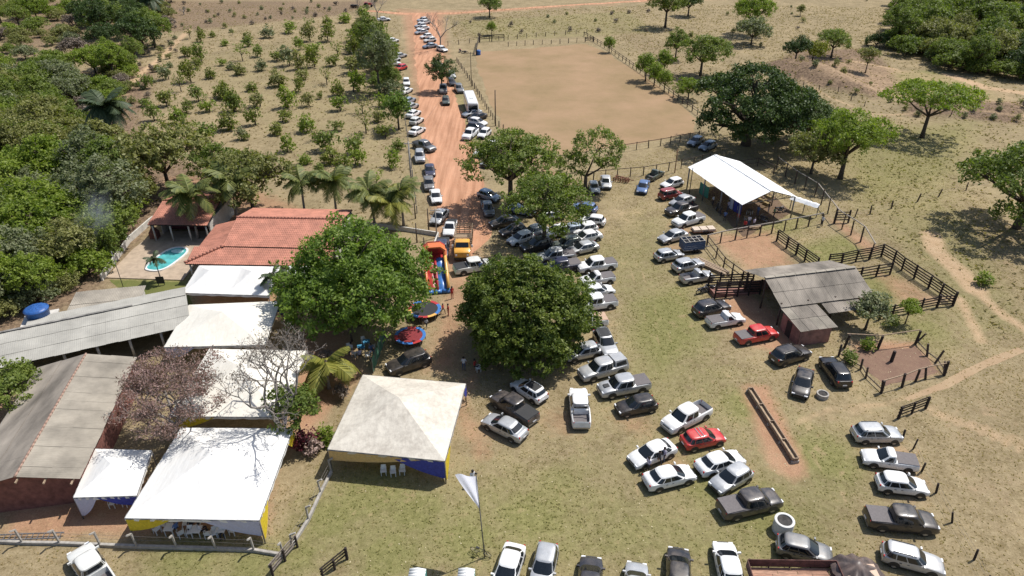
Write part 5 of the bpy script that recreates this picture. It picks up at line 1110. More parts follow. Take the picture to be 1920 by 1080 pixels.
# concrete post fence with bent tops
bm_ = MB().box((0, 0, .9), (.12, .12, 1.9)); bm_.beam((0, 0, 1.8), (.0, -.4, 2.12), .12, .12); CPM = bm_.mesh('concrete_post', CONC)
def cfence(label, pts, rz, seed):
    W_ = GG(pts); b = thing('concrete_post_fence', W_[0], 0, label, 'fence'); rng = random.Random(seed)
    for i, p in enumerate(W_): put('concrete_post', CPM, b, p - W_[0], (rng.gauss(0, .04), rng.gauss(0, .04) - .05, rz + rng.gauss(0, .1)), (1, 1, .85))
    for i in range(len(W_) - 1):
        p, q = W_[i] - W_[0], W_[i + 1] - W_[0]; MB().beam(p + V3((0, 0, .12)), q + V3((0, 0, .12)), .22, .3).build('kerb', CONC, b)
        for z in (.5, .9, 1.3): MB().tube([p + V3((0, 0, z)), (p + q) / 2 + V3((0, 0, z - .05)), q + V3((0, 0, z))], .009, 3, cap=False).build('wire', WIRE, b)
cfence('bent-top concrete post fence along the front of the tent yard', [(-30, 1016), (44, 1020), (114, 1021), (189, 1024), (258, 1027), (333, 1029), (406, 1031), (477, 1034), (532, 1043)], 0, 1)
cfence('bent-top concrete post fence running up beside the weathered tent', [(547, 1026), (579, 976), (602, 925), (622, 886)], R(90), 2)
b = thing('yard_wall', G(758, 434), 0, 'low whitewashed wall around the palm yard', 'wall')
yw = GG([(690, 425), (758, 433), (822, 443), (806, 486), (800, 500)])
for p, q in zip(yw, yw[1:]): MB().beam(p - b.location + V3((0, 0, .3)), q - b.location + V3((0, 0, .3)), .18, .7).build('wall_segment', WALLW, b)
b = thing('deck_wall', G(195, 524), 0, 'low stone wall along the wooded side of the pool deck', 'wall')
for p, q in zip(GG([(192, 527), (243, 455), (283, 420)]), GG([(243, 455), (283, 420), (300, 408)])): MB().beam(p - b.location + V3((0, 0, .45)), q - b.location + V3((0, 0, .45)), .2, .9).build('wall_segment', WALLW, b)
# poles
def pole(px, h, label, r=.12, mat=WOOD, arms=True, name='utility_pole', lean=0):
    b = thing(name, G(*px), 0, label, 'pole', None); MB().tube([(0, 0, -.2), (lean, 0, h)], [r, r * .7], 8).build('shaft', mat, b, True)
    if arms: MB().box((lean, 0, h - .3), (1.4, .1, .1)).build('crossarm', mat, b)
pole((773, 362), 8.5, 'tall concrete utility pole beside the orchard fence', .16, CONC); pole((884, 162), 8.0, 'slim light pole at the road side of the riding arena', .09); pole((929, 236), 7.2, 'plain wooden pole at the near corner of the riding arena', .13, WOOD, False); pole((1265, 324), 4.2, 'rusty pole with a slack crossbar near the arena alley', .09, RUST, False); pole((819, 446), 4.5, 'grey service pole by the low whitewashed wall', .1, CONC)
pole((1292, 366), 4.6, 'leaning post with brushwood beside the pavilion corner', .08, WOODD, False); pole((231, 538), 5, 'thin pale lamp post at the edge of the pool lawn', .05, STEELG, False)
for k, (p, q) in enumerate([((782, 455), 3.), ((804, 432), 3.4), ((796, 470), 2.), ((779, 410), 2.6)]): pole(p, q, ['weathered yard post beside the mango crown', 'weathered yard post behind the silver sedan', 'short weathered yard post near the slide', 'weathered yard post by the coconut palms'][k], .1, WOOD, False, 'yard_post')
b = thing('ladder', G(60, 1010), R(2), 'aluminium ladder lying behind the concrete post fence', 'ladder')
for s_ in (-.25, .25): MB().beam((-2.6, s_, .25), (2.4, s_, .3), .07, .09).build('rail', RIM, b)
for k in range(12): MB().beam((-2.4 + k * .42, -.25, .29), (-2.4 + k * .42, .25, .29), .05, .05).build('rung', RIM, b)
b = thing('lamp_board', G(303, 535), R(5), 'small black sign board standing on the pool lawn', 'sign'); MB().box((0, 0, .75), (.95, .08, .95)).build('board', PLASTIC, b); [MB().box((x, .05, .35), (.06, .06, .7)).build('leg', PLASTIC, b) for x in (-.35, .35)]

for k, (p, q) in enumerate(((G(773, 362) + V3((-.5, 0, 8.2)), G(819, 446) + V3((-.5, 0, 4.2))), (G(773, 362) + V3((.5, 0, 8.2)), G(819, 446) + V3((.5, 0, 4.2))), (G(773, 362) + V3((0, 0, 8.3)), G(884, 162) + V3((0, 0, 7.7))))):
    o = thing('power_cable', p, 0, ['slack cable from the concrete pole to the yard service pole', 'second slack cable from the concrete pole to the yard service pole', 'long cable from the concrete pole over the road to the arena pole'][k], 'cable'); d_ = q - p; MB().tube([d_ * t - V3((0, 0, 2.4 * t * (1 - t))) for t in [i / 12 for i in range(13)]], .018, 4).build('strand', PLASTIC, o)
# ------------------------------------------------------------------ garden furniture and people
chm = {}
def chair(loc, rz, label, group, mat=WHITEPLA):
    if not chm:
        chm['seat'] = MB().box((0, 0, .43), (.44, .44, .035)).mesh('seat', mat); m_ = MB(); m_.grid([[(-.20 - .09 * t, y, .45 + .42 * t - .05 * abs(y) * 2 * t) for y in (-.21, -.1, 0, .1, .21)] for t in (0, .5, 1)]); chm['backrest'] = m_.mesh('backrest', mat); chm['leg'] = MB().beam((0, 0, 0), (0, 0, .43), .05, .05).mesh('leg', mat); chm['armrest'] = MB().tube([(-.24, 0, .64), (.16, 0, .64), (.2, 0, .44)], .022, 5).mesh('armrest', mat)
    b = thing('plastic_chair', loc, rz, label, 'chair', group)
    put('seat', chm['seat'], b); put('backrest', chm['backrest'], b)
    for x in (-.2, .2):
        for y in (-.2, .2): put('leg', chm['leg'], b, (x, y, 0))
    for y in (-.23, .23): put('armrest', chm['armrest'], b, (0, y, 0))
    return b
rng = random.Random(6)
for px in ((720, 889), (738, 891), (755, 888)): chair(G(*px), R(-90) + rng.uniform(-.2, .2), 'white plastic chair in the row of three under the weathered tent', 'three chairs under the weathered tent')
for px in ((213, 950), (238, 948)): chair(G(*px), R(-70) + rng.uniform(-.5, .5), 'white plastic chair under the small white tent', 'chairs under the small white tent')
for px in ((296, 999), (311, 990), (328, 992), (341, 1006), (358, 1004), (392, 1007), (405, 1006), (438, 1001), (372, 993), (350, 988), (416, 990)): chair(G(*px), rng.uniform(0, 6.3), 'white plastic chair under the large clean white tent', 'chairs under the large white tent')
for px in ((665, 668), (690, 672), (655, 658), (700, 655), (682, 645)): chair(G(*px), rng.uniform(0, 6.3), 'white plastic chair at the tables under the big mango tree', 'chairs under the mango tree')
chair(G(897, 696), R(200), 'white plastic chair in the shade of the round tree', None)
def table(px, col, label, rz=0.):
    b = thing('folding_table', G(*px), rz, label, 'table'); MB().box((0, 0, .72), (.75, .75, .04)).build('tabletop', col, b)
    for x in (-.3, .3):
        for y in (-.3, .3): MB().box((x, y, .35), (.05, .05, .72)).build('leg', WHITEPLA, b)
TBL = M('table_blue', (.05, .22, .36), .6, .1)
table((678, 660), TBL, 'blue table under the edge of the big mango tree', .3); table((688, 650), TBL, 'second blue table deeper under the big mango tree', .1); table((322, 1000), WHITEPLA, 'white table with chairs near the yellow drape'); table((372, 1004), WHITEPLA, 'white table in the middle of the large white tent'); table((418, 1003), WHITEPLA, 'white table near the lilac drape'); table((1400, 415), M('table_wood', (.25, .17, .1), .7), 'wooden table in the pavilion shade')

PMESH = {}
def person_mesh(pose):
    if pose in PMESH: return PMESH[pose]
    z0 = .92 if pose != 'sit' else .50
    J = {'pel': ((0, 0, z0), .13), 'wai': ((0, 0, z0 + .18), .12), 'che': ((.01, 0, z0 + .40), .145), 'nec': ((.01, 0, z0 + .57), .06), 'hea': ((.03, 0, z0 + .68), .095), 'top': ((.025, 0, z0 + .79), .085)}
    Ed = [('pel', 'wai'), ('wai', 'che'), ('che', 'nec'), ('nec', 'hea'), ('hea', 'top')]
    for s, y in (('l', 1), ('r', -1)):
        sw = (.22 * y if pose == 'walk' else 0.)
        J['sho' + s] = ((0, y * .18, z0 + .47), .062); J['elb' + s] = ((-.02 - sw * .6, y * .25, z0 + .20), .047); J['wri' + s] = ((.09 - sw, y * .23, z0 - .03), .035); J['han' + s] = ((.13 - sw, y * .22, z0 - .12), .03)
        if pose == 'sit':
            J['elb' + s] = ((.08, y * .25, z0 + .2), .047); J['wri' + s] = ((.3, y * .18, z0 + .14), .035); J['han' + s] = ((.38, y * .15, z0 + .13), .03)
            J['hip' + s] = ((.04, y * .1, z0 - .02), .085); J['kne' + s] = ((.44, y * .13, z0), .062); J['ank' + s] = ((.42, y * .13, .09), .043); J['toe' + s] = ((.58, y * .14, .05), .036)
        else:
            J['hip' + s] = ((0, y * .1, z0 - .06), .088); J['kne' + s] = ((.03 + sw, y * .11, .49), .06); J['ank' + s] = ((-.03 + sw * 1.5, y * .11, .09), .042); J['toe' + s] = ((.13 + sw * 1.5, y * .12, .05), .036)
        Ed += [('che', 'sho' + s), ('sho' + s, 'elb' + s), ('elb' + s, 'wri' + s), ('wri' + s, 'han' + s), ('pel', 'hip' + s), ('hip' + s, 'kne' + s), ('kne' + s, 'ank' + s), ('ank' + s, 'toe' + s)]
    K = list(J); me_ = bpy.data.meshes.new('body'); me_.from_pydata([J[k][0] for k in K], [(K.index(a_), K.index(b_)) for a_, b_ in Ed], [])
    o = bpy.data.objects.new('tmp_body', me_); CO.objects.link(o); sk = o.modifiers.new('s', 'SKIN'); o.modifiers.new('d', 'SUBSURF').levels = 1
    for i, k in enumerate(K): me_.skin_vertices[0].data[i].radius = (J[k][1],) * 2; me_.skin_vertices[0].data[i].use_root = (k == 'pel')
    dg = bpy.context.evaluated_depsgraph_get(); ev = o.evaluated_get(dg); nm = bpy.data.meshes.new_from_object(ev); nm.name = 'body'
    bpy.data.objects.remove(o); bpy.data.meshes.remove(me_)
    for m_ in (SKIN[0], SHIRTS['white'], TROUS['dark'], SKIN[2]): nm.materials.append(m_)
    for p in nm.polygons:
        c = p.center; z = c.z - z0; arm = abs(c.y) > .19 and z < .42 and not (pose == 'sit' and z < -.05)
        mi = 0
        if pose == 'sit': mi = 3 if c.z < .1 else 2 if (z < .06 and not (c.x > .1 and z > .1)) else 1 if z < .53 and not (c.x > .12 and z > .09) else 0
        else: mi = 3 if c.z < .1 else 2 if (z < .02 and abs(c.y) < .19) else 0 if (arm and z < .22) else 1 if z < .53 else 0
        p.material_index = mi; p.use_smooth = True
    hm = MB(); hm.lathe([(.115, -.03), (.12, .02), (.10, .09), (.05, .135), (.001, .145)], 10, (.005, 0, z0 + .69)); hair = hm.mesh('hair', M('dark_hair', (.015, .011, .009), .7), True)
    PMESH[pose] = (nm, hair); return PMESH[pose]
SKIN = [M('skin_brown', (.22, .11, .065), .6, .08), M('skin_tan', (.36, .20, .13), .6, .08), M('shoe_dark', (.03, .025, .022), .7)]
SHIRTS = {k: M('shirt_' + k, c, .8, .08) for k, c in (('white', (.68, .68, .70)), ('lilac', (.55, .50, .62)), ('red', (.45, .03, .03)), ('blue', (.10, .17, .36)), ('black', (.03, .03, .035)), ('green', (.07, .2, .1)))}
TROUS = {k: M('trousers_' + k, c, .85, .1) for k, c in (('dark', (.03, .032, .045)), ('jeans', (.06, .09, .17)), ('beige', (.30, .24, .17)), ('red', (.35, .03, .03)))}
def person(px, rz, shirt, tr, pose, label, group=None, s=1., z=0., loc=None):
    me_, hair = person_mesh(pose); b = thing('person', loc or G(px[0], px[1], 0), rz, label, 'person', group); b.scale = (s,) * 3; b.location.z += z
    o = put('body', me_, b)
    for i, m_ in ((1, SHIRTS[shirt]), (2, TROUS[tr])): o.material_slots[i].link = 'OBJECT'; o.material_slots[i].material = m_
    put('hair', hair, b)
person((1214, 884), R(30), 'lilac', 'dark', 'stand', 'person in pale lilac shirt standing behind the lower white sedan'); person((1234, 872), R(120), 'black', 'dark', 'walk', 'person in dark clothes between the two white sedans'); person((1243, 866), R(200), 'lilac', 'jeans', 'stand', 'person in lilac shirt beside the upper white sedan door')
person((900, 512), R(100), 'blue', 'jeans', 'stand', 'person in blue shirt leaning at the white pickup'); person((907, 514), R(150), 'white', 'dark', 'stand', 'person in white shirt and dark trousers at the white pickup')
person((848, 560), R(-60), 'red', 'red', 'stand', 'person all in red standing beside the slide'); person((831, 588), R(-30), 'red', 'dark', 'walk', 'child in red shirt at the trampoline edge', None, .8); person((841, 592), R(200), 'red', 'red', 'stand', 'person in red beside the child at the trampoline', None, .95)
person((793, 612), R(60), 'black', 'beige', 'stand', 'child in dark shirt beside the black trampoline', None, .75); person((800, 615), R(80), 'white', 'dark', 'walk', 'child in white shirt beside the black trampoline', None, .75)
person((870, 694), R(-90), 'white', 'jeans', 'stand', 'person in white shirt standing in the round tree shade'); person((890, 692), R(-20), 'red', 'dark', 'sit', 'person in red sitting in the round tree shade'); person((887, 909), R(-60), 'white', 'dark', 'walk', 'person in white shirt walking on the grass past the flag')
person((1540, 424), R(200), 'white', 'dark', 'stand', 'person in white shirt at the corral rail'); person((1335, 1200), 0, 'white', 'dark', 'stand', 'x') if False else None
for (px, sh, lab) in (((660, 660), 'white', 'person in white sitting at the blue table under the mango'), ((697, 662), 'blue', 'person in blue sitting at the blue table under the mango'), ((676, 672), 'lilac', 'person in lilac sitting with back to the palm')): person(px, rng.uniform(0, 6), sh, 'jeans', 'sit', lab)
for (px, sh, lab) in (((378, 1001), 'white', 'person in white shirt sitting at the middle table of the white tent'), ((421, 1003), 'white', 'person in white shirt sitting near the lilac drape'), ((362, 992), 'black', 'person in dark shirt sitting inside the large white tent'), ((334, 998), 'blue', 'person in blue shirt sitting near the yellow drape')): person(px, rng.uniform(0, 6), sh, 'dark', 'sit', lab)
for (px, sh, lab) in (((1382, 418), 'red', 'person in red shirt standing in the pavilion shade'), ((1403, 424), 'white', 'person in white shirt standing at the pavilion edge'), ((1420, 405), 'blue', 'person in blue shirt in the pavilion shade'), ((1365, 395), 'lilac', 'person in lilac shirt deep in the pavilion'), ((1440, 398), 'black', 'person in dark shirt deep in the pavilion')): person(px, rng.uniform(0, 6), sh, 'jeans', 'stand', lab)
b = thing('hanging_tarp', G(1376, 402), R(-70), 'blue and white tarp hung in the pavilion', 'tarp')
for k, m_ in enumerate((CL_V, CL_B, CL_B)): MB().grid([[(-1.4 + k * 1.0 + .9 * j / 5, .06 * math.sin(j * 2.), z) for j in range(6)] for z in (.5, 2.4)]).build('cloth_strip', m_, b, True)
b = thing('feed_bin', G(1318, 368), R(-70), 'green plastic sheeting hung at the pavilion end', 'sheet'); MB().grid([[(-1.2 + 2.4 * j / 8, .08 * math.sin(j * 1.7), z) for j in range(9)] for z in (.1, 1.1, 2.0)]).build('sheet', M('green_sheet', (.05, .24, .17), .6, .1), b, True)
b = thing('stacked_bench', G(1415, 430), R(12), 'wooden bench at the pavilion edge', 'bench'); MB().box((0, 0, .45), (2., .35, .06)).build('seat', WOODL, b); [MB().box((x, 0, .22), (.08, .3, .44)).build('leg', WOODL, b) for x in (-.8, .8)]
b = thing('white_plastic_roll', G(1505, 400), R(-48), 'crumpled white plastic sheet beside the pavilion gable', 'sheet')
MB().grid([[(-2.2 + 4.4 * i / 16, -.6 + 1.2 * j / 6, 2.25 + .14 * mnoise.noise(V3((i * .7, j * .9, 2))) - .5 * abs(j - 3) / 3) for j in range(7)] for i in range(17)]).build('sheet', METALW, b, True); MB().beam((-2.2, 0, 2.0), (2.2, 0, 2.0), .1, .1).build('rail', STEELG, b); [MB().beam((x, 0, 0), (x, 0, 2.0), .1, .1).build('post', STEELG, b) for x in (-2.1, 0, 2.1)]
NETM = M('green_net', (.05, .16, .10), .8, .1)
b = thing('green_screen', G(700, 700), 0, 'green net screen between the mango tables and the black off-roader', 'screen'); p, q = G(700, 700) - b.location, G(722, 640) - b.location
for k in range(5): u_ = p.lerp(q, k / 4); MB().tube([u_, u_ + V3((0, 0, 1.9))], .04, 6).build('post', STEELG, b)
for k in range(4): a_, c_ = p.lerp(q, k / 4 + .01), p.lerp(q, (k + 1) / 4 - .01); MB().grid([[a_.lerp(c_, j / 4) + V3((.04 * math.sin(j * 2 + i), 0, .1 + 1.7 * i / 4)) for j in range(5)] for i in range(5)]).build('net_panel', NETM, b, True)

HAY = M('hay', (.30, .22, .10), .95, .3, 8.)
for k, (x, y) in enumerate([(1418, 372), (1427, 378), (1436, 384), (1422, 366), (1431, 371), (1440, 377)]):
    b = thing('hay_bale', G(x, y), R(-60), 'square hay bale stacked at the back of the pavilion', 'hay bale', 'hay bales in the pavilion'); MB().box((0, 0, .22 + .44 * (k // 3)), (1.0, .5, .42)).build('bale', HAY, b); MB().box((0, 0, .44 + .44 * (k // 3)), (.03, .52, .01)).build('twine', RUST, b)
for k, (px, sh, lab) in enumerate((((1350, 405), 'black', 'person in dark shirt at the near pavilion edge'), ((1358, 415), 'blue', 'person in blue shirt beside the person in dark at the pavilion edge'), ((1395, 432), 'red', 'person in red by the corral rail below the pavilion'), ((1412, 428), 'lilac', 'person in lilac at the pavilion bench'), ((1450, 408), 'green', 'person in green shirt under the pavilion gable'), ((1336, 385), 'white', 'person in white near the green sheeting'))): person(px, rng.uniform(0, 6), sh, 'dark', 'stand', lab)
for k, (px, lab) in enumerate((((1462, 398), 'dark motorcycle parked under the pavilion gable'), ((1345, 392), 'dark motorcycle parked inside the pavilion'), ((1430, 415), 'dark motorcycle parked by the pavilion rail'))): bike(px, k * 1.1, lab, col='dark')
for k, (px, m_) in enumerate((((1385, 392), CL_B), ((1372, 380), TBL), ((1405, 402), DARKIN))): table(px, m_, ['dark blue table inside the pavilion', 'pale blue table deep inside the pavilion', 'dark table in the middle of the pavilion'][k], k * .4)
# ------------------------------------------------------------------ vegetation
NR = np.random.default_rng(11)
BARK = M('bark', (.10, .075, .055), .95, .25, 4., bump=.3); BARKG = M('bark_grey', (.27, .24, .215), .9, .2, 5.)
LF = {'mango': leafmat('leaf_mango', (.05, .105, .014), (.20, .275, .046), .36), 'dense': leafmat('leaf_dense', (.05, .085, .012), (.215, .25, .045), .32),
      'mid': leafmat('leaf_mid', (.08, .12, .02), (.215, .255, .055), .34), 'bright': leafmat('leaf_bright', (.11, .165, .02), (.25, .30, .045), .38),
      'olive': leafmat('leaf_olive', (.13, .14, .04), (.285, .275, .10), .3), 'dark': leafmat('leaf_dark', (.028, .056, .015), (.10, .14, .034), .24),
      'grey': leafmat('leaf_grey', (.12, .145, .065), (.225, .235, .13), .28), 'yellow': leafmat('leaf_yellow', (.13, .15, .012), (.25, .25, .03), .35),
      'orch': leafmat('leaf_orchard', (.085, .115, .018), (.235, .25, .05), .34), 'brown': leafmat('leaf_brown', (.16, .088, .08), (.31, .21, .19), .2),
      'maroon': leafmat('leaf_maroon', (.05, .008, .012), (.13, .02, .03), .1), 'twig': leafmat('leaf_twig', (.13, .10, .08), (.24, .19, .15), .1),
      'pink': leafmat('leaf_pale_pink', (.25, .17, .14), (.40, .29, .25), .1), 'palm': leafmat('leaf_palm', (.06, .09, .02), (.20, .21, .06), .25), 'palmy': leafmat('leaf_palm_yellow', (.11, .13, .02), (.30, .28, .06), .28), 'palmd': leafmat('leaf_palm_dark', (.03, .05, .022), (.075, .10, .045), .2)}
def quads(name, V_, T_, mat):
    """V_ (n,4,3) leaf corners, T_ (n,) tint"""
    n = len(V_); me_ = bpy.data.meshes.new(name); me_.vertices.add(n * 4); me_.vertices.foreach_set('co', np.ascontiguousarray(V_, dtype=np.float32).ravel())
    me_.loops.add(n * 4); me_.loops.foreach_set('vertex_index', np.arange(n * 4, dtype=np.int32)); me_.polygons.add(n)
    me_.polygons.foreach_set('loop_start', np.arange(0, n * 4, 4, dtype=np.int32)); me_.polygons.foreach_set('loop_total', np.full(n, 4, dtype=np.int32))
    a_ = me_.attributes.new('tint', 'FLOAT', 'POINT'); a_.data.foreach_set('value', np.repeat(T_, 4).astype(np.float32)); me_.materials.append(mat); me_.update(); me_.validate(); return me_
def unit(a): return a / (np.linalg.norm(a, axis=-1, keepdims=True) + 1e-9)
def leaves(C, Rr, per, size, cen, up=.6, out=.5, asp=.55, flat=1.):
    n = len(C) * per; ci = np.repeat(np.arange(len(C)), per); d = unit(NR.normal(size=(n, 3))); rr = NR.random(n) ** .45
    P = C[ci] + d * (rr * Rr[ci])[:, None] * np.array([1, 1, .75 * flat])
    o = unit(P - cen); nrm = unit(NR.normal(size=(n, 3)) * .75 + np.array([0, 0, up]) + o * out)
    t = unit(np.cross(nrm, NR.normal(size=(n, 3)))); s = np.cross(nrm, t); a = (size * (.6 + .8 * NR.random(n)))[:, None] * .5; b_ = a * asp
    V_ = np.stack([P - t * a, P + s * b_ - nrm * a * .15, P + t * a, P - s * b_ - nrm * a * .15], 1)
    tint = np.clip(.5 * NR.random(len(C))[ci] + .5 * NR.random(n), 0, 1); return V_, tint
def lobes_to_clumps(lobes, dens, cr, low=-.35):
    C = []; Q = []
    for (x, y, z, rx, ry, rz) in lobes:
        area = 4 * math.pi * ((rx * ry) ** 1.6 / 3 + 2 * (rx * rz) ** 1.6 / 3) ** (1 / 1.6); k = int(area * dens); d = unit(NR.normal(size=(k * 2, 3))); d = d[d[:, 2] > low][:k]
        f = .70 + .30 * NR.random(len(d)) ** .6; bump = 1 + .13 * np.sin(d[:, 0] * 5 + x) * np.cos(d[:, 1] * 6 + y) + .09 * np.sin(d[:, 2] * 9 + d[:, 0] * 7)
        C.append(np.array([x, y, z]) + d * (f * bump)[:, None] * np.array([rx, ry, rz])); Q.append(cr * (.6 + .8 * NR.random(len(d))))
    return np.concatenate(C), np.concatenate(Q)
def woody(lobes, H0, r0, mat, rng, lean=(0, 0), sub=5, name='trunk'):
    mb = MB(); f = V3((lean[0] * .5, lean[1] * .5, H0)); pts = [V3((0, 0, -.15)), V3((lean[0] * .1, lean[1] * .1, H0 * .35)), f]; mb.tube(pts, [r0 * 1.35, r0, r0 * .8], 9)
    for (x, y, z, rx, ry, rz) in lobes:
        e = V3((x, y, z)); m_ = f.lerp(e, .5) + V3((0, 0, -.06 * (e - f).length)); mb.tube([f - V3((0, 0, .2)), m_, e], [r0 * .6, r0 * .42, r0 * .22], 7)
        for k in range(sub):
            t = rng.uniform(0, 6.28); q = e + V3((math.cos(t) * rx * .75, math.sin(t) * ry * .75, rng.uniform(-.2, .7) * rz)); s_ = m_.lerp(e, rng.uniform(.2, 1)); mb.tube([s_, s_.lerp(q, .55) + V3((0, 0, .1 * rz)), q], [r0 * .24, r0 * .15, r0 * .06], 5)
    return mb.mesh(name, mat, True)
TREE = {}
def tree_type(key, lobes, H0, r0, dens, cr, per, size, seed=1, bark=BARK, low=-.35, lean=(0, 0), **kw):
    rng = random.Random(seed); C, Q_ = lobes_to_clumps(lobes, dens, cr, low); cen = np.mean([l[:3] for l in lobes], 0) - np.array([0, 0, lobes[0][5] * .4]); V_, T_ = leaves(C, Q_, per, size, cen, **kw)
    TREE[key] = (woody(lobes, H0, r0, bark, rng, lean), quads('crown', V_, T_, LF['mid']))
def tree(key, px, leaf, label, group=None, s=1., rz=None, cat='tree', name='tree', loc=None, sz=None):
    t_, c_ = TREE[key]; p = loc or G(*px); p = V3((p[0], p[1], float(gz(p[0], p[1]))))
    b = thing(name, p, rz if rz is not None else NR.random() * 6.28, label, cat, group); b.scale = (s, s, s * (sz or 1)); put('trunk', t_, b); put('crown', c_, b, mat0=LF[leaf]); return b
def ring_lobes(R_, z, n, lr, lz, top, seed, asym=0.):
    rng = random.Random(seed); o = [(0, 0, z + top, R_ * .55, R_ * .55, lz * 1.1)]
    for k in range(n):
        t = 2 * math.pi * k / n + rng.uniform(-.3, .3); q = R_ - lr + rng.uniform(-.4, .4); o.append((q * math.cos(t), q * math.sin(t), z + rng.uniform(-.8, .8), lr * rng.uniform(.85, 1.15), lr * rng.uniform(.85, 1.15), lz * rng.uniform(.85, 1.1)))
    return o
# hero trees
tree_type('mango', ring_lobes(9.0, 5.4, 8, 4.0, 3.6, 2.6, 1), 3.0, .55, .5, .82, 46, .38, 1, low=-.75)
tree_type('rounded', [(0, 0, 4.7, 6.9, 6.9, 5.4), (0, 0, 4.4, 5.4, 5.4, 4.3), (-3.4, -3, 3.2, 3.4, 3.4, 2.6), (3.6, -2, 3.4, 3.2, 3.4, 2.6), (0, 3.6, 4.2, 3.4, 3.4, 3)], 2.6, .45, 1.9, .50, 34, .32, 2, low=-.6)
tree_type('huge', ring_lobes(12, 9.5, 9, 4.4, 2.3, 3.0, 3) + [(-9, -3, 5.5, 4, 4, 3), (-3, -8, 4.6, 4.4, 4, 3), (3, -9, 6, 3.5, 3.5, 2.5)], 4.5, .9, .36, 1.15, 36, .52, 3, low=-.15)
tree_type('airy', ring_lobes(7.0, 7.2, 7, 2.9, 2.1, 1.6, 4), 4.2, .38, .62, .7, 28, .36, 4, low=-.5)
tree_type('airy2', ring_lobes(5.8, 5.6, 6, 2.6, 1.9, 1.3, 5), 3.2, .3, .62, .7, 28, .36, 5, low=-.5)
tree_type('forked', [(1.6, 0, 7.2, 3.9, 3.9, 2.9), (-2.6, -1.2, 4.6, 2.5, 2.5, 2.0), (3.6, .5, 4.6, 1.5, 1.5, 1.2)], 2.6, .32, .7, .68, 30, .36, 6, low=-.6)
tree_type('umbrella', [(0, 0, 8.6, 6.5, 6.5, 1.6), (-5.5, 0, 7.8, 4, 4.2, 1.3), (5.5, 1, 8., 4, 4.5, 1.4), (1, -5, 7.6, 4.6, 3.8, 1.2), (0, 5, 8.2, 4.5, 3.6, 1.3)], 4.4, .36, .5, .75, 26, .4, 7, low=-.2)
tree_type('spread', ring_lobes(8.8, 7.2, 9, 3.0, 2.2, 2.2, 8) + [(0, -6, 4.2, 3, 2.6, 1.5), (-5, -3, 4.0, 2.6, 2.6, 1.5)], 3.8, .45, .5, .8, 30, .4, 8, low=-.35)
# repeated kinds, unit radius about 4 m
tree_type('wood_a', ring_lobes(4.3, 4.6, 6, 2.0, 1.9, 1.2, 11), 2.6, .25, .85, .6, 24, .36, 11, low=-.6)
tree_type('wood_b', ring_lobes(3.8, 5.4, 5, 1.9, 2.2, 1.5, 12), 3.2, .24, .85, .6, 24, .34, 12, low=-.6)
tree_type('wood_c', ring_lobes(4.8, 3.9, 7, 2.0, 1.7, .9, 13), 2.0, .22, .85, .62, 22, .38, 13, low=-.6)
tree_type('thicket', ring_lobes(3.4, 1.5, 6, 1.6, 1.3, .7, 21), .7, .12, .9, .55, 20, .34, 21, low=-.5)
tree_type('small_a', ring_lobes(2.3, 3.4, 5, 1.1, 1.2, .9, 14), 1.9, .14, 2.0, .5, 14, .32, 14, low=-.7)
tree_type('small_b', ring_lobes(2.6, 3.8, 4, 1.2, 1.1, .7, 15), 2.2, .13, 1.7, .5, 14, .32, 15, low=-.5)
for k in range(5):
    rr_ = random.Random(40 + k); lb = [(rr_.uniform(-.5, .5), rr_.uniform(-.5, .5), rr_.uniform(.5, 1.35), rr_.uniform(.55, .9), rr_.uniform(.55, .9), rr_.uniform(.45, .85)) for _ in range(4)]
    tree_type('bush%d' % k, lb, .5, .07, 2.6, .32, 9, .26, 50 + k, low=-.8)

tree_type('small_o', [(0, 0, 1.5, .8, .8, .6), (.5, .2, 1.0, .6, .5, .4), (-.4, -.3, .9, .5, .6, .4)], .8, .06, 1.6, .34, 8, .24, 60, low=-.6)
tree('mango', (674, 606), 'mango', 'huge dense mango tree towering over the inflatable slide', rz=.4, s=1.0, sz=1.06)
tree('rounded', (985, 652), 'dense', 'perfectly round dense dark tree in the middle of the parked vehicles', rz=1., s=.99, sz=1.05)
tree('airy', (957, 386), 'mid', 'broad leafy tree on a pale trunk at the dirt road', rz=2., s=1.06)
tree('airy2', (1020, 462), 'mid', 'lower leafy tree spreading over shaded cars', rz=1., s=1.08, sz=1.05)
tree('forked', (1097, 357), 'mid', 'forked tree with two green crowns beside the rusty harrow', rz=0.)
tree('huge', (1398, 272), 'dark', 'enormous dark spreading tree behind the white pavilion', rz=.2, s=.88, sz=1.08)
tree('huge', (1503, 272), 'dark', 'dark rounded tree joined to the enormous spreading tree', rz=2.4, s=.58)
tree('airy', (1575, 335), 'bright', 'slender open tree with light green crown near the corral', rz=.5, s=.95, sz=1.1)
tree('umbrella', (1728, 258), 'bright', 'flat-topped umbrella tree alone in the pasture', rz=0., s=1.0)
tree('spread', (1905, 428), 'mid', 'large spreading tree shading the pasture trail', rz=.3, s=1.05)
tree('wood_c', (1520, 326), 'olive', 'dull olive scrub tree beside the corral', s=1.0, sz=1.15)
tree('wood_c', (1452, 262), 'twig', 'dry straw-coloured bush between two dark trees', s=.7)
tree('wood_b', (1247, 52), 'mid', 'rounded green tree standing in the far dry pasture', s=1.55)
tree('wood_a', (1290, 30), 'dark', 'darker tree just behind the rounded pasture tree', s=1.1)
tree('airy', (1405, 66), 'bright', 'tall light green tree with visible trunk in far pasture', s=.98, sz=1.1)
tree('wood_c', (1408, 84), 'grey', 'grey leafless-looking thicket below the tall light green tree', s=1.15)
tree('airy2', (1313, 142), 'mid', 'wide low tree left of the enormous dark tree', s=1.1)
tree('wood_b', (1266, 112), 'mid', 'upright green tree at the arena pasture fence', s=.9)
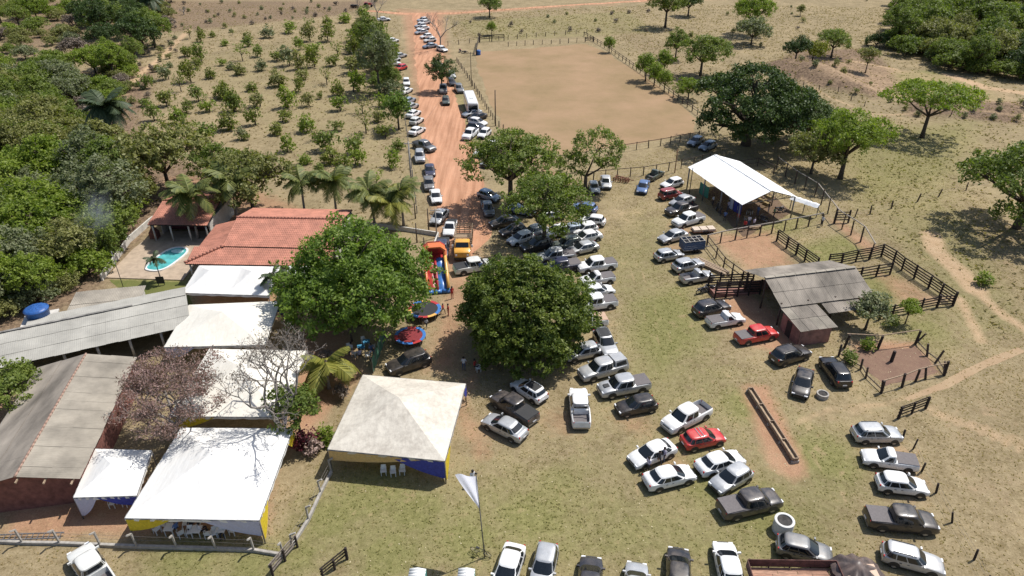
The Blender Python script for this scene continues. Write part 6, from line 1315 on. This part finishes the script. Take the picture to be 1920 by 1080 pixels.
for px, s_ in (((1210, 152), 1.2), ((1226, 162), 1.0), ((1244, 140), 1.1), ((1245, 172), .9), ((1142, 99), .8)): tree('small_a', px, 'bright', 'young green tree in the row along the railed arena fence', 'young trees along the arena fence', s_)
tree('wood_c', (1290, 186), 'bright', 'leafy bush at the arena end of the railed fence', s=.7)
tree('wood_a', (1489, 123), 'dark', 'small dark tree at the weedy bank', s=.85)
tree('wood_c', (1522, 118), 'yellow', 'yellow-green bush at the weedy bank', s=.8)
tree('airy2', (1558, 108), 'mid', 'slim tree leaning on the weedy bank', s=.85)
tree('small_b', (1622, 138), 'olive', 'thin olive sapling below the weedy bank', s=1.1)
tree('small_a', (1500, 30), 'olive', 'thin scrub alone on the far slope', s=.7)
tree('airy2', (918, 33), 'mid', 'single small tree beside the crossing road', s=.78, sz=1.05)
tree('small_a', (922, 66), 'bright', 'low shrub behind the arena chute', s=.75)
tree('wood_b', (829, 172), 'dark', 'dark round tree throwing shade across the dirt road', s=.88, sz=1.05)
tree('wood_b', (712, 176), 'grey', 'tall grey-green roadside tree over the parked cars', s=1.15, sz=1.4)
tree('wood_b', (700, 120), 'mid', 'second tall roadside tree next to the orchard', s=1.1, sz=1.25)
tree('wood_b', (735, 172), 'mid', 'shorter roadside tree beside the white hatchbacks', s=.7)
tree('small_a', (748, 243), 'mango', 'neat small round tree at the orchard fence', s=1.35)
tree('wood_a', (25, 780), 'mid', 'bushy tree behind the brick shed', s=.85, sz=.95)
tree('wood_c', (318, 356), 'olive', 'broad olive tree behind the pool house', s=1.45, sz=1.1)
tree('wood_c', (476, 398), 'olive', 'broad olive tree behind the farmhouse roof', s=1.3, sz=1.1)
tree('wood_a', (420, 360), 'mid', 'green tree between the two broad olive trees', s=1.0)
tree('small_b', (566, 826), 'mid', 'small green tree beside the leafless tree', s=1.05, sz=.95); tree('bush1', (612, 828), 'bright', 'bright green shrub at the weathered tent corner', s=1.0, cat='shrub', name='shrub'); tree('bush2', (572, 850), 'maroon', 'dark maroon shrub between the two white tents', s=1.25, cat='shrub', name='shrub'); tree('bush3', (590, 850), 'pink', 'pale dry shrub beside the maroon one', s=.95, cat='shrub', name='shrub')
tree('small_a', (1622, 618), 'grey', 'leafy grey-green tree at the barn corner', s=.95, sz=.9); tree('bush0', (1668, 612), 'mid', 'low bush in front of the corral planks', s=.8, cat='shrub', name='shrub'); tree('small_b', (1697, 607), 'bright', 'thin young tree in front of the corral planks', s=.55)
tree('bush1', (1625, 655), 'bright', 'green weed bush inside the broken pen', s=.8, cat='shrub', name='shrub'); tree('bush2', (1585, 682), 'mid', 'bush along the broken pen posts', s=.9, cat='shrub', name='shrub'); tree('bush3', (1842, 535), 'bright', 'green weed clump beside the pasture trail', s=1.1, cat='shrub', name='shrub')
tree('small_b', (660, 640), 'brown', 'dry brownish shrub beside the yellow palm', s=.8); tree('bush4', (215, 345), 'pink', 'pale pinkish dry bush below the dark palm', s=2.2, cat='shrub', name='shrub')
# woods
def scatter(poly, mind, n, seed):
    rng = random.Random(seed); W_ = GG(poly); xs_ = [p.x for p in W_]; ys_ = [p.y for p in W_]; out = []; tries = 0
    while len(out) < n and tries < n * 60:
        tries += 1; x, y = rng.uniform(min(xs_), max(xs_)), rng.uniform(min(ys_), max(ys_))
        if not inside(np.array([x]), np.array([y]), W_)[0]: continue
        if any((x - a_) ** 2 + (y - b_) ** 2 < mind * mind for a_, b_ in out): continue
        out.append((x, y))
    return out
def wood(poly, mind, n, seed, leafs, label, group, smin=.75, smax=1.25):
    rng = random.Random(seed + 1)
    NMS = {'olive': 'dull olive', 'mid': 'mid green', 'bright': 'bright green', 'grey': 'grey-green', 'dark': 'dark green', 'twig': 'dry twiggy', 'yellow': 'yellow-green', 'pink': 'pale dry'}
    for p in scatter(poly, mind, n, seed):
        lf = rng.choice(leafs); kd = rng.choice(['wood_a', 'wood_b', 'wood_c', 'wood_c']); sc_ = rng.uniform(smin, smax); q_ = (sc_ - smin) / (smax - smin)
        tree(kd, None, lf, ('small ' if q_ < .33 else 'medium ' if q_ < .66 else 'large ') + {'wood_a': 'rounded ', 'wood_b': 'upright ', 'wood_c': 'spreading '}[kd] + NMS[lf] + ' ' + label, group, sc_, loc=V3((p[0], p[1], 0)))
wood([(0, 590), (95, 560), (185, 500), (240, 430), (268, 392), (215, 352), (120, 360), (0, 395), (-90, 420), (-90, 600)], 4.4, 30, 5, ['mid', 'mid', 'bright', 'olive', 'grey'], 'tree in the thick wood beside the pool deck', 'thick wood beside the pool', .8, 1.3)
wood([(0, 395), (120, 365), (215, 348), (190, 290), (120, 255), (0, 260), (-110, 300), (-110, 420)], 4.6, 24, 6, ['olive', 'olive', 'mid', 'bright'], 'tree in the thick wood below the dark palm', 'olive wood below the palm', .85, 1.3)
wood([(0, 262), (150, 235), (172, 185), (120, 150), (40, 160), (0, 180), (-120, 200), (-120, 280)], 5.5, 20, 7, ['grey', 'mid', 'olive', 'mid'], 'tree in the scrubby wood above the dark palm', 'scrubby wood above the palm', .8, 1.25)
wood([(125, 112), (180, 125), (300, 105), (318, 60), (250, 25), (170, 35), (140, 80)], 5.5, 14, 8, ['dark', 'dark', 'mid'], 'tree in the dark grove at the orchard head', 'dark grove at the orchard head', 1.0, 1.5)
wood([(-20, 60), (100, 55), (95, 20), (-20, 20)], 8, 6, 9, ['bright', 'mid', 'olive'], 'tree in the small stand behind the dark grove', 'stand behind the grove', .9, 1.3)
wood([(170, 155), (255, 148), (262, 120), (190, 128)], 5, 5, 10, ['bright', 'mid'], 'tree at the foot of the dark grove', 'trees below the grove', .8, 1.1)
wood([(1645, 84), (1720, 106), (1790, 134), (1925, 152), (1990, 130), (1990, 4), (1800, -12), (1690, 4)], 5.2, 75, 12, ['dark', 'mid', 'olive', 'mid'], 'tree in the dense wood above the flood channel', 'dense wood above the channel', 1.0, 1.6)
wood([(-20, 12), (330, 8), (330, -8), (-20, -8)], 10, 12, 13, ['dark', 'mid', 'twig'], 'tree at the far top of the hillside scrub', 'trees at the far scrub', .8, 1.3)
wood([(0, 30), (600, 0), (740, -20), (740, -34), (0, -30)], 13, 14, 14, ['twig', 'olive', 'twig'], 'tree on the far dry plain', 'trees on the far dry plain', .6, 1.1)
wood([(1320, -20), (1640, -8), (1640, -36), (1320, -40)], 14, 8, 15, ['mid', 'dark'], 'tree beyond the far dry slope', 'trees beyond the slope', .9, 1.4)
def thickets(poly, mind, n, seed, leafs, where, smin=.6, smax=1.2):
    rng = random.Random(seed); NMS = {'olive': 'dull olive', 'mid': 'mid green', 'bright': 'bright green', 'grey': 'grey-green', 'dark': 'dark green', 'twig': 'dry brown', 'yellow': 'yellow-green'}
    for p in scatter(poly, mind, n, seed):
        lf = rng.choice(leafs); ss = rng.uniform(smin, smax); q_ = (ss - smin) / (smax - smin)
        tree('thicket', None, lf, ('small ' if q_ < .33 else 'medium ' if q_ < .66 else 'large ') + NMS[lf] + ' thicket ' + where, 'thickets ' + where, ss, cat='shrub', name='thicket', loc=V3((p[0], p[1], 0)))
thickets([(1640, 88), (1700, 106), (1790, 138), (1930, 158), (1990, 140), (1990, 90), (1800, 90), (1690, 60)], 4.2, 46, 51, ['dark', 'mid', 'olive', 'mid'], 'under the dense wood above the channel', .8, 1.5)
thickets([(0, 60), (130, 50), (160, 110), (120, 150), (170, 190), (60, 160), (0, 190), (-80, 190), (-80, 60)], 5.5, 34, 52, ['mid', 'olive', 'bright', 'twig', 'grey'], 'in the scrub at the hill corner', .7, 1.4)
thickets([(150, 150), (260, 130), (225, 215), (170, 230), (150, 190)], 4.5, 16, 53, ['mid', 'olive', 'bright', 'twig'], 'at the wood edge beside the worn trail', .6, 1.1)
thickets([(60, 20), (340, 6), (330, 60), (250, 40), (140, 60)], 7, 22, 54, ['olive', 'twig', 'mid', 'bright'], 'around the dark grove', .7, 1.3)
thickets([(0, 600), (110, 565), (195, 500), (245, 430), (270, 395), (235, 380), (150, 470), (60, 540), (0, 560)], 3.2, 22, 55, ['mid', 'olive', 'bright', 'grey'], 'on the wood edge along the pool deck', .6, 1.0)
thickets([(685, 175), (745, 185), (740, 120), (700, 60), (680, 100)], 4, 12, 56, ['mid', 'grey', 'mid'], 'under the tall roadside trees', .6, 1.0)
tree('wood_b', (722, 142), 'mid', 'dense roadside tree between the two tall ones', s=1.05, sz=1.2); tree('wood_a', (690, 90), 'olive', 'broad roadside tree at the far orchard corner', s=.95, sz=1.2)
# orchard
OR = [(65, 260, 50), (105, 185, 30), (195, 235, 70), (315, 215, 80), (425, 190, 80), (540, 165, 70), (640, 150, 60), (745, 130, 70), (850, 105, 60), (165, 345, 80), (100, 395, 50), (150, 425, 70), (265, 320, 60), (270, 400, 70), (360, 350, 90), (430, 375, 100), (480, 395, 90), (490, 285, 60), (575, 315, 80), (570, 380, 80), (545, 235, 80), (645, 235, 80), (700, 320, 90), (690, 375, 80), (775, 235, 90), (790, 300, 90), (770, 415, 100), (850, 200, 100), (65, 545, 90), (220, 515, 70), (370, 490, 110), (490, 455, 80), (640, 480, 90), (790, 520, 110), (700, 540, 70), (120, 630, 90), (90, 730, 90), (265, 600, 90), (240, 710, 80), (410, 610, 100), (390, 690, 90), (540, 600, 80), (530, 745, 90), (715, 630, 90), (685, 735, 80), (840, 640, 100), (860, 755, 130), (360, 760, 80), (170, 790, 60), (420, 860, 90), (515, 925, 80), (640, 860, 120), (660, 930, 110), (570, 795, 70), (820, 870, 110), (800, 930, 90), (750, 1000, 120), (970, 780, 90), (1040, 845, 80), (1005, 945, 80), (920, 1060, 110), (600, 975, 60), (1010, 490, 80), (960, 600, 80), (930, 690, 70), (880, 560, 60), (610, 560, 40), (480, 520, 60)]
OR = [(400 + x / 3, y / 3, w / 3) for x, y, w in OR] + [(x / 3, y / 3, w / 3) for x, y, w in [(1070, 222, 60), (1130, 240, 60), (1195, 212, 40), (1040, 325, 80), (1135, 350, 80), (1250, 370, 50), (1185, 445, 70), (1075, 465, 100), (950, 450, 80), (1110, 390, 60), (1265, 560, 90), (1120, 575, 80), (1180, 635, 80), (1330, 635, 90), (1290, 735, 100), (1020, 520, 80), (940, 605, 90), (815, 605, 70), (870, 685, 90), (1050, 640, 80), (1000, 700, 100), (820, 500, 70), (705, 580, 40), (1400, 265, 60), (1360, 790, 60), (1160, 790, 130), (885, 405, 50), (1310, 200, 30)]]
rng = random.Random(77)
for (x, y, w) in OR:
    s_ = w * mpp(y) / 2.15; y_ = y - 1
    lf = rng.choices(['orch', 'mid', 'olive', 'bright', 'grey'], [5, 2, 2, 1.5, 1])[0]
    bs_ = max(.55, min(2.3, s_)) * rng.uniform(1.0, 1.2)
    tree(rng.choice(['bush0', 'bush1', 'bush2', 'bush3', 'bush4', 'bush0', 'bush2', 'small_o']), (x, y_), lf, ('small ' if bs_ < 1.2 else 'medium-sized ' if bs_ < 1.6 else 'large ') + {'orch': 'leafy', 'mid': 'fresh green', 'olive': 'dull olive', 'bright': 'light green', 'grey': 'greyish half-bare'}[lf] + ' orchard bush ' + ('in the rows beside the dirt road' if x > 670 else 'at the far end of the rows' if y < 95 else 'at the farmhouse end of the rows' if y > 265 else 'at the wooded edge of the rows' if x < 430 else 'in the middle of the rows'), 'bushes planted in the orchard', bs_, cat='bush', name='orchard_bush', sz=rng.uniform(.75, 1.35))
# dry scrub bushes
for poly, md, n_, sd_, where in (([(1130, 20), (1640, 0), (1640, 90), (1440, 120), (1330, 100), (1160, 60)], 9, 14, 31, 'on the far pasture slope'), ([(850, 34), (1190, 20), (1230, 60), (1110, 62), (900, 72)], 7, 14, 32, 'beyond the head of the riding arena'), ([(330, 20), (690, 12), (690, 30), (340, 60)], 7, 18, 33, 'just above the orchard rows'), ([(1480, 130), (1600, 120), (1660, 190), (1560, 180)], 6, 8, 34, 'on the weedy earth bank'),
                                 ([(120, 140), (330, 70), (330, 130), (260, 220), (190, 230), (160, 190)], 3.2, 46, 35, 'on the strip between wood and orchard'), ([(0, 100), (130, 60), (330, 20), (330, 60), (140, 100), (0, 150)], 5.5, 26, 36, 'on the hillside behind the dark grove'), ([(1660, 195), (1920, 195), (1920, 232), (1700, 220)], 3.5, 16, 37, 'along the flood channel bank'), ([(330, 0), (740, -6), (690, 20), (340, 50)], 5, 26, 38, 'on the plain past the orchard')):
    for p in scatter(poly, md, n_, sd_):
        lf = rng.choice(['twig', 'olive', 'grey']); ss = rng.uniform(.5, .95)
        tree('bush%d' % rng.randrange(5), None, lf, ('tiny ' if ss < .65 else 'low ' if ss < .8 else 'knee-high ') + {'twig': 'dry twiggy', 'olive': 'olive', 'grey': 'grey'}[lf] + ' scrub bush ' + where, 'scrub bushes ' + where, ss, cat='bush', name='scrub_bush', loc=V3((p[0], p[1], 0)))
# bare trees
def bare_mesh(H, spread, r0, seed, depth=6, nb=3, fork=.22, mat=BARKG):
    rng = random.Random(seed); mb = MB(); tips = []
    def grow(p, d, L, r, k):
        q = p + d * L; m_ = (p + q) / 2 + V3((rng.uniform(-1, 1), rng.uniform(-1, 1), rng.uniform(-.5, .5))) * L * .08
        mb.tube([p, m_, q], [r, r * .85, r * .7], 6 if k < 2 else 4 if k < 4 else 3, cap=False)
        if k >= depth: tips.append(q); return
        if k >= 3: tips.append(q)
        n = rng.choice([2, 3]) if k else nb
        for i in range(n):
            a_ = rng.uniform(0, 6.28) if k else 6.28 * i / n + rng.uniform(-.4, .4); e = V3((math.cos(a_), math.sin(a_), rng.uniform(-.1, .5) + (.15 if k > 2 else .1))); dd = (d * rng.uniform(.5, .9) + e * spread).normalized(); grow(q, dd, L * rng.uniform(.66, .84), r * rng.uniform(.58, .7), k + 1)
    grow(V3((0, 0, -.2)), V3((.03, .02, 1)).normalized(), H * fork, r0, 0); return mb.mesh('branches', mat, True), tips
def bare(loc, H, spread, r0, seed, label, leaf=None, per=4, size=.3, depth=6, nb=3, fork=.22, mat=BARKG, cr=.5):
    me_, tips = bare_mesh(H, spread, r0, seed, depth, nb, fork, mat); b = thing('bare_tree' if not leaf or leaf == 'twig' else 'tree', loc, 0, label, 'tree'); put('trunk', me_, b)
    if leaf:
        C = np.array([tuple(t) for t in tips]); V_, T_ = leaves(C, np.full(len(C), cr), per, size, np.array([0, 0, H * .5]), up=.2, out=.1, asp=.4); put('crown', quads('crown', V_, T_, LF[leaf]), b)
bare(V3((-20.6, 46.1, 0)), 15.5, .75, .30, 3, 'large leafless grey tree rising between the cream and white tents', 'twig', 1, .2, 7, 3, .24, cr=.3)
bare(V3((-29.6, 45.9, 0)), 12.5, .85, .26, 8, 'tree with withered brown leaves overhanging the small tent', 'brown', 13, .21, 6, 4, .2, BARKG, .55)
bare(V3((-31.2, 48.6, 0)), 11, .85, .22, 9, 'second withered brown tree beside the cream tent', 'brown', 13, .21, 6, 3, .22, BARKG, .55)
bare(G(826, 92), 15, .55, .28, 12, 'tall leafless tree beside the far end of the dirt road', None, depth=6)
bare(G(708, 38), 12, .5, .25, 13, 'leafless tree by the orchard at the road junction', None, depth=5)
bare(G(672, 22), 8, .4, .16, 14, 'thin leafless tree at the far orchard corner', None, depth=4); bare(G(345, 28), 5, .9, .2, 15, 'pale dead tree stump with bare branches above the orchard', None, depth=4)
bare(G(1412, 330), 3.2, 1.1, .12, 16, 'heap of dead bare branches behind the pavilion', None, depth=5, nb=4, fork=.1, mat=BARK)
bare(V3((-19.2, 57.6, 0)), 4.2, .9, .1, 17, 'bare pinkish shrub behind the cream tent', 'twig', 3, .22, 5, 4, .15, BARKG, .3)
bare(V3((-16.4, 52.3, 0)), 3.6, .9, .1, 18, 'bare pinkish shrub at the foot of the yellow palm', 'twig', 3, .22, 5, 4, .15, BARKG, .3)
# palms
def frond_mesh(L, mat, seed, droop=.9, nl=30, lw=.72):
    rng = random.Random(seed); V_ = []; T_ = []; pts = []
    for i in range(nl + 1):
        t = i / nl; pts.append(np.array([L * (t - .12 * t * t), 0, L * (.42 * t - droop * t * t * .85)]))
    for i in range(1, nl):
        t = i / nl; p = pts[i]; d = unit(pts[i + 1] - pts[i - 1]); wl_ = lw * L * .42 * math.sin(math.pi * min(1, .18 + .8 * t)) ** .7
        for sy in (-1, 1):
            e = p + d * wl_ * .55 + np.array([0, sy * wl_ * .8, -wl_ * (.35 + .3 * rng.random())]); w = d * .075 * L / 3
            V_.append([p - w, p + w, e + w * .3, e - w * .3]); T_.append(rng.random())
    for i in range(nl):
        a_, b_ = pts[i], pts[i + 1]; r_ = .035 * (1 - i / nl) + .01; V_.append([a_ + [0, r_, 0], a_ - [0, r_, 0], b_ - [0, r_, 0], b_ + [0, r_, 0]]); T_.append(.9)
        V_.append([a_ + [0, r_, 0], b_ + [0, r_, 0], b_ + [0, 0, -r_ * 1.5], a_ + [0, 0, -r_ * 1.5]]); T_.append(.9)
    return quads('frond', np.array(V_), np.array(T_), mat)
FR = {}
def palm(px, H, Lf, leaf, label, n=16, group=None, lean=.4, seed=1, tr=.16):
    if leaf not in FR: FR[leaf] = [frond_mesh(3., LF[leaf], 5 + k, d_) for k, d_ in enumerate((.55, .85, 1.15))]
    rng = random.Random(seed); b = thing('palm_tree', G(*px), rng.uniform(0, 6), label, 'palm', group); mb = MB()
    P = [V3((lean * (t ** 2), 0, H * t - .1)) for t in (0, .25, .5, .75, 1)]; mb.tube(P, [tr * 1.5, tr * 1.1, tr, tr * .95, tr * 1.1], 9); mb.build('trunk', BARKG, b, True); top = P[-1]
    MB().lathe([(.01, -.4), (.26, -.2), (.3, .05), (.1, .4), (.01, .5)], 9, top).build('crown_shaft', BARK, b, True)
    for k in range(n):
        t = k * 2.4 + rng.uniform(-.2, .2); el = rng.random(); m_ = FR[leaf][0 if el > .66 else 1 if el > .3 else 2]; s_ = Lf / 3 * rng.uniform(.8, 1.1)
        put('frond', m_, b, top + V3((0, 0, .12)), (rng.uniform(-.25, .25), -(el - .35) * 1.1, t), s_)
    for k in range(4): t = k * 1.6; MB().lathe([(.001, -.13), (.11, 0), (.001, .13)], 8, top + V3((.26 * math.cos(t), .26 * math.sin(t), -.3))).build('coconut', M('coconut', (.17, .14, .04), .7), b, True)
palm((372, 448), 6.6, 4.4, 'palm', 'coconut palm leaning over the pool house roof', 26, seed=1); palm((446, 412), 6.4, 4.4, 'palm', 'coconut palm behind the farmhouse ridge', 26, seed=2)
gp_ = 'coconut palms behind the farmhouse'; palm((573, 408), 5.4, 3.6, 'palm', 'coconut palm over the small white shrine behind the farmhouse', 24, gp_, seed=3); palm((632, 408), 5.6, 3.8, 'palm', 'coconut palm at the gable end of the farmhouse', 24, gp_, seed=4)
palm((703, 424), 5.6, 3.7, 'palm', 'coconut palm above the mango crown', 24, gp_, seed=5); palm((737, 428), 4.2, 3.9, 'palmy', 'yellowish coconut palm beside the low white wall', 20, gp_, seed=6); palm((757, 424), 5.4, 3.6, 'palm', 'coconut palm next to the concrete utility pole', 16, gp_, seed=7)
palm((617, 728), 3.0, 3.6, 'palmy', 'short yellow coconut palm between the cream tent and weathered tent', 16, lean=.2, seed=8); palm((303, 528), 3.2, 1.7, 'palmd', 'slim young palm standing on the pool lawn', 11, lean=.1, seed=9, tr=.06)
palm((524, 575), 4.2, 2.0, 'palmd', 'small palm poking above the twin-peaked tent', 11, lean=.1, seed=10, tr=.07); palm((228, 300), 9.5, 5.0, 'palmd', 'tall dark shaggy palm rising from the wood', 34, seed=11, tr=.25); palm((292, 38), 6.5, 4.6, 'palmd', 'dark shaggy palm at the far grove', 22, seed=12, tr=.25); palm((198, 12), 6.5, 4.4, 'palmd', 'far dark palm on the hillside', 20, seed=13, tr=.25); palm((20, 332), 4.5, 3.6, 'palmy', 'yellowish palm inside the olive wood', 16, seed=14)
# grass tufts, weeds, litter
def blades(n, poly, hmin, hmax, name, mat, seed, test=None, wide=.5, k=3):
    W_ = GG(poly); xs_ = np.array([p.x for p in W_]); ys_ = np.array([p.y for p in W_]); g = np.random.default_rng(seed); X = g.uniform(xs_.min(), xs_.max(), n * 3); Y = g.uniform(ys_.min(), ys_.max(), n * 3)
    ok = inside(X, Y, W_); X, Y = X[ok], Y[ok]; ix = np.clip(np.searchsorted(gx, X), 0, nx - 1); iy = np.clip(np.searchsorted(gy, Y), 0, ny - 1)
    pr_ = np.clip(1 - 1.25 * dirt[iy, ix] - 1.1 * pale[iy, ix], 0, 1) * (.35 + .65 * (np.sin(X * .35) * np.cos(Y * .31 + X * .1) * .5 + .5)); ar = inside(X, Y, GG([(888, 98), (1098, 82), (1200, 138), (1302, 222), (1302, 252), (1060, 292), (942, 240)])); keep = (g.random(len(X)) < pr_) & ~ar
    X, Y = X[keep][:n], Y[keep][:n]; gv = green[np.clip(np.searchsorted(gy, Y), 0, ny - 1), np.clip(np.searchsorted(gx, X), 0, nx - 1)]; n = len(X); V_ = []; T_ = []; Z = gz(X, Y)
    for j in range(k):
        a_ = g.uniform(0, 6.28, n); h_ = g.uniform(hmin, hmax, n); w_ = h_ * wide; dx, dy = np.cos(a_), np.sin(a_); lx, ly = g.normal(0, 1.1, n) * h_, g.normal(0, 1.1, n) * h_
        b0 = np.stack([X, Y, Z - .01], -1); D = np.stack([dx * w_, dy * w_, 0 * dx], -1); U_ = np.stack([lx, ly, h_], -1); V_.append(np.stack([b0 - D * .35, b0 + D * .35, b0 + D * .6 + U_, b0 - D * .6 + U_ * .9], 1)); T_.append(np.clip(gv * .9 + g.normal(.15, .2, n), 0, 1))
    o = put(name, quads(name, np.concatenate(V_), np.concatenate(T_), mat)); return o
GRM = leafmat('grass_blade', (.40, .30, .165), (.20, .20, .06), .4, .9); WDM = leafmat('weed_blade', (.28, .205, .118), (.20, .185, .07), .4, .9)
tag(blades(42000, [(-10, 1100), (1930, 1100), (1990, 480), (1700, 250), (1320, 250), (1100, 330), (860, 400), (560, 900), (-10, 1000)], .03, .075, 'dry_grass', GRM, 1, wide=1.4), 'short dry grass tufts on the parking ground and paddocks', 'grass', kind='stuff')
tag(blades(17000, [(840, 20), (1300, 8), (1940, 20), (1990, 520), (1880, 640), (1650, 420), (1560, 330), (1300, 200), (1120, 60), (850, 80)], .08, .22, 'pasture_weeds', WDM, 2, wide=1.2), 'tall dry weeds across the pasture', 'weeds', kind='stuff')
tag(blades(14000, [(-60, 640), (290, 420), (790, 420), (750, 20), (0, -10), (-300, 60), (-300, 640)], .07, .2, 'orchard_weeds', WDM, 3, wide=1.2), 'dry weeds between the orchard bushes and under the wood', 'weeds', kind='stuff')
g = np.random.default_rng(5); n = 2600; W_ = GG([(560, 1085), (1925, 1085), (1925, 620), (1300, 560), (900, 560), (860, 760)]); X = g.uniform(min(p.x for p in W_), max(p.x for p in W_), n); Y = g.uniform(min(p.y for p in W_), max(p.y for p in W_), n); a_ = g.uniform(0, 6.28, n); s_ = g.uniform(.03, .085, n); c_, d_ = np.cos(a_) * s_, np.sin(a_) * s_
Z = np.full(n, .03); P = np.stack([X, Y, Z], -1); A_ = np.stack([c_, d_, g.normal(0, .02, n)], -1); B_ = np.stack([-d_ * .6, c_ * .6, g.normal(0, .02, n)], -1)
tag(put('leaf_litter', quads('leaf_litter', np.stack([P - A_, P - B_, P + A_, P + B_], 1), g.random(n), leafmat('dead_leaf', (.36, .28, .14), (.60, .52, .34), .1))), 'pale dead leaves and scraps scattered over the grass', 'litter', kind='stuff')

# SMOKE: thin drifting barbecue smoke in front of the wood
sm = bpy.data.materials.new('smoke_air'); sm.use_nodes = True; nt = sm.node_tree; nt.nodes.remove(nt.nodes['Principled BSDF'])
pv = nt.nodes.new('ShaderNodeVolumePrincipled'); pv.inputs['Color'].default_value = (.80, .86, .95, 1)
tc = nt.nodes.new('ShaderNodeTexCoord'); nf = noise_f(nt, tc.outputs['Object'], 1.6, 4, .6)
ln = nt.nodes.new('ShaderNodeVectorMath'); ln.operation = 'LENGTH'; nt.links.new(tc.outputs['Object'], ln.inputs[0])
fall = math_n(nt, 'SUBTRACT', 1.0, ln.outputs['Value'], True)
nt.links.new(math_n(nt, 'MULTIPLY', math_n(nt, 'MULTIPLY', fall, math_n(nt, 'SUBTRACT', nf, .42, True)), 1.5), pv.inputs['Density'])
nt.links.new(pv.outputs[0], nt.nodes['Material Output'].inputs['Volume'])
mb = MB(); prof = [(max(.001, math.sin(math.pi * i / 10)), -math.cos(math.pi * i / 10)) for i in range(11)]; mb.lathe(prof, 16)
me_ = mb.mesh('smoke', sm, True); bmm = bmesh.new(); bmm.from_mesh(me_); bmesh.ops.remove_doubles(bmm, verts=bmm.verts, dist=.01); bmesh.ops.recalc_face_normals(bmm, faces=bmm.faces); bmm.to_mesh(me_); bmm.free()
o = put('smoke', me_, None, V3((-54.0, 80.5, 4.8)), (0, .45, .7), (2.6, 2.2, 6.2)); tag(o, 'thin bluish barbecue smoke drifting over the wood', 'smoke', kind='stuff')
